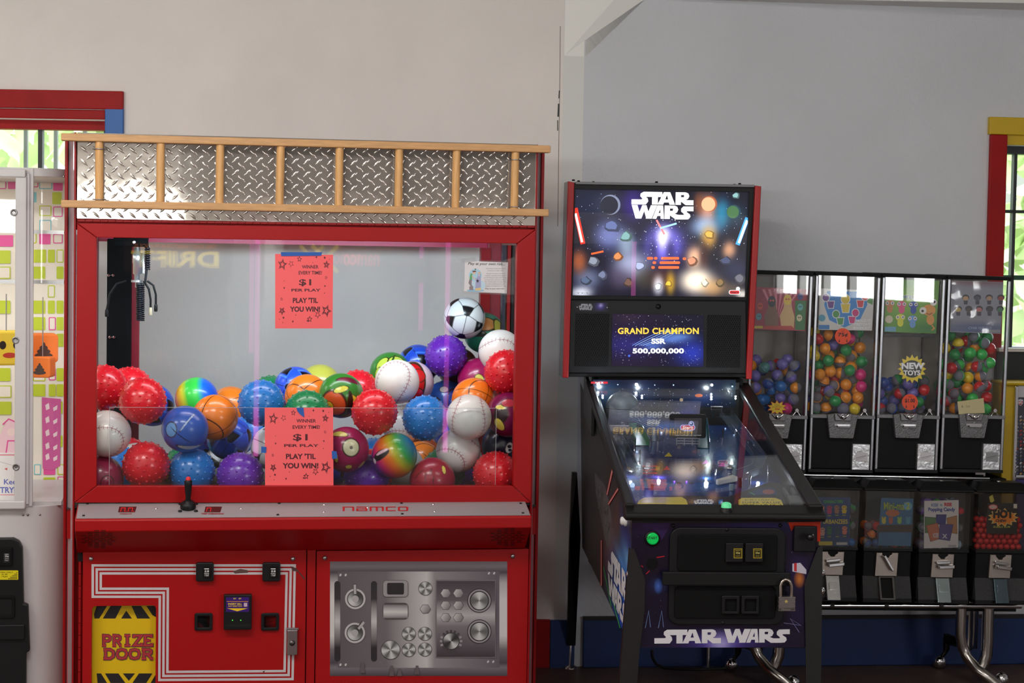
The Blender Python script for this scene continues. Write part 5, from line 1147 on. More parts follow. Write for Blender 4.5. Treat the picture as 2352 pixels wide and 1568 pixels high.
Q = ((1320, 432), (1723, 439), (1713, 685), (1314, 680))
field(d, Q, 84, 54, (7, 8, 24), [
  (1345, 470, 40, 40, (14, 22, 48), .8), (1400, 470, 34, 34, (70, 74, 96), .55), (1402, 480, 18, 26, (20, 22, 34), .9), (1400, 540, 36, 34, (120, 130, 190), .75), (1455, 470, 26, 40, (60, 40, 130), .7),
  (1526, 560, 44, 44, (120, 110, 230), 1.), (1524, 545, 16, 24, (240, 236, 255), .9), (1500, 575, 12, 30, (30, 26, 60), .7), (1540, 575, 12, 30, (30, 26, 60), .7),
  (1440, 560, 22, 30, (150, 170, 190), .7), (1450, 610, 42, 34, (170, 176, 206), .8), (1425, 640, 30, 26, (70, 60, 80), .7), (1480, 640, 24, 30, (60, 56, 40), .6), (1350, 640, 32, 26, (110, 120, 150), .7), (1335, 672, 26, 14, (210, 214, 224), .8), (1330, 600, 18, 26, (180, 90, 40), .7),
  (1625, 480, 22, 34, (206, 140, 110), .85), (1605, 465, 12, 26, (120, 66, 40), .7), (1620, 520, 34, 24, (150, 180, 220), .8), (1660, 490, 18, 34, (40, 150, 190), .7), (1690, 495, 26, 30, (36, 70, 84), .6), (1628, 545, 18, 26, (190, 140, 60), .9),
  (1675, 575, 16, 22, (206, 150, 110), .85), (1690, 620, 32, 30, (30, 34, 60), .9), (1596, 590, 20, 26, (226, 176, 140), .9), (1618, 590, 12, 30, (50, 26, 24), .8), (1600, 645, 40, 30, (250, 232, 206), 1.), (1640, 660, 30, 20, (200, 150, 90), .7), (1520, 640, 28, 26, (70, 36, 20), .7), (1512, 655, 12, 22, (226, 226, 236), .8), (1540, 650, 10, 26, (200, 156, 40), .8), (1685, 665, 26, 16, (90, 76, 60), .7), (1705, 676, 14, 10, (220, 214, 204), .8)], 2.6)
for k, (x0, x1, y) in enumerate(((1486, 1500, 593), (1518, 1560, 593), (1515, 1562, 603), (1512, 1560, 614), (1502, 1510, 593), (1568, 1576, 594), (1499, 1507, 603), (1496, 1504, 614))): d.rr(x0, y-3, x1, y+3, 2.9, (240, 96, 50))
stars(d, 1325, 440, 1715, 600, 130, 21, (.3, .9)); stars(d, 1480, 500, 1570, 585, 40, 22, (.4, 1.2))
for a, b_, c, wdt in (((1321, 478), (1339, 560), (230, 40, 24), 11), ((1322, 490), (1337, 556), (255, 236, 226), 5), ((1717, 500), (1694, 562), (60, 150, 240), 10), ((1716, 506), (1697, 558), (246, 252, 255), 5.5), ((1508, 505), (1526, 538), (250, 120, 120), 4), ((1554, 513), (1516, 524), (150, 210, 255), 4), ((1386, 577), (1358, 583), (244, 90, 40), 4)): d.line([a, b_], wdt, c)
# generic planets, moons and drifting rocks in place of the figures
for x, y, r, c1, c2 in ((1402, 470, 22, (30, 32, 44), (110, 116, 140)), (1685, 486, 15, (60, 96, 60), (30, 60, 70)), (1629, 468, 17, (220, 160, 120), (150, 80, 50))):
    d.ell(x, y, r+1, r+1, c2, 30); d.ell(x-r*.12, y+r*.05, r*.93, r*.95, c1, 30)
rg = random.Random(9)
def rock(x, y, r, c):
    pts = [(x+r*(.7+.5*rg.random())*math.cos(a), y+r*(.6+.5*rg.random())*math.sin(a)) for a in [2*PI*k/9 for k in range(9)]]
    d.poly(pts, tuple(v*.55 for v in c)); d.poly([(x+(p-x)*.72-r*.12, y+(q-y)*.72-r*.12) for p, q in pts], c)
for x, y, r, c in ((1364, 600, 15, (120, 126, 140)), (1384, 632, 12, (96, 104, 130)), (1346, 645, 13, (70, 84, 110)), (1438, 545, 15, (110, 150, 150)), (1420, 590, 12, (190, 120, 70)), (1470, 612, 14, (150, 160, 190)), (1445, 650, 13, (96, 70, 60)), (1630, 540, 13, (206, 156, 70)), (1668, 600, 14, (60, 66, 96)), (1700, 640, 13, (90, 90, 100)), (1590, 600, 13, (190, 130, 100)), (1512, 660, 10, (220, 224, 234)), (1537, 652, 9, (214, 170, 60)), (1690, 450, 9, (120, 160, 160)), (1405, 520, 18, (84, 96, 140)), (1655, 650, 11, (120, 96, 60)), (1620, 650, 10, (236, 216, 184))): rock(x, y, r, c)
word(d, ((1451, 440), (1593, 442), (1592.5, 471), (1450.5, 469.5)), 0, (255, 255, 255)); word(d, ((1451, 470.5), (1593, 473), (1592, 504), (1451, 502)), 1, (255, 255, 255))
d.ell(1695, 663, 4.6, 4.6, (200, 206, 214)); d.rr(1674, 666, 1700, 676, 4.6, (220, 220, 220)); d.rr(1675.5, 667, 1698.5, 675, 3.6, (176, 26, 32)); d.text('Stern', 1678, 668.5, 1696, 673.5, (60, 10, 14), .03, .2)
d.text('TM', 1322, 671.5, 1350, 674, (90, 90, 96), .0)
d.build('backglass', printed('backglass_lit', .25, 1.9), head)
# speaker panel
sp = MB(PF).pprism([(1311, 689), (1713, 692), (1715, 858), (1306, 856)], HD-.002, HD+.012).build('speaker_panel', mat('panel_black', (26, 26, 29), .4, spec=.35), pin, .002)
MB(PF).pprism([(1306, 857), (1715, 859), (1714, 867), (1306, 865)], HD-.006, HD+.012).build('lower_lip', BLK, pin, .002)
for x0, y0, x1, y1 in ((1321, 720, 1398, 841), (1624, 723.5, 1700, 844)):
    b = MB(PF); a = PF.rect(x0, y0, x1, y1, HD-.002); nxh, nyh = 15, 26; w_ = (a[1]-a[0])/nxh; h_ = (a[3]-a[2])/nyh; 
    b.box(a[0], a[1], HD-.0026, HD-.0021, a[2], a[3], 1)
    for j in range(nyh):
        for i in range(nxh):
            x = a[0]+w_*(i+.5+(.25 if j % 2 else -.25)); z = a[2]+h_*(j+.5); hx_ = [(x+w_*.56*math.sin(k*PI/3), z+w_*.56*math.cos(k*PI/3)) for k in range(6)]; hi = [(x+w_*.44*math.sin(k*PI/3), z+w_*.44*math.cos(k*PI/3)) for k in range(6)]
            b.ring(hx_, hi, HD-.0045, HD-.0026)
    b.build('speaker_grille', [mat('grille_dark', (22, 22, 24), .4), mat('grille_cloth', (5, 5, 6), .9)], sp, kind='stuff')
scr = MB(PF).pprism([(1405.5, 720), (1616.5, 722.5), (1616, 842.5), (1404.5, 841)], HD-.0035, HD-.002).build('display', BLK, sp)
d = Dec(PF, HD-.0036); Q = ((1406, 720.5), (1616, 723), (1615.5, 842), (1405, 840.5))
field(d, Q, 50, 30, (16, 16, 34), [(1440, 790, 60, 30, (34, 36, 110), .8), (1590, 810, 40, 30, (40, 60, 190), .8), (1520, 730, 40, 14, (20, 22, 36), .8), (1440, 730, 40, 16, (44, 38, 52), .6), (1500, 795, 26, 8, (90, 130, 220), .7), (1540, 780, 36, 10, (100, 140, 230), .7), (1560, 772, 30, 8, (110, 160, 240), .6)])
for k in range(5): d.line([(1452+8*k+80*t-14*math.sin(t*3.1)*(k-2)*.3, 793-36*t+(k-2)*3.4*math.sin(t*3.1)) for t in [i/10 for i in range(11)]], 1.1, ((110, 150, 230), (150, 190, 255))[k % 2])
stars(d, 1408, 722, 1613, 840, 190, 3, (.25, .8)); d.ell(1445, 817, 2.4, 2.4, (70, 110, 255))
d.text('GRAND CHAMPION', 1419, 752.5, 1605, 767, (255, 204, 74), .03, 0, 1.08); d.text('SSR', 1496, 777, 1529, 789.5, (250, 252, 255), .04); d.text('500,000,000', 1453, 799.5, 1571, 813.5, (250, 252, 255), .04, 0, 1.05)
d.build('display_image', printed('display_lit', .15, 1.35), scr)
bd = MB(PF).prbox(1322, 694, 1397, 716, HD-.0035, HD-.002, 1).build('badge', mat('badge_dark', (26, 24, 28), .3), sp)
d = Dec(PF, HD-.0036); field(d, box4(1362, 695, 1396, 715), 10, 6, (22, 18, 34), [(1379, 703, 11, 9, (90, 80, 190), .9), (1380, 701, 4, 4, (230, 210, 250), .9)])
word(d, box4(1330, 697.5, 1361, 704.5), 0, (176, 176, 182)); word(d, box4(1330, 705, 1361, 712), 1, (176, 176, 182)); d.ell(1326, 705, 1.4, 1.4, (200, 200, 200), 8); d.ell(1394.5, 706, 1.4, 1.4, (200, 200, 200), 8); d.build('badge_print', PRINT, bd)
p = PF.px(1512, 704, HD-.002); MB(PF).lathe([(.0095, 0), (.0095, .003), (.006, .003), (.005, .005), (.002, .0052)], (p.x, HD-.002, p.z), '-y', 18).build('head_lock', mat('lock_dark', (46, 46, 50), .3, 1), sp)
MB(PF).box(CX0+.02, CX1-.02, 1.14, 1.36, 1.10, PF.px(1500, 866, HD+.02).z).build('head_pedestal', BLKM, pin)
# front art, coin door, buttons
d = Dec(PF, -.002)
field(d, ((1452, 1201), (1885, 1199), (1851, 1486), (1452, 1487)), 40, 30, (22, 17, 40), [(1655, 1475, 90, 24, (86, 70, 176), .85), (1655, 1478, 26, 22, (190, 186, 230), .8), (1750, 1206, 120, 12, (44, 36, 110), .8), (1490, 1200, 40, 22, (54, 34, 84), .8), (1515, 1340, 20, 16, (50, 80, 160), .6), (1835, 1320, 20, 40, (60, 44, 120), .6), (1500, 1290, 40, 40, (20, 14, 26), .7), (1840, 1410, 30, 30, (40, 30, 80), .7)])
d.poly([(1472, 1201), (1540, 1200), (1534, 1216), (1518, 1242), (1500, 1214), (1480, 1212)], (50, 32, 80)); d.poly([(1810, 1199), (1885, 1198), (1884, 1243), (1877, 1243), (1877, 1208), (1824, 1209), (1818, 1220)], (196, 48, 18))
stars(d, 1460, 1205, 1850, 1440, 80, 31, (.3, .9), ((150, 150, 190), (90, 90, 150)))
for a, b_ in (((1508, 1280), (1526, 1277)), ((1484, 1318), (1492, 1310)), ((1473, 1298), (1477, 1302))): d.line([a, b_], 2, (190, 30, 40))
glow(d, 1512, 1345, 12, 20, (70, 110, 200), (24, 20, 44)); glow(d, 1836, 1330, 14, 22, (206, 120, 50), (30, 22, 56)); d.poly([(1820, 1294), (1838, 1292), (1852, 1308), (1852, 1318), (1820, 1312)], (196, 190, 206)); d.poly([(1824, 1293), (1830, 1292), (1830, 1312), (1824, 1311)], (190, 50, 56))
for x, y in ((1488, 1410), (1518, 1410)): d.line([(x-6, y+32), (x+2, y-8), (x+6, y+30)], 1, (120, 150, 200))
d.line([(1800, 1430), (1840, 1436), (1815, 1420), (1836, 1452)], 1.4, (130, 130, 180))
word(d, ((1503, 1446), (1656, 1444.5), (1656, 1477), (1503, 1478)), 0, (222, 220, 226)); word(d, ((1663, 1444), (1814, 1443.5), (1814, 1475.5), (1663, 1476.5)), 1, (222, 220, 226))
d.build('front_art', PRINTG, front)
cdm = MB(PF).prbox(1537, 1212, 1803, 1435, -.014, -.0025, 24).build('coin_door_frame', BLK, pin, .003)
MB(PF).prbox(1557, 1227, 1786, 1312, -.02, -.013, 8).build('upper_door', BLKM, cdm, .003); MB(PF).prbox(1550, 1347, 1782, 1421, -.02, -.013, 8).build('lower_door', BLKM, cdm, .003)
MB(PF).pbox(1522, 1314, 1816, 1345, -.034, -.02).build('lock_bar', mat('bar_black', (12, 12, 13), .55, spec=.3), cdm, .003)
for x, y in ((1548, 1208), (1670, 1216), (1794, 1208), (1661, 1430)): p = PF.px(x, y, -.014); MB(PF).lathe([(.006, 0), (.005, .003), (.002, .004)], (p.x, -.0135 if y > 1210 else -.003, p.z), '-y', 12).build('door_bolt', BLK, cdm)
for x0, x1, g0 in ((1667, 1707, 1685), (1712, 1753, 1730)):
    o = MB(PF).prbox(x0, 1247, x1, 1291, -.03, -.0195, 2).build('coin_slot', BLK, cdm, .002)
    MB(PF).pbox(x0+13, 1256, x0+16, 1285, -.0305, -.028).build('slit', DARK, o)
    d = Dec(PF, -.0302); d.rect(g0, 1259, g0+20, 1282, (150, 132, 40)); d.rect(g0+2.5, 1261.5, g0+17.5, 1279.5, (40, 38, 22)); d.text('25¢', g0+5, 1267, g0+15, 1272.5, (220, 206, 110), .02); d.line([(g0+4, 1264), (g0+16, 1264)], 1, (180, 160, 60)); d.line([(g0+5, 1276.5), (g0+15, 1276.5)], 1, (180, 160, 60)); d.build('price_plate', PRINTG, o)
for x0 in (1658, 1703):
    o_ = PF.rect(x0, 1368, x0+41, 1410, -.028); i_ = PF.rect(x0+8, 1376, x0+34, 1404, -.028); b = MB(PF); b.ring(rrect(*[o_[i] for i in (0, 2, 1, 3)], .004), rrect(*[i_[i] for i in (0, 2, 1, 3)], .002), -.028, -.0195); b.build('coin_return', BLK, cdm, .002)
p = PF.px(1498, 1235.5); st = MB(PF).lathe([(.0235, 0), (.0235, .006), (.019, .008)], (p.x, -.002, p.z), '-y', 24).build('button_ring', BLK, pin)
MB(PF).lathe([(.0178, 0), (.0178, .010), (.015, .0115)], (p.x, -.002, p.z), '-y', 24).build('start_button', mat('start_green', (0, 178, 76), .3, emit=.35), st)
d = Dec(PF, -.0137); d.text('START', 1486.5, 1232, 1510, 1238.5, (6, 30, 14), .02); d.build('button_print', PRINT, st)
p = PF.px(1497.5, 1294); MB(PF).lathe([(.017, 0), (.017, .002)], (p.x, -.0025, p.z), '-y', 20).build('blank_plug', BLKM, pin)
pl = MB(PF).prbox(1824, 1208, 1875, 1267, -.016, -.0025, 3).build('shooter_plate', BLK, pin, .003)
p = PF.px(1856, 1229, -.016); b = MB(PF); b.lathe([(.006, 0), (.006, .02), (.011, .024), (.0115, .034), (.008, .042), (.002, .044)], (p.x, -.016, p.z), '-y', 16); b.build('shooter_knob', mat('knob_black', (24, 24, 26), .15), pl)
# legs
LG = mat('leg_black', (17, 16, 16), .45, bump=(300, .15))
def front_leg(q, side_dir, name='leg'):
    P = [PF.px(x, y, -.006) for x, y in q]; b = MB(PF)
    b.prism([(p.x, p.z) for p in P], -.010, -.005)
    xo = [P[0], P[-1]] if side_dir < 0 else [P[1], P[2]]
    xs_ = sorted([P[0], P[-1]], key=lambda p: -p.z) if side_dir < 0 else sorted([P[1], P[2]], key=lambda p: -p.z)
    a, c = xs_[0], xs_[1]
    th = .004*side_dir
    b.add([(a.x+th, -.010, a.z), (a.x+th, .014, a.z), (c.x+th, -.010, c.z), (c.x+th, .03, c.z), (a.x, -.010, a.z), (a.x, .014, a.z), (c.x, -.010, c.z), (c.x, .03, c.z)], [(0, 1, 3, 2), (4, 6, 7, 5), (0, 4, 5, 1), (2, 3, 7, 6), (0, 2, 6, 4), (1, 5, 7, 3)])
    o = b.build(name, LG, pin); cx = (P[-2].x+P[-1].x)/2 if side_dir < 0 else (P[2].x+P[3].x)/2
    MB(PF).lathe([(.026, 0), (.024, .008), (.006, .012), (.006, .09)], (cx, .0, 0), 'z', 16).build('leveler', STEEL, o); return o
lgL = front_leg([(1449, 1259), (1456, 1259), (1481, 1330), (1480, 1400), (1468, 1500), (1447, 1790), (1409, 1790)], -1)
lgR = front_leg([(1878, 1256), (1886, 1256), (1879, 1790), (1853, 1790), (1850, 1490), (1847, 1340)], 1)
# right-hand outline runs the other way, so keep its flange on the outside
for lg, x, ys, sx in ((lgL, 1446, (1317, 1360), -1), (lgR, 1884, (1314, 1355), 1)):
    for y in ys:
        p = PF.px(x, y, .012); MB(PF).lathe([(.0005, .014), (.007, .011), (.010, .004), (.0115, .0)] if 0 else [(.0115, 0), (.0115, .004), (.008, .010), (.001, .0115)], (p.x+sx*.002, .004, p.z), '-y', 6).build('leg_bolt', CHROME, lg)
DR = 1.41
for top_, foot, nm in (((1318, 1085), (1310, 1535), 'leg'), ((1660, 1240), (1628, 1537), 'leg')):
    a = PF.px(*top_, DR-.02); f = PF.I @ atZ(*foot, 0); b = MB(PF)
    for (ya, yb2) in ((-.028, .0),):
        b.add([(a.x-.006, a.y, a.z), (a.x+.012, a.y, a.z), (a.x+.03, a.y, a.z-.24), (f.x+.018, f.y, .09), (f.x-.014, f.y, .09), (a.x-.012, a.y, a.z-.24)]+[(a.x-.006, a.y+.03, a.z), (a.x+.012, a.y+.03, a.z), (a.x+.03, a.y+.03, a.z-.24), (f.x+.018, f.y+.03, .09), (f.x-.014, f.y+.03, .09), (a.x-.012, a.y+.03, a.z-.24)],
              [(0, 5, 4, 3, 2, 1), (6, 7, 8, 9, 10, 11), (0, 1, 7, 6), (1, 2, 8, 7), (2, 3, 9, 8), (3, 4, 10, 9), (4, 5, 11, 10), (5, 0, 6, 11)])
    o = b.build(nm, LG, pin); MB(PF).lathe([(.026, 0), (.024, .008), (.007, .012), (.007, .12)], (f.x, f.y+.012, 0), 'z', 16).build('leveler', STEEL, o)
# padlock on the bar, mains lead behind
o = PF.px(1806, 1402, -.05)
pk = thing('padlock', 'steel padlock hanging from the bar across the pinball coin door', 'padlock', PF.sub(o), None)
b = MB(PF); a = PF.rect(1787, 1369, 1826, 1402, -.052); nl = 7
for k in range(nl): h = (a[3]-a[2])/nl; b.rbox(a[0]+(.0008 if k % 2 else 0), a[1]-(.0008 if k % 2 else 0), -.058, -.038, a[2]+h*k, a[2]+h*(k+1)-.0006, .002)
b.build('lock_body', mat('lock_steel', (150, 144, 140), .35, 1), pk)
sc = [PF.px(x, y, -.048) for x, y in ((1793, 1372), (1793, 1345), (1796, 1336), (1802, 1331), (1808, 1331), (1814, 1335), (1818, 1345), (1818, 1372))]
MB(PF).tube([tuple(p) for p in sc], .0052, 10).build('shackle', mat('shackle_steel', (176, 166, 158), .25, 1), pk)
d = Dec(PF, -.0581); d.star(1806, 1381, 5, (196, 170, 100), 0, 0, 1); d.rect(1788, 1396, 1825, 1402, (60, 56, 54)); d.text('Master', 1795, 1397, 1817, 1401, (150, 140, 130), .0); d.build('lock_print', PRINT, pk)
cb = MB(); P = [atY(1498, 1492, 6.6), atY(1498, 1508, 6.6), atY(1506, 1524, 6.65), atY(1524, 1533, 6.7), atY(1560, 1536, 6.8), atY(1610, 1537, 6.85), atY(1670, 1534, 6.9)]
P = [Vector((p.x, p.y, max(p.z, .008))) for p in P]
cb.tube(P, .0055, 8); tag(cb.build('power_cord', mat('cord_rubber', (18, 18, 19), .5)), 'black power cord drooping to the floor beneath the pinball machine', 'cord')
# ---------------------------------------------------------------- bulk vending rack at the right wall
RF = Fr(Matrix.Translation(Vector((*atY(2040, 1000, 6.88).xy, 0))) @ Matrix.Rotation(.13, 4, 'Z') @ Matrix.Rotation(.018, 4, 'Y'))
def rz(x, y, d): return RF.px(x, y, d)
rack = thing('vending_stand', 'chrome tube stand carrying two rows of vending machines', 'stand', RF.sub((0, 0, 0)))
HAM = mat('hammered_grey', (118, 118, 120), .35, .6, bump=(160, .8)); INK = printed('card_print', .35)
b = MB(RF); p, q = rz(1690, 1389, -.05), rz(2345, 1391, -.05); b.tube([tuple(p), tuple(q)], .0105, 14); b.build('lower_bar', CHROME, rack)
b = MB(RF); p, q = rz(1730, 1088, .01), rz(2272, 1091, .01); b.tube([tuple(p), (q.x, q.y, p.z)], .008, 12); b.build('upper_bar', CHROME, rack)
for x in (1910, 2035, 2160): p = rz(x, 1390, -.05); MB(RF).lathe([(.0125, -.008), (.0125, .008)], tuple(p), 'x', 14).build('bar_clamp', mat('clamp_bronze', (60, 54, 52), .5), rack)
b = MB(RF); p = rz(1720, 1398, .02); q = rz(2330, 1376, .02); b.box(p.x, q.x, .0, .20, p.z+.003, p.z+.014); b.build('shelf_plate', BLKC, rack)
b = MB(RF); p = rz(1728, 1094, .02); q = rz(2312, 1086, .02); b.box(p.x, q.x, .02, .30, p.z+.002, p.z+.010); b.build('shelf_plate', BLKC, rack)
for s in (0, -478):
    R_ = mat('stand_tube', (186, 180, 176), .22, 1)
    for pts, rr in ((((2208, 1396), (2206, 1455), (2210, 1482), (2222, 1510), (2244, 1538), (2275, 1560), (2300, 1582)), .0205), (((2270, 1396), (2268, 1470), (2266, 1505), (2256, 1530), (2242, 1545)), .0225)):
        P = [rz(x+s, y, -.03-.02*i*(pts[0][0] == 2208 and i > 3)) for i, (x, y) in enumerate(pts)]
        MB(RF).tube([tuple(p) for p in P], rr, 14).build('stand_leg', R_, rack)
    p = rz(2300+s, 1582, -.10); bz = max(0, 0)
    w = RF.w(p); fl = RF.I @ Vector((w.x, w.y, .028)); ct = MB(RF).sphere(tuple(fl), .027, 14).build('caster', CHROME, rack)
    p = rz(2173+s, 1488, .2); w = RF.w(p); fl = RF.I @ Vector((w.x, w.y, .028)); c2 = MB(RF).sphere((fl.x-.025, fl.y, fl.z), .027, 14).build('caster', CHROME, rack)
    b = MB(RF); b.tube([(fl.x-.025, fl.y, fl.z+.01), (fl.x-.005, fl.y, fl.z+.035), (fl.x, fl.y, fl.z+.05), (fl.x, fl.y, fl.z+.11)], [.008, .008, .013, .013], 10); b.tube([(fl.x, fl.y, fl.z+.09), (fl.x+.05, fl.y-.12, fl.z+.09)], .02, 10); b.build('caster_stem', mat('stem_dark', (60, 58, 56), .3, 1), c2)
MB(RF).box(rz(2235, 1400, .05).x-.02, rz(2235, 1400, .05).x+.02, .04, .08, .12, rz(2100, 1000, .2).z).build('upright', CHROME, rack)
MB(RF).box(rz(1757, 1400, .05).x-.02, rz(1757, 1400, .05).x+.02, .04, .08, .12, rz(2100, 1000, .2).z).build('upright', CHROME, rack)
# capsules
CM = {}
def capsule_mesh(col, solid=False):
    if (col, solid) not in CM:
        R0 = .0214; b = MB(); b.sphere((0, 0, 0), R0, 18, 0, 1.0, -1, .0); b.lathe([(R0*1.0, -.001), (R0*1.05, -.001), (R0*1.05, .003), (R0*.98, .003)], (0, 0, 0), 'z', 18, 0); b.sphere((0, 0, .003), R0*.97, 18, 1, 1.0, .0, 1)
        cap = mat('capsule_%d_%d_%d' % col, col, .25, coat=.3)
        clear = cap if solid else GLASS_C
        me = bpy.data.meshes.new('capsule'); me.from_pydata(b.v, [], b.f); me.materials.append(cap); me.materials.append(clear)
        me.polygons.foreach_set('material_index', b.m); me.polygons.foreach_set('use_smooth', b.sm); me.update(); CM[(col, solid)] = me
    return CM[(col, solid)]
GLASS_C = glass('capsule_clear', (214, 214, 222), 1.4, .02, .38, (176, 176, 196))
CN = {(240, 150, 30): 'orange', (236, 206, 30): 'yellow', (210, 30, 40): 'red', (30, 150, 80): 'green', (30, 110, 190): 'blue', (226, 40, 130): 'pink', (120, 110, 190): 'violet', (60, 190, 90): 'light green', (40, 80, 170): 'deep blue', (90, 150, 150): 'teal'}
def ORD(k): return ('lowest', 'second', 'third', 'fourth', 'fifth', 'sixth', 'seventh', 'eighth', 'ninth', 'tenth', 'eleventh', 'twelfth', 'thirteenth', 'fourteenth')[k] if k else 'first'
SHORT = {'tall vending machine nearest the pinball': 'wrestler card machine', 'tall vending machine with the 75 cent sticker': '75 cent machine', 'tall vending machine with the new toys badge': 'new toys machine', 'tall vending machine next to the right window': 'foil card machine'}
def fill(a0, a1, zf, x, ytop, cols, wh, seed, d0=.03, d1=.215):
    """drops capsules one by one into the bin until they reach the height seen in the photo"""
    rg = random.Random(seed); R0 = .0225; ztop = RF.px(x, ytop, d0).z; got = []
    fails = 0
    while fails < 14:
        best = None
        for t in range(10):
            px_, py_ = rg.uniform(a0+R0, a1-R0), rg.uniform(d0+R0, d1-R0); z = zf+R0
            for (qx, qy, qz) in got:
                h = (px_-qx)**2+(py_-qy)**2
                if h < 4*R0*R0: z = max(z, qz+math.sqrt(4*R0*R0-h))
            if best is None or z < best[2]: best = (px_, py_, z)
        if best[2] > ztop-R0*.6: fails += 1; continue
        got.append(best)
    got = [g for g in got if g[1] < d0+R0*5.2]      # only the two front layers can be seen
    rows = {}
    for g in sorted(got, key=lambda g: g[0]): rows.setdefault((int((g[2]-zf)/(1.75*R0)), int(g[1] > d0+R0*2)+int(g[1] > d0+R0*3.6)), []).append(g)
    for (j, back), gs in rows.items():
        for i_, g in enumerate(gs):
            c = rg.choice(cols); o = bpy.data.objects.new('toy_capsule', capsule_mesh(c, rg.random() < .3)); COL.objects.link(o)
            o.matrix_world = Matrix.Translation(RF.w(g)) @ Euler((rg.uniform(0, 6), rg.uniform(0, 6), rg.uniform(0, 6))).to_matrix().to_4x4()
            tag(o, '%s capsule, %s row up, %s from left%s, in the %s' % (CN[c], ORD(j), ORD(i_), ('', ' behind', ' deep behind')[back], SHORT[wh]), 'capsule', 'toy capsules in the '+wh)
OR, YL_, RD, GN, BL, PK, VI, LG_, DB, TE = CN.keys()
WHICH = ['tall vending machine nearest the pinball', 'tall vending machine with the 75 cent sticker', 'tall vending machine with the new toys badge', 'tall vending machine next to the right window']
UPM = [(1727, 1867, 622, 631), (1873, 2022, 625, 634), (2026, 2171, 629, 638), (2176, 2321, 633, 642)]
DX = [-12]*4
tops = []
for i, (xa_, xb_, yt, yw) in enumerate(UPM):
    ym = 850; sh = -(850-632)*.041
    x0, x1 = xa_+sh, xb_+sh; a0, a1 = rz(x0, ym, 0).x, rz(x1, ym, 0).x
    zt, zw = rz((xa_+xb_)/2, yt, 0).z, rz((xa_+xb_)/2, yw, 0).z; xm = (xa_+xb_)/2-18
    zm = rz(xm, 955, 0).z; zb_ = rz(xm, 1083, 0).z
    t = thing('capsule_vending_machine', ('tall glazed vending machine nearest the pinball, wrestler hand card at top', 'tall glazed vending machine with a round orange 75 cent sticker', 'tall glazed vending machine with a yellow NEW TOYS badge', 'tall glazed vending machine next to the right window, foil card at top')[i], 'vending machine', RF.sub(((a0+a1)/2, 0, zb_)), 'tall capsule vending machines')
    dep = .24
    b = MB(RF); b.box(a0, a1, .012, dep, zb_, zm-.004); b.build('lower_body', BLKM, t)
    fp = MB(RF).box(a0+.012, a1-.012, -.004, .012, zb_+.012, zm-.006).build('lower_panel', BLKC, t, .002)
    b = MB(RF); b.box(a0, a1, dep-.012, dep, zm, zw); b.build('rear_panel', mat('rear_panel_grey', (150, 144, 138), .35), t)
    for x in (a0, a1-.003): MB(RF).quad((x, .012, zm), (x, dep-.012, zm), (x, dep-.012, zw), (x, .012, zw)).build('side_pane', GLASS, t)
    b = MB(RF); b.box(a0-.002, a1+.002, -.008, dep, zw, zt); b.build('lid', BLKC, t, .004)
    b = MB(RF); b.box(a0, a1, .008, .03, zm-.004, zm+.004); b.box(a0, a1, .008, dep-.012, zm-.006, zm-.002); b.build('shelf', GREYP, t)
    MB(RF).quad((a0+.012, .004, zm), (a1-.012, .004, zm), (a1-.012, .004, zw), (a0+.012, .004, zw)).quad((a0+.012, .007, zm), (a1-.012, .007, zm), (a1-.012, .007, zw), (a0+.012, .007, zw)).build('front_pane', GLASS, t)
    for x in (a0, a1-.0125):
        MB(RF).box(x, x+.0125, -.008, .012, zb_+.004, zw).build('post', ALU, t, .004)
    MB(RF).box(a0, a1, -.010, -.004, zb_-.002, zb_+.010).build('base_strip', BLK, t)
    # coin mechanism
    cx = (a0+a1)/2-.006
    b = MB(RF); b.box(a0, a1, -.012, -.0045, zm-.009, zm+.004); b.build('cross_bar', GREYP, t, .002)
    mp = MB(RF); mp.prism([(cx-.058, zm+.006), (cx-.032, zm+.010), (cx+.032, zm+.010), (cx+.060, zm+.006), (cx+.046, zm-.082), (cx-.046, zm-.082)], -.024, -.004); mp = mp.build('coin_mechanism', HAM, t, .002)
    MB(RF).prism([(cx-.034, zm+.012), (cx+.034, zm+.012), (cx+.03, zm-.016), (cx-.03, zm-.016)], -.029, -.024).build('slot_plate', mat('slot_chrome', (160, 160, 164), .12, 1), mp, .002)
    b = MB(RF); b.lathe([(.010, 0), (.010, .012), (.004, .014)], (cx, -.029, zm-.001), '-y', 14); b.tube([(cx-.02, -.034, zm+.008), (cx-.006, -.036, zm-.004), (cx+.006, -.036, zm-.004), (cx+.02, -.034, zm+.008)], .003, 8); b.build('turn_handle', CHROME, mp)
    b = MB(RF); b.box(cx-.032, cx+.032, -.028, -.024, zm-.036, zm-.026); b.box(cx-.02, cx+.028, -.034, -.028, zm-.040, zm-.032); b.build('coin_tray', CHROME, mp, .001)
    b = MB(RF); k = a1-.045; b.tube([(k-.014, -.014, zm+.004), (k, -.014, zm+.024), (k+.014, -.014, zm+.004)], .0022, 6); b.lathe([(.007, 0), (.007, .006)], (k, -.012, zm+.024), '-y', 10); b.build('lock_clip', CHROME, t)
    fx0, fx1 = a1-.072, a1-.002-.002; fx0 += -.015; fx1 -= .015
    fl = MB(RF).rbox(fx0, fx1, -.022, -.004, zb_+.010, zm-.102, .003).build('chute_door', mat('chute_silver', (205, 205, 208), .3, .85, bump=(60, .6)), t, .002)
    d = Dec(RF, -.0221, True); w_, h_ = fx1-fx0, (zm-.102)-(zb_+.010); zc_ = zb_+.010+h_*.5
    d.poly([(fx0+w_*.16, zc_-h_*.18), (fx1-w_*.12, zc_-h_*.18), (fx1-w_*.12, zc_+h_*.18), (fx0+w_*.16, zc_+h_*.18)], (222, 220, 224) if i < 3 else (150, 150, 154))
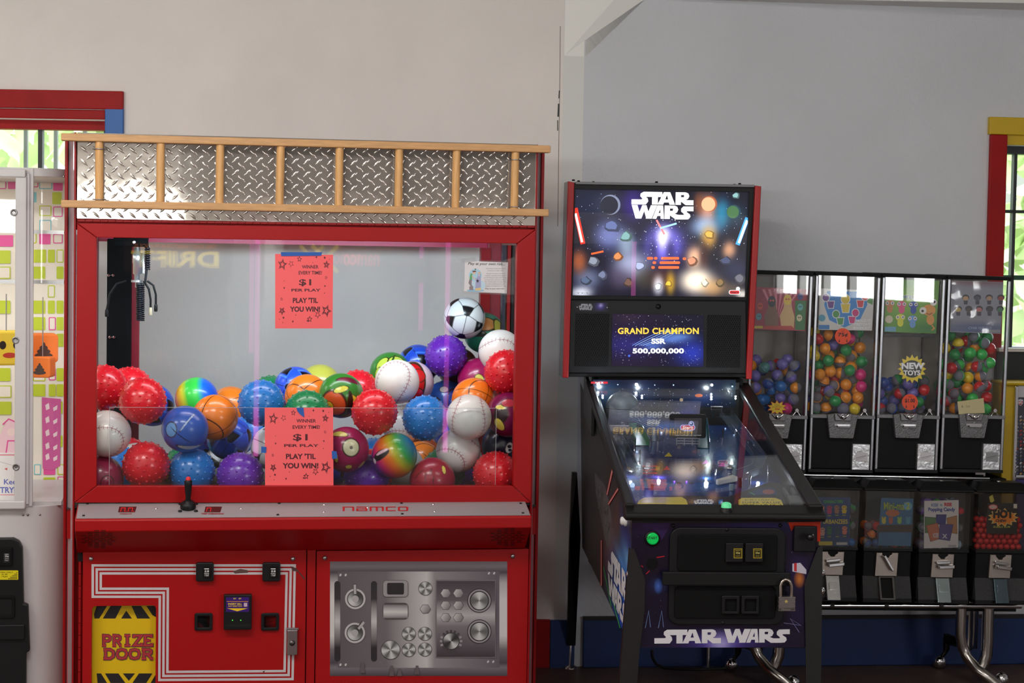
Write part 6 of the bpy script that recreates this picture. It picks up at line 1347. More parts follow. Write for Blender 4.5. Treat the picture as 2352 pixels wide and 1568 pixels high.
    d.line([(fx0+w_*.2, zc_-.004), (fx1-w_*.2, zc_+.006)], .0014, (60, 60, 66)); d.line([(fx0+w_*.22, zc_-.010), (fx1-w_*.3, zc_+.000)], .0008, (90, 90, 96)); d.line([(fx0+w_*.5, zc_-.016), (fx1-w_*.2, zc_-.016)], .0012, (120, 120, 124))
    d.build('door_label', PRINT, fl)
    tops.append((a0, a1, zm, zw, zb_, t))
# stickers
def sticker(t, x, y, r, txt, dd=.0035):
    d = Dec(RF, dd); d.ell(x, y, r, r, (240, 84, 48), 30); d.text(txt, x-r*.62, y-r*.42, x+r*.62, y+r*.12, (30, 24, 24), .03); d.text('VEND', x-r*.2, y-r*.72, x+r*.2, y-r*.55, (120, 50, 40), .0)
    for s in (-.45, .5): d.line([(x+s*r, y+r*.35), (x+s*r, y+r*.62)], 1, (40, 30, 30)); d.poly([(x+s*r-2, y+r*.55), (x+s*r+2, y+r*.55), (x+s*r, y+r*.8)], (40, 30, 30))
    d.build('price_sticker', PRINT, t)
sticker(tops[1][5], 1936, 772, 18.5, '75¢'); sticker(tops[2][5], 2090, 923, 18.5, '$1.00')
d = Dec(RF, .0034)
P = [(2095+(33 if k % 2 == 0 else 25)*math.cos(PI*k/16), 847+(33 if k % 2 == 0 else 25)*math.sin(PI*k/16)) for k in range(32)]
d.poly(P, (226, 200, 40)); d.ell(2095, 847, 22, 20, (40, 40, 36), 30); d.text('NEW', 2070, 832, 2124, 848, (150, 150, 160), .06); d.text('NEW', 2071, 833, 2123, 847, (240, 240, 246), .04); d.text('TOYS', 2075, 850, 2114, 862, (236, 236, 240), .04); d.build('new_toys_badge', PRINTG, tops[2][5])
d = Dec(RF, -.0125); P = [(1785+(24 if k % 2 == 0 else 15)*math.cos(PI*k/10+.3), 936+(18 if k % 2 == 0 else 11)*math.sin(PI*k/10+.3)) for k in range(20)]
d.poly(P, (206, 50, 30)); d.poly([(1785+(x-1785)*.9, 936+(y-936)*.9) for x, y in P], (222, 190, 40)); d.text('TWO', 1779, 929, 1791, 932, (150, 60, 30), .0); d.text('QUARTERS', 1773, 933, 1797, 936, (150, 60, 30), .0); d.text('50¢', 1780, 937, 1791, 942, (190, 40, 30), .04); d.build('price_burst', PRINT, tops[0][5])
o = MB(RF).pprism([(2199, 922), (2259, 914), (2262, 948), (2202, 951)], -.016, -.0155).build('price_note', mat('cream_note', (206, 194, 150), .8), tops[3][5])
d = Dec(RF, -.0161); d.text('$ .50', 2208, 931, 2228, 936, (120, 110, 90), .0); d.build('note_print', PRINT, o)
# display cards in the tall machines
def card(q, base, label, dd=.012, th=.001, m=None):
    P = [rz(*p, dd) for p in q]; c = RF.sub(tuple(rz((q[2][0]+q[3][0])/2, q[2][1], dd)))
    t = thing('display_card', label, 'card', c, 'display cards in the vending machines')
    MB(RF).prism([(p.x, p.z) for p in P], dd, dd+th).build('card', m or mat('card_%d_%d_%d' % base, base, .4), t); return t, Dec(RF, dd)
t, d = card(((1736, 659), (1855, 664), (1850, 760), (1728, 756)), (190, 40, 70), 'red card with two thumbs in wrestling masks in the first tall machine')
d.poly([(1736, 660), (1854, 664), (1850, 759), (1729, 756)], (150, 30, 60)); d.poly([(1826, 690), (1853, 690), (1849, 758), (1826, 757)], (46, 110, 60))
for k in range(7): d.poly([(1785, 735), (1750+14*k, 664), (1757+14*k, 664)], (206, 120, 140))
for x, y, c in ((1773, 700, (120, 84, 66)), (1809, 696, (206, 170, 120))): d.poly([(x-14, 756), (x-18, 726), (x-9, 706), (x-8, y-14), (x, y-20), (x+8, y-14), (x+10, 706), (x+16, 728), (x+14, 756)], c)
d.ell(1773, 692, 9, 13, (40, 44, 60)); d.ell(1770, 690, 2.4, 2, (220, 90, 80)); d.ell(1776, 690, 2.4, 2, (220, 90, 80)); d.ell(1809, 688, 9, 12, (220, 190, 80)); d.ell(1806, 687, 2.2, 2, (190, 60, 70)); d.ell(1812, 687, 2.2, 2, (190, 60, 70))
for x, y, c in ((1746, 703, (196, 60, 50)), (1743, 727, (70, 140, 160)), (1838, 681, (60, 70, 140)), (1838, 705, (90, 170, 170)), (1836, 730, (200, 196, 160))): d.ell(x, y, 6.5, 8, c); d.ell(x-2, y-1, 1.4, 1.4, (20, 20, 30)); d.ell(x+2, y-1, 1.4, 1.4, (20, 20, 30))
d.rect(1731, 748, 1752, 754, (200, 180, 50)); d.poly([(1752, 756), (1756, 748), (1818, 748), (1826, 756)], (180, 60, 50)); d.text('THUMB WRESTLERS', 1778, 663, 1840, 669, (226, 180, 190), .02); d.build('card_print', INK, t)
t, d = card(((1883, 662), (2008, 667), (2003, 759), (1879, 757)), (206, 206, 206), 'white and blue card with five coloured putty figures in the second tall machine')
d.poly([(1900, 668), (1990, 670), (1992, 700), (1975, 735), (1940, 752), (1905, 735), (1893, 700)], (38, 130, 206)); d.rect(1880, 746, 1905, 756, (40, 120, 190)); d.poly([(1990, 668), (2007, 668), (2004, 700), (1992, 694)], (90, 150, 80))
def fig(x, y, c, r, s, lean=0):
    for cc, e in (((226, 226, 230), 1.6), (c, 0)): d.ell(x+lean*s, y-s*.55, r+e, r*1.1+e, cc); d.poly([(x-s*.5-e, y-e), (x+s*.5+e, y-e), (x+s*.34+e, y+s*.95+e), (x-s*.3-e, y+s*.95+e)], cc)
fig(1942, 698, (214, 190, 56), 9.5, 20); fig(1908, 692, (104, 60, 140), 7.5, 16, -.7); fig(1976, 690, (206, 50, 70), 7.5, 16, .7); fig(1930, 730, (70, 150, 84), 7.5, 16, -.6); fig(1957, 727, (200, 40, 120), 7.5, 16, .5)
for k, s in enumerate(('MOLD IT', 'STRETCH IT', 'BOUNCE IT')): d.text(s, 1966-(6 if k else 0), 733+8.5*k, 2000, 739+8.5*k, (236, 238, 244), .03)
d.ell(1888, 730, 8, 8, (70, 150, 180)); d.build('card_print', INK, t)
t, d = card(((2035, 641), (2158, 644), (2150, 766), (2030, 762)), (96, 150, 60), 'green jungle card with bulging eyed animals in the third tall machine')
field(d, ((2035, 642), (2157, 645), (2150, 765), (2031, 761)), 10, 10, (104, 158, 62), [(2080, 690, 50, 30, (150, 196, 84), .8), (2130, 755, 40, 16, (40, 110, 50), .8), (2050, 650, 30, 14, (60, 110, 60), .8)])
d.text('EYE', 2045, 676, 2062, 684, (240, 240, 200), .05); d.text('EYE', 2046, 677, 2061, 683.5, (40, 90, 150), .02); d.text('PUPPERS', 2058, 677, 2100, 689, (240, 240, 200), .05); d.text('PUPPERS', 2059, 678, 2099, 688, (40, 90, 150), .02)
for x, y, c in ((2044, 703, (196, 130, 80)), (2071, 705, (230, 90, 140)), (2098, 706, (60, 90, 180)), (2068, 735, (220, 220, 60)), (2096, 738, (110, 160, 220))):
    d.ell(x, y-6, 11, 8, c); d.ell(x, y+6, 7, 9, c); d.ell(x-6, y-7, 4, 4, (226, 226, 230)); d.ell(x+6, y-7, 4, 4, (226, 226, 230)); d.ell(x-6, y-7, 1.6, 1.6, (30, 30, 40)); d.ell(x+6, y-7, 1.6, 1.6, (30, 30, 40))
d.ell(2134, 712, 15, 13, (224, 158, 80)); d.ell(2137, 734, 9, 12, (224, 158, 80)); d.ell(2120, 713, 8, 8, (236, 234, 230)); d.ell(2144, 694, 8, 8, (236, 234, 230)); d.ell(2119, 714, 3, 3, (20, 20, 24)); d.ell(2146, 693, 3, 3, (20, 20, 24)); d.line([(2128, 719), (2135, 722), (2142, 718)], 1.6, (120, 50, 30)); d.line([(2140, 746), (2146, 754), (2140, 758)], 3, (224, 158, 80))
d.ell(2042, 733, 9, 9, (214, 206, 180)); d.rect(2032, 750, 2058, 761, (110, 170, 200)); d.build('card_print', INK, t)
MB(RF).pprism([(2032, 765), (2148, 768), (2148, 775), (2032, 771)], .010, .013).build('card_rail', mat('rail_gloss_black', (12, 12, 14), .1), t)
t, d = card(((2186, 644), (2305, 648), (2298, 766), (2182, 762)), (176, 176, 190), 'silvery card of small figures in wrinkled clear film in the fourth tall machine')
field(d, ((2187, 645), (2304, 649), (2298, 765), (2183, 761)), 8, 8, (150, 152, 168), [(2240, 756, 80, 12, (50, 70, 130), .95), (2240, 648, 80, 6, (120, 50, 70), .8)])
for k, (x, y) in enumerate([(2218+27*i, 686) for i in range(4)]+[(2201+24*i, 712) for i in range(5)]):
    c = ((200, 160, 120), (70, 76, 100), (190, 150, 120), (170, 60, 60), (200, 170, 90), (80, 60, 60), (206, 120, 120), (60, 60, 70), (60, 130, 90))[k]; d.ell(x, y-3, 8.5, 7, (40, 36, 46)); d.ell(x, y-1, 6.5, 5, c); d.poly([(x-5, y+4), (x+5, y+4), (x+4, y+13), (x-4, y+13)], (60, 56, 80))
d.text('CHIBI FIGURES', 2224, 750, 2278, 756, (150, 170, 210), .02); d.rect(2270, 757, 2298, 763, (150, 150, 160)); d.build('card_print', INK, t)
WR_ = glass('wrinkled_film', (250, 250, 250), 1.6, .06, .04)
b = MB(RF); rg = random.Random(2); a = RF.rect(2184, 645, 2302, 764, .008); n = 9; G = [[(a[0]+(a[1]-a[0])*i/n, .0085+rg.uniform(-.0016, .002), a[2]+(a[3]-a[2])*j/n) for i in range(n+1)] for j in range(n+1)]
b.add([p for r_ in G for p in r_], [(j*(n+1)+i, j*(n+1)+i+1, (j+1)*(n+1)+i+1, (j+1)*(n+1)+i) for j in range(n) for i in range(n)], 0, True); b.build('film_sleeve', WR_, t)
for (a0, a1, zm, zw, zb_, t), yt, cs, wh, sd in zip(tops, (826, 738, 862, 745), ((BL, VI, BL, RD, PK, VI, DB, TE, OR), (OR, OR, YL_, YL_, VI, GN, RD, PK, OR), (DB, BL, RD, GN, VI, DB), (LG_, OR, YL_, RD, GN, LG_, GN)), WHICH, (1, 2, 3, 4)):
    fill(a0+.008, a1-.008, zm, 2020, yt, cs, wh, sd)
# small bulk machines on the lower bar
LOW = [(1883, 1972, 0), (1990, 2098, 1), (2115, 2228, 2), (2249, 2362, 3)]
SM = glass('smoky_globe', (225, 220, 214), 1.4, .02, .03); LB = ['square candy machine with a blue card of cartoon monsters, leftmost of the low row', 'square candy machine with a faded blue card and its chute door missing', 'square candy machine with a white card of candy packets', 'square gumball machine with a black flame card, rightmost of the low row']
ld_ = -.10
for i, (x0, x1, k) in enumerate(LOW):
    wpx = 108+3*i; x0 = x1-wpx
    a0, a1 = rz(x0, 1195, ld_).x, rz(x1, 1195, ld_).x; xm = (x0+x1)/2; yo = (1124, 1127, 1131, 1133)[i]; z = lambda y: rz(xm, y+(yo-1127)*.8, ld_).z
    zt, zg, zbm, zhp, zbt = z(1127), z(1260), z(1266), z(1323), z(1381)
    dep = .125
    t = thing('bulk_candy_machine', LB[i], 'vending machine', RF.sub(((a0+a1)/2, ld_+.08, zbt)), 'low bulk candy machines')
    b = MB(RF); xa2, xb2 = a0-.010, a1+.010; y0, y1 = ld_-.010, ld_+dep+.01
    xi0, xi1, yi0, yi1 = a0+.018, a1-.018, ld_+.025, ld_+dep-.02; zl2 = zt+.036
    b.add([(xa2, y0, zt), (xb2, y0, zt), (xb2, y1, zt), (xa2, y1, zt), (xa2, y0, zt+.008), (xb2, y0, zt+.008), (xb2, y1, zt+.008), (xa2, y1, zt+.008), (xi0, yi0, zl2), (xi1, yi0, zl2), (xi1, yi1, zl2), (xi0, yi1, zl2)],
          [(3, 2, 1, 0), (0, 1, 5, 4), (1, 2, 6, 5), (2, 3, 7, 6), (3, 0, 4, 7), (4, 5, 9, 8), (5, 6, 10, 9), (6, 7, 11, 10), (7, 4, 8, 11), (8, 9, 10, 11)]); lid = b.build('lid', BLK, t, .005)
    MB(RF).lathe([(.009, 0), (.008, .003), (.002, .004)], ((a0+a1)/2, ld_+.06, zl2), 'z', 12).build('lid_lock', CHROME, lid)
    b = MB(RF)
    for p, q in (((a0, ld_), (a1, ld_)), ((a1, ld_), (a1, ld_+dep)), ((a1, ld_+dep), (a0, ld_+dep)), ((a0, ld_+dep), (a0, ld_))): b.quad((*p, zg), (*q, zg), (*q, zt), (*p, zt))
    b.build('globe', SM, t)
    b = MB(RF); b.box(a0-.002, a1+.002, ld_-.002, ld_+dep, zbm, zg); b.build('collar', BLK, t, .002)
    b = MB(RF); b.box(a0+.002, a1-.002, ld_+.004, ld_+dep, zbt, zbm); body = b.build('body', BLKC, t, .003)
    b = MB(RF); b.add([(a0, ld_+.002, zhp), (a1-.004, ld_+.002, zhp), (a1-.002, ld_-.022, zbt+.016), (a0-.002, ld_-.022, zbt+.016), (a0, ld_+.01, zhp), (a1-.004, ld_+.01, zhp), (a1-.002, ld_+.01, zbt+.016), (a0-.002, ld_+.01, zbt+.016)], [(0, 3, 2, 1), (0, 1, 5, 4), (3, 7, 6, 2), (0, 4, 7, 3), (1, 2, 6, 5), (4, 5, 6, 7)]); b.build('hopper_front', mat('sparkle_grey', (58, 58, 60), .5, bump=(500, .8), var=(300, .4)), t)
    b = MB(RF); b.box(a0-.004, a1-.001, ld_-.024, ld_+dep, zbt, zbt+.016); b.build('foot', BLK, t, .002)
    cx = (a0+a1)/2-.004; w2 = .042
    pts = [(cx-w2, zbm-.004), (cx-.02, zbm-.004), (cx-.02, zbm-.010), (cx-.008, zbm-.022), (cx+.006, zbm-.022), (cx+.008, zbm-.016), (cx+.018, zbm-.010), (cx+.018, zbm-.004), (cx+w2, zbm-.004), (cx+w2-.003, zhp+.002), (cx-w2-.003, zhp+.002)]
    mp = MB(RF).prism(pts, ld_-.008, ld_+.003).build('coin_mechanism', mat('mech_satin', (176, 164, 156), .3, .9), t, .001)
    ang = (.12, -1.0, .05, -.12)[i]; hz_ = zbm-.040
    H = Fr(RF.M @ Matrix.Translation((cx, ld_-.010, hz_)) @ Matrix.Rotation(-ang, 4, 'Y'))
    if k == 1: MB(H).box(-.034, .034, -.022, 0, -.0055, .0055).build('turn_handle', CHROME, mp, .003)
    else: MB(H).box(-.03, .026, -.012, 0, .0, .012).box(-.024, .036, -.026, -.004, -.016, -.002).build('turn_handle', CHROME, mp, .003)
    g = Fr(RF.M @ Matrix.Translation((cx-.002, ld_-.004, zhp-.002)) @ Matrix.Rotation(-.38, 4, 'X'))
    hh = (zhp-zbt-.008)
    if k == 1:
        MB(g).ring(rrect(-.029, -hh, .029, .0, .003), rrect(-.023, -hh+.006, .023, -.004, .002), -.006, .012).build('chute_frame', mat('chute_rim', (90, 86, 82), .4), t); MB(g).box(-.023, .023, .004, .006, -hh+.006, -.004).build('chute_back', DARK, t)
    else:
        cc = ((225, 225, 226), None, (196, 214, 218), (120, 140, 152))[k]
        f_ = MB(g).rbox(-.026, .026, -.010, .004, -hh-.006, .0, .003).build('chute_door', mat('chute_chrome_%d' % k, cc, .16 if k else .2, 1, bump=(40, .3)), t, .002)
        b = MB(g); b.rbox(-.016, .016, -.0125, -.010, -hh*.62, -hh*.3, .002); b.build('door_emboss', mat('chute_chrome_%d' % k, cc), f_, .001)
    # card and contents
    if k == 0:
        t2, d = card(((1876, 1141), (1953, 1142), (1950, 1254), (1874, 1252)), (24, 66, 130), 'blue card of little cartoon monsters, leftmost card of the low row', ld_+.003)
        d.text('CHARACTERS', 1892, 1148, 1936, 1155, (70, 180, 60), .03)
        for x, y, c in ((1888, 1172, (226, 130, 70)), (1905, 1172, (200, 40, 110)), (1922, 1171, (170, 120, 100)), (1939, 1171, (220, 190, 60)), (1889, 1222, (220, 170, 160)), (1905, 1220, (50, 120, 80)), (1923, 1220, (40, 80, 110)), (1940, 1219, (226, 130, 110))): d.ell(x, y-6, 6, 5, c); d.poly([(x-6, y-1), (x+6, y-1), (x+4, y+8), (x-4, y+8)], c); d.ell(x-2, y-7, 1, 1.4, (20, 20, 20)); d.ell(x+2, y-7, 1, 1.4, (20, 20, 20)); d.rect(x-4, y+11, x+4, y+13, (170, 170, 60))
        d.text('URBANZEES', 1890, 1192.5, 1947, 1202.5, (226, 208, 60), .02); d.rect(1880, 1243, 1912, 1252, (210, 196, 60)); d.rect(1921, 1245, 1946, 1251, (200, 206, 214)); d.build('card_print', INK, t2)
    if k == 1:
        t2, d = card(((2024, 1143), (2098, 1145), (2092, 1254), (2017, 1252)), (56, 110, 160), 'faded blue card with a dark band across it in the low row', ld_+.003)
        d.text('Mini-mals', 2029, 1152, 2086, 1172, (60, 90, 60), .06); d.text('Mini-mals', 2030, 1153, 2085, 1171, (170, 190, 90), .02); d.ell(2085, 1162, 10, 10, (110, 180, 210)); d.text('2', 2081, 1154, 2090, 1169, (190, 200, 90), .03); d.ell(2050, 1178, 16, 8, (190, 110, 70))
        for x, c in ((2030, (200, 190, 70)), (2046, (190, 100, 80)), (2066, (150, 190, 80)), (2086, (90, 160, 190))): d.ell(x, 1196, 5, 7, c); d.ell(x-3, 1189, 2, 3, c); d.ell(x+3, 1189, 2, 3, c)
        d.poly([(2015, 1205), (2095, 1205), (2094, 1222), (2014, 1222)], (64, 46, 38)); d.build('card_print', INK, t2)
    if k == 2:
        t2, d = card(((2123, 1150), (2202, 1148), (2201, 1257), (2122, 1259)), (222, 224, 232), 'white card printed with candy packets in the low row', ld_+.003)
        d.text('ICEE', 2139, 1156, 2155, 1163, (90, 130, 200), .04); d.text('&', 2159, 1157, 2165, 1162, (90, 150, 190), .02); d.text('RISE', 2169, 1154, 2186, 1162, (206, 50, 60), .05); d.text('Popping Candy', 2132, 1165, 2194, 1176, (60, 80, 170), .04)
        for q, c in ((((2124, 1186), (2150, 1188), (2148, 1222), (2124, 1224)), (90, 130, 80)), (((2150, 1181), (2174, 1181), (2172, 1204), (2150, 1204)), (70, 70, 150)), (((2174, 1189), (2198, 1183), (2199, 1226), (2178, 1222)), (190, 140, 100)), (((2127, 1206), (2154, 1200), (2162, 1236), (2137, 1244)), (200, 120, 90)), (((2158, 1202), (2190, 1204), (2182, 1242), (2156, 1238)), (90, 80, 150))): d.poly(q, tuple(v*.6 for v in c)); d.poly([(q[0][0]+1, q[0][1]+1), (q[1][0]-1, q[1][1]+1), (q[2][0]-1, q[2][1]-1), (q[3][0]+1, q[3][1]-1)], c)
        d.text('ICEE', 2143, 1224, 2156, 1234, (206, 210, 230), .03); d.text('X', 2164, 1226, 2176, 1236, (220, 220, 240), .03); d.rect(2178, 1251, 2196, 1256, (180, 184, 196)); d.build('card_print', INK, t2)
    if k == 3:
        t2, d = card(((2268, 1155), (2338, 1155), (2336, 1226), (2266, 1225)), (20, 18, 18), 'black card with orange flames in front of the red gumballs', ld_+.003)
        P = [(2304+(36 if q % 2 == 0 else 27)*math.cos(2*PI*q/26), 1188+(22 if q % 2 == 0 else 15)*math.sin(2*PI*q/26)) for q in range(26)]
        d.poly(P, (236, 200, 120)); d.poly([(2304+(x-2304)*.86, 1188+(y-1188)*.86) for x, y in P], (240, 140, 24)); d.text('HOT', 2281, 1170, 2328, 1190, (30, 14, 8), .07); d.text('CHEW', 2287, 1192, 2312, 1199, (40, 20, 10), .05); d.text('BUBBLE GUM', 2282, 1207, 2320, 1212, (190, 190, 60), .02); d.rect(2328, 1157, 2336, 1167, (220, 216, 210)); d.ell(2281, 1164, 11, 6.5, (196, 50, 50)); d.ell(2281, 1164, 9, 4.8, (220, 190, 190)); d.poly([(2272, 1140), (2280, 1136), (2284, 1150), (2278, 1154), (2274, 1152)], (206, 196, 80)); d.build('card_print', INK, t2)
    # bulk contents
    def gum(col, R0, top_, n_lay, lab, grp, seed, name='gumball', skip=0):
        me = bpy.data.meshes.get('gum_%d_%d_%d' % col)
        if not me:
            s_ = MB().sphere((0, 0, 0), R0, 14); me = bpy.data.meshes.new('gum_%d_%d_%d' % col); me.from_pydata(s_.v, [], s_.f); me.polygons.foreach_set('use_smooth', s_.sm); me.materials.append(mat('gum_%d_%d_%d' % col, col, .35)); me.update()
        rg = random.Random(seed); D = R0*2.02
        for L in range(n_lay):
            y = ld_+.012+R0+L*D*.88; zz = zg+R0+.001; j = 0
            while zz < top_:
                x = a0+R0+.002+(D/2 if (j+L) % 2 else 0); i_ = 0
                while x < a1-R0-.001:
                    if rg.random() >= skip:
                        o = bpy.data.objects.new(name, me); COL.objects.link(o); o.matrix_world = Matrix.Translation(RF.w((x, y+rg.uniform(0, .001), zz))); tag(o, '%s, %s row up, %s from left%s' % (lab, ORD(j), ORD(i_), ' and behind' if L else ''), 'candy', grp)
                    x += D; i_ += 1
                zz += D*.87; j += 1
    if k == 3: gum((206, 36, 34), .0115, z(1185), 2, 'red gumball in the black flame card machine', 'red gumballs', 1)
    else:
        pal = (((30, 110, 200), (236, 190, 40), (60, 150, 90), (200, 60, 140)), ((206, 60, 50), (206, 60, 50), (226, 130, 60), (60, 90, 160)), ((120, 90, 180), (60, 150, 80), (206, 60, 80), (150, 180, 210)))[k]
        rg = random.Random(40+k); R0 = .0165; 
        lim = z((1160, 1196, 1150)[k])
        for L, yy in enumerate((ld_+.024, ld_+.060)):
          zz = zg+R0+.001; j = 0
          while zz < lim:
            x = a0+R0+.003+(R0 if j % 2 else 0); i_ = 0
            while x < a1-R0-.002:
                c = rg.choice(pal); nm = {(30, 110, 200): 'blue', (236, 190, 40): 'yellow', (60, 150, 90): 'green', (200, 60, 140): 'pink', (206, 60, 50): 'red', (226, 130, 60): 'orange', (60, 90, 160): 'dark blue', (120, 90, 180): 'violet', (60, 150, 80): 'green', (206, 60, 80): 'red', (150, 180, 210): 'pale blue'}[c]
                me = bpy.data.meshes.get('cap_%d_%d_%d' % c)
                if not me:
                    s_ = MB().sphere((0, 0, 0), R0, 14, 0, 1, -1, 0).lathe([(R0, -.001), (R0*1.05, -.001), (R0*1.05, .002), (R0, .002)], (0, 0, 0), 'z', 14).sphere((0, 0, .002), R0*.96, 14, 1, 1, 0, 1); me = bpy.data.meshes.new('cap_%d_%d_%d' % c); me.from_pydata(s_.v, [], s_.f); me.materials.append(mat('gum_%d_%d_%d' % c, c, .3)); me.materials.append(GLASS_C); me.polygons.foreach_set('material_index', s_.m); me.polygons.foreach_set('use_smooth', s_.sm); me.update()
                o = bpy.data.objects.new('small_capsule', me); COL.objects.link(o); o.matrix_world = Matrix.Translation(RF.w((x, yy+rg.uniform(0, .004), zz))) @ Euler((rg.uniform(0, 6), rg.uniform(0, 6), 0)).to_matrix().to_4x4()
                tag(o, '%s capsule, %s row up, %s from left%s, in the %s machine' % (nm, ORD(j), ORD(i_), ' behind' if L else '', ('monster card', 'faded blue card', 'candy packet card')[k]), 'capsule', 'small capsules in the low machines')
                x += R0*2.15; i_ += 1
            zz += R0*1.9; j += 1
# yellow sticker machine at the right edge
YF = Fr(Matrix.Translation(Vector((*atY(2330, 1000, 7.03).xy, 0))) @ Matrix.Rotation(.12, 4, 'Z'))
ym_ = thing('sticker_machine', 'yellow sticker vending cabinet at the right edge beside the capsule machines', 'vending machine', YF)
a = YF.px(2303, 1000).x; zt = YF.px(2340, 884).z; b = MB(YF); b.box(a, a+.42, 0, .12, YF.px(2340, 1275).z, zt); b.build('cabinet', M_YEL, ym_, .004)
b = MB(YF); b.box(a-.006, a+.43, -.02, .13, zt, zt+.012); b.build('top', M_YEL, ym_, .005)
f0 = YF.px(2326, 1000).x
MB(YF).box(f0, f0+.014, -.012, .0, YF.px(2330, 1105).z, zt-.004).build('chrome_strip', CHROME, ym_, .002)
pn = MB(YF).box(f0+.016, f0+.27, -.006, 0, YF.px(2345, 1098).z, zt-.004).build('sheet_panel', mat('sheet_dark', (52, 48, 62), .4), ym_)
MB(YF).box(f0+.012, f0+.27, -.02, 0, YF.px(2345, 1272).z, YF.px(2345, 1099).z).build('coin_panel', mat('purple_panel', (44, 26, 96), .4), ym_, .003)
MB(YF).tube([(a+.3, .06, .02), (a+.3, .06, YF.px(2340, 1275).z)], .03, 12).lathe([(.12, 0), (.12, .02), (.03, .035)], (a+.3, .06, 0), 'z', 20).build('pedestal', BLK, ym_)
d = Dec(YF, -.006); d.rect(2338, 886, 2420, 912, (190, 186, 192)); d.poly([(2338, 918), (2344, 916), (2350, 918), (2350, 926), (2344, 932), (2338, 926)], (200, 200, 210)); d.poly([(2339, 921), (2349, 921), (2349, 926), (2344, 930.5), (2339, 926)], (170, 30, 40)); d.text('NFL', 2339.5, 922, 2348.5, 927, (230, 230, 230), .03)
rg = random.Random(6)
for j in range(17):
    for i in range(8): x, y = 2336.5+8.5*i, 957+8.2*j; d.ell(x, y, 3, 2.6, rg.choice(((200, 200, 206), (170, 50, 40), (190, 160, 90), (60, 70, 110), (120, 120, 130)))); d.ell(x+1, y+1, 1.6, 1.4, (30, 30, 40))
d.rect(2334, 1091, 2400, 1096, (190, 190, 196)); d.build('sticker_sheet', INK, pn)
# ---------------------------------------------------------------- white prize machine at the left edge
GF_ = frame(Vector((*atY(60, 1000, 5.75).xy, 0)), .17)
wm = thing('white_prize_machine', 'white rounded prize machine cut by the left edge of the picture', 'arcade game', GF_)
GP = GF_.px
xr1 = GP(150, 1300).x; xr0 = GP(74, 1300).x; xl_ = xr0-.9; rad = xr1-xr0; D1 = .62
def plan(x0, x1, r, y0, y1, n=14):   # footprint with a rounded front-right corner
    return [(x0, y0)]+[(x1-r+r*math.sin(PI/2*k/n), y0+r-r*math.cos(PI/2*k/n)) for k in range(n+1)]+[(x1, y1), (x0, y1)]
def vprism(fr, pts, z0, z1, name, m, par, bev=0, smooth=False):
    n = len(pts); b = MB(fr); b.add([(x, y, z0) for x, y in pts]+[(x, y, z1) for x, y in pts], [tuple(range(n))[::-1], tuple(range(n, 2*n))])
    k0 = len(b.v); b.add([(x, y, z0) for x, y in pts]+[(x, y, z1) for x, y in pts], [])
    for i in range(n): j = (i+1) % n; b.f.append((k0+i, k0+j, k0+n+j, k0+n+i)); b.m.append(0); b.sm.append(0 < i < n-3)
    return b.build(name, m, par, bev)
zw0 = GP(110, 1163).z; zw1 = GP(110, 405).z; ztp = GP(110, 386).z
vprism(GF_, plan(xl_, xr1, rad, 0, D1), .03, zw0, 'lower_body', WHT, wm)
vprism(GF_, plan(xl_, xr1, rad, 0, D1), zw1, ztp, 'header', WHT, wm)
# curved clear corner
P = plan(xl_, xr1-.002, rad-.002, .002, D1)[1:16]; b = MB(GF_)
for p, q in zip(P, P[1:]): b.add([(*p, zw0), (*q, zw0), (*q, zw1), (*p, zw1)], [(0, 1, 2, 3)], 0, True)
b.build('corner_window', GLASS, wm)
b = MB(GF_); b.box(xr1-.012, xr1, D1-.03, D1, zw0, zw1); b.build('rear_post', WHT, wm)
b = MB(GF_); b.box(xl_, xr1-.012, D1-.02, D1, zw0, zw1); inner = b.build('rear_wall', mat('cream_panel', (236, 226, 208), .6), wm)
# door frame
dr = MB(GF_).pbox(34, 405, 60, 1168, -.022, .0).build('door_stile', WHT, wm, .004)
b = MB(GF_); a = GF_.rect(0, 388, 60, 407, -.02); b.box(xl_+.1, a[1]-.001, -.026, 0, a[2], a[3]); b.build('door_rail', WHT, wm, .004)
b = MB(GF_); a = GF_.rect(0, 1150, 58, 1169, -.02); b.box(xl_+.1, a[1]-.001, -.024, 0, a[2], a[3]); b.build('door_rail', WHT, wm, .004)
MB(GF_).pbox(60, 398, 67, 1158, -.012, .002).pbox(67, 386, 76, 1163, -.004, .01).build('hinge_post', WHT, wm, .002)
b = MB(GF_); a = GF_.rect(0, 405, 36, 1152, -.008); b.quad((xl_+.1, -.008, a[2]), (a[1], -.008, a[2]), (a[1], -.008, a[3]), (xl_+.1, -.008, a[3])); b.build('door_glass', GLASS, wm)
for y, x in ((488, 32), (781, 36), (1072, 37)):
    p = GP(x, y, -.02); b = MB(GF_); b.lathe([(.0115, 0), (.011, .004), (.008, .006), (.0075, .003), (.004, .003)], (p.x, -.02, p.z), '-y', 16); b.build('lock_knob', mat('knob_grey', (150, 148, 148), .3, 1), dr)
for x, y in ((53, 1182), (64, 1182), (91, 1182), (82, 399), (146, 405)):
    p = GP(x, y); MB(GF_).lathe([(.004, 0), (.0035, .002), (.001, .003)], (p.x, -.0005 if x < 80 else .004, p.z), '-y', 10).build('screw', STEEL, wm)
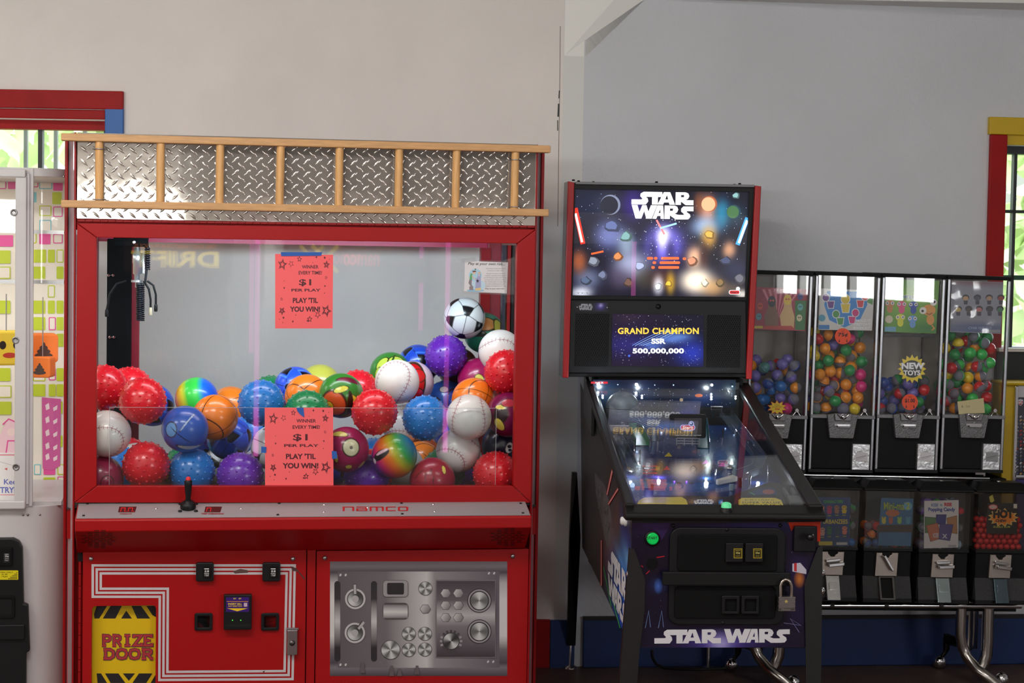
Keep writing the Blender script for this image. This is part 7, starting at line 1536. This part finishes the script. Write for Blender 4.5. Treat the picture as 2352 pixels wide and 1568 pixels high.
# printed pattern on the inner wall
d = Dec(GF_, D1-.0205); LI = (190, 204, 40); MGE = (226, 80, 150); TEA = (120, 190, 196)
def sq(x, y, w, h, c, o=0):
    if o: d.rr(x, y, x+w, y+h, 2.5, c); d.rr(x+2.2, y+2.2, x+w-2.2, y+h-2.2, 1.5, (236, 226, 208))
    else: d.rr(x, y, x+w, y+h, 2.5, c)
for x, y, w, h, c, o in ((70, 408, 18, 22, 1, 1), (90, 408, 30, 26, 2, 1), (122, 410, 22, 28, 1, 0), (66, 441, 18, 24, 2, 0), (120, 441, 22, 28, 0, 0), (90, 472, 28, 24, 0, 1), (122, 474, 22, 24, 1, 1), (90, 505, 28, 26, 2, 1), (66, 535, 18, 24, 0, 1), (90, 535, 26, 26, 1, 0), (122, 537, 22, 22, 1, 1), (76, 573, 30, 30, 0, 0), (110, 573, 16, 30, 0, 0), (130, 573, 16, 30, 0, 1), (76, 612, 28, 28, 0, 0), (130, 612, 16, 28, 0, 0), (110, 655, 16, 28, 0, 1), (76, 690, 28, 30, 0, 0), (110, 690, 16, 30, 0, 0), (130, 690, 16, 30, 0, 0), (76, 728, 28, 30, 0, 0), (112, 728, 16, 30, 1, 1), (130, 728, 16, 30, 0, 0), (76, 766, 28, 30, 0, 0), (130, 766, 16, 30, 0, 0), (76, 845, 28, 30, 0, 1), (112, 845, 16, 28, 1, 1), (130, 845, 16, 30, 0, 0), (76, 882, 28, 28, 0, 0), (112, 882, 16, 28, 0, 0), (130, 882, 16, 28, 0, 0), (128, 922, 16, 28, 0, 0), (126, 1000, 18, 26, 0, 0), (78, 1066, 16, 24, 2, 1), (100, 1066, 27, 24, 1, 0), (132, 1066, 16, 24, 0, 1), (100, 1096, 27, 24, 0, 0), (132, 1094, 16, 26, 1, 1), (78, 1128, 16, 24, 0, 1), (100, 1128, 27, 24, 1, 1), (132, 1124, 16, 26, 1, 0),
    (18, 410, 20, 24, 1, 0), (-8, 410, 22, 24, 1, 1), (-14, 540, 44, 26, 1, 0), (-8, 575, 32, 30, 0, 0), (-8, 612, 32, 28, 0, 1), (-8, 690, 32, 30, 0, 0), (-8, 845, 32, 30, 0, 0), (-8, 885, 34, 28, 0, 1), (-8, 922, 34, 30, 0, 0), (-50, 690, 32, 30, 0, 0), (-50, 575, 32, 30, 0, 0), (-50, 845, 32, 30, 0, 0)):
    sq(x, y, w, h, (LI, MGE, TEA)[c], o)
d.poly([(96, 912), (140, 916), (138, 1070), (118, 1080), (98, 1076)], (206, 90, 150))
for y in (930, 960, 990, 1020, 1045): d.poly([(104, y), (112, y-5), (114, y+8), (106, y+12)], (240, 214, 214)); d.poly([(122, y+6), (132, y), (131, y+10), (123, y+14)], (240, 214, 214))
d.poly([(0, 1000), (18, 960), (40, 968), (44, 1010), (50, 1044), (0, 1044)], (240, 200, 206)); d.line([(6, 975), (20, 962), (38, 970), (42, 1000)], 3, MGE); d.line([(14, 1040), (18, 1012), (34, 1012), (40, 1040)], 3, MGE); d.ell(26, 992, 10, 9, (244, 214, 206))
d.build('wall_print', PRINT, inner)
for y, m in ((647, STEEL), (532, STEEL)):
    b = MB(GF_); p = GP(60, y, .3); b.box(xl_+.05, xr1-.03, .3, .32, p.z-.006, p.z+.006); b.build('prize_rail', m, wm)
b = MB(GF_); p = GP(60, 1100, .1); b.box(xl_+.02, xr1-.015, .03, D1-.03, zw0, zw0+.012); b.build('shelf', WHT, wm)
lb_ = MB(GF_).pbox(-60, 1040, 35, 1150, .03, .034).build('slogan_panel', mat('slogan_white', (244, 240, 238), .5), wm)
d = Dec(GF_, .03); d.text('Keep', 9, 1100, 47, 1116, (110, 120, 196), .02); d.text('TRYING', 0, 1118, 62, 1132, (110, 120, 196), .03); d.rect(-60, 1043, 34, 1046, (230, 150, 160)); d.rect(-60, 1135, 34, 1137, (230, 150, 160)); d.line([(0, 1060), (34, 1070)], 1, (200, 190, 190)); d.poly([(10, 1076), (17, 1074), (16, 1080)], (226, 90, 80)); d.build('slogan_print', PRINT, lb_)
l = bpy.data.lights.new('prize_machine_lamp', 'AREA'); l.shape = 'RECTANGLE'; l.size = .7; l.size_y = .12; l.energy = 2.5; l.color = (1, .98, .94)
lo = bpy.data.objects.new('prize_machine_lamp', l); COL.objects.link(lo); lo.parent = wm; lo.location = (xr1-.5, .3, zw1-.02)
tb = MB(GF_); tb.tube([(xl_+.1, .12, GP(10, 470, .12).z), (xr1-.12, .12, GP(10, 470, .12).z)], .013, 10); tb.build('lamp_tube', mat('prize_tube_glow', (255, 250, 240), .3, emit=4), wm)
# plush cubes hanging inside
def cube_toy(q, dd, s, m, label, yaw, pr):
    c = GP(*q, dd); f = GF_.sub(tuple(c), rz=yaw); t = thing('plush_cube', label, 'toy', f.sub((0, 0, -s)), 'plush cubes in the white machine')
    b = MB(f); b.prism(rrect(-s, -s, s, s, s*.25, 4), -s, s); o = b.build('cube', m, t, s*.12)
    d = Dec(f, -s-.001, True); pr(d, s); d.build('print', PRINT, o)
    MB(f).tube([(0, 0, s), (0, 0, s+.12)], .002, 6).build('hang_cord', STEEL, t)
def swirl(d, s):
    for k, (w, z) in enumerate(((.62, -.5), (.46, -.22), (.28, .02), (.12, .22))): d.ell(0, s*z, s*w, s*.2, (74, 52, 44), 18)
def zig(d, s): d.ell(-s*.4, s*.2, s*.2, s*.25, (40, 30, 24), 12); d.ell(s*.4, s*.2, s*.2, s*.25, (40, 30, 24), 12); d.ell(0, -s*.4, s*.4, s*.16, (196, 60, 40), 14)
cube_toy((98, 798), .30, .047, mat('orange_plush', (250, 130, 50), .8), 'orange plush cube with brown swirls, upper of the two stacked', .15, swirl)
cube_toy((98, 842), .24, .034, mat('orange_plush', (250, 130, 50), .8), 'small orange plush cube with a brown swirl, below the larger one', -.2, swirl)
cube_toy((14, 798), .22, .055, mat('yellow_plush', (240, 206, 60), .8), 'yellow plush cube with a red mouth behind the door glass', .3, zig)
# black coin door
b = MB(GF_); Pd = [GP(x, y, -.03) for x, y in ((0, 1236), (30, 1236), (44, 1243), (51, 1258), (54, 1386), (64, 1389), (68, 1495), (60, 1499), (58, 1790))]
pts = [(xl_+.3, Pd[0].z)]+[(p.x, p.z) for p in Pd[1:]]+[(xl_+.3, Pd[-1].z)]; b.prism(pts, -.03, 0); cdw = b.build('coin_door', BLK, wm, .004)
a = MB(GF_).prbox(-14, 1257, 28, 1300, -.04, -.029, 3).build('coin_entry', BLKM, cdw, .003)
d = Dec(GF_, -.0402); d.rect(8, 1270, 22, 1292, (10, 10, 12)); d.line([(11, 1272.5), (20, 1272.5)], 1, (210, 210, 210)); d.text('25¢', 11, 1275, 20, 1280, (210, 210, 210), .02); d.line([(11, 1282.5), (20, 1282.5)], 1, (180, 180, 180)); d.text('ONLY', 11, 1285, 20, 1288, (190, 190, 190), .01); d.build('entry_print', PRINT, a)
d = Dec(GF_, -.0302); d.rr(-40, 1309.5, 42, 1331, 2, (214, 200, 30)); d.text('QUARTERS ONLY', -17, 1312.5, 30, 1316, (60, 54, 20), .02); d.text('$1.00', 4, 1317, 17, 1320.5, (60, 54, 20), .02); d.text('1 PLAY', 3, 1322, 18, 1325.5, (60, 54, 20), .02)
for k in range(5): d.line([(40, 1315+3.4*k), (40-3-4.6*k, 1315+3.4*k)], 1.4, (60, 54, 20))
d.build('price_label', PRINTG, cdw)
o_ = GF_.rect(-30, 1368, 34, 1420, -.034); i_ = GF_.rect(-24, 1374, 28, 1414, -.034); MB(GF_).ring(rrect(o_[0], o_[2], o_[1], o_[3], .008), rrect(i_[0], i_[2], i_[1], i_[3], .004), -.036, -.029).build('coin_return', BLKM, cdw, .002)
b = MB(GF_); a = GF_.rect(-60, 1435, 56, 1470, -.04); b.box(a[0], a[1], -.04, -.029, a[2], a[3]); b.build('lock_bar', BLK, cdw, .003)
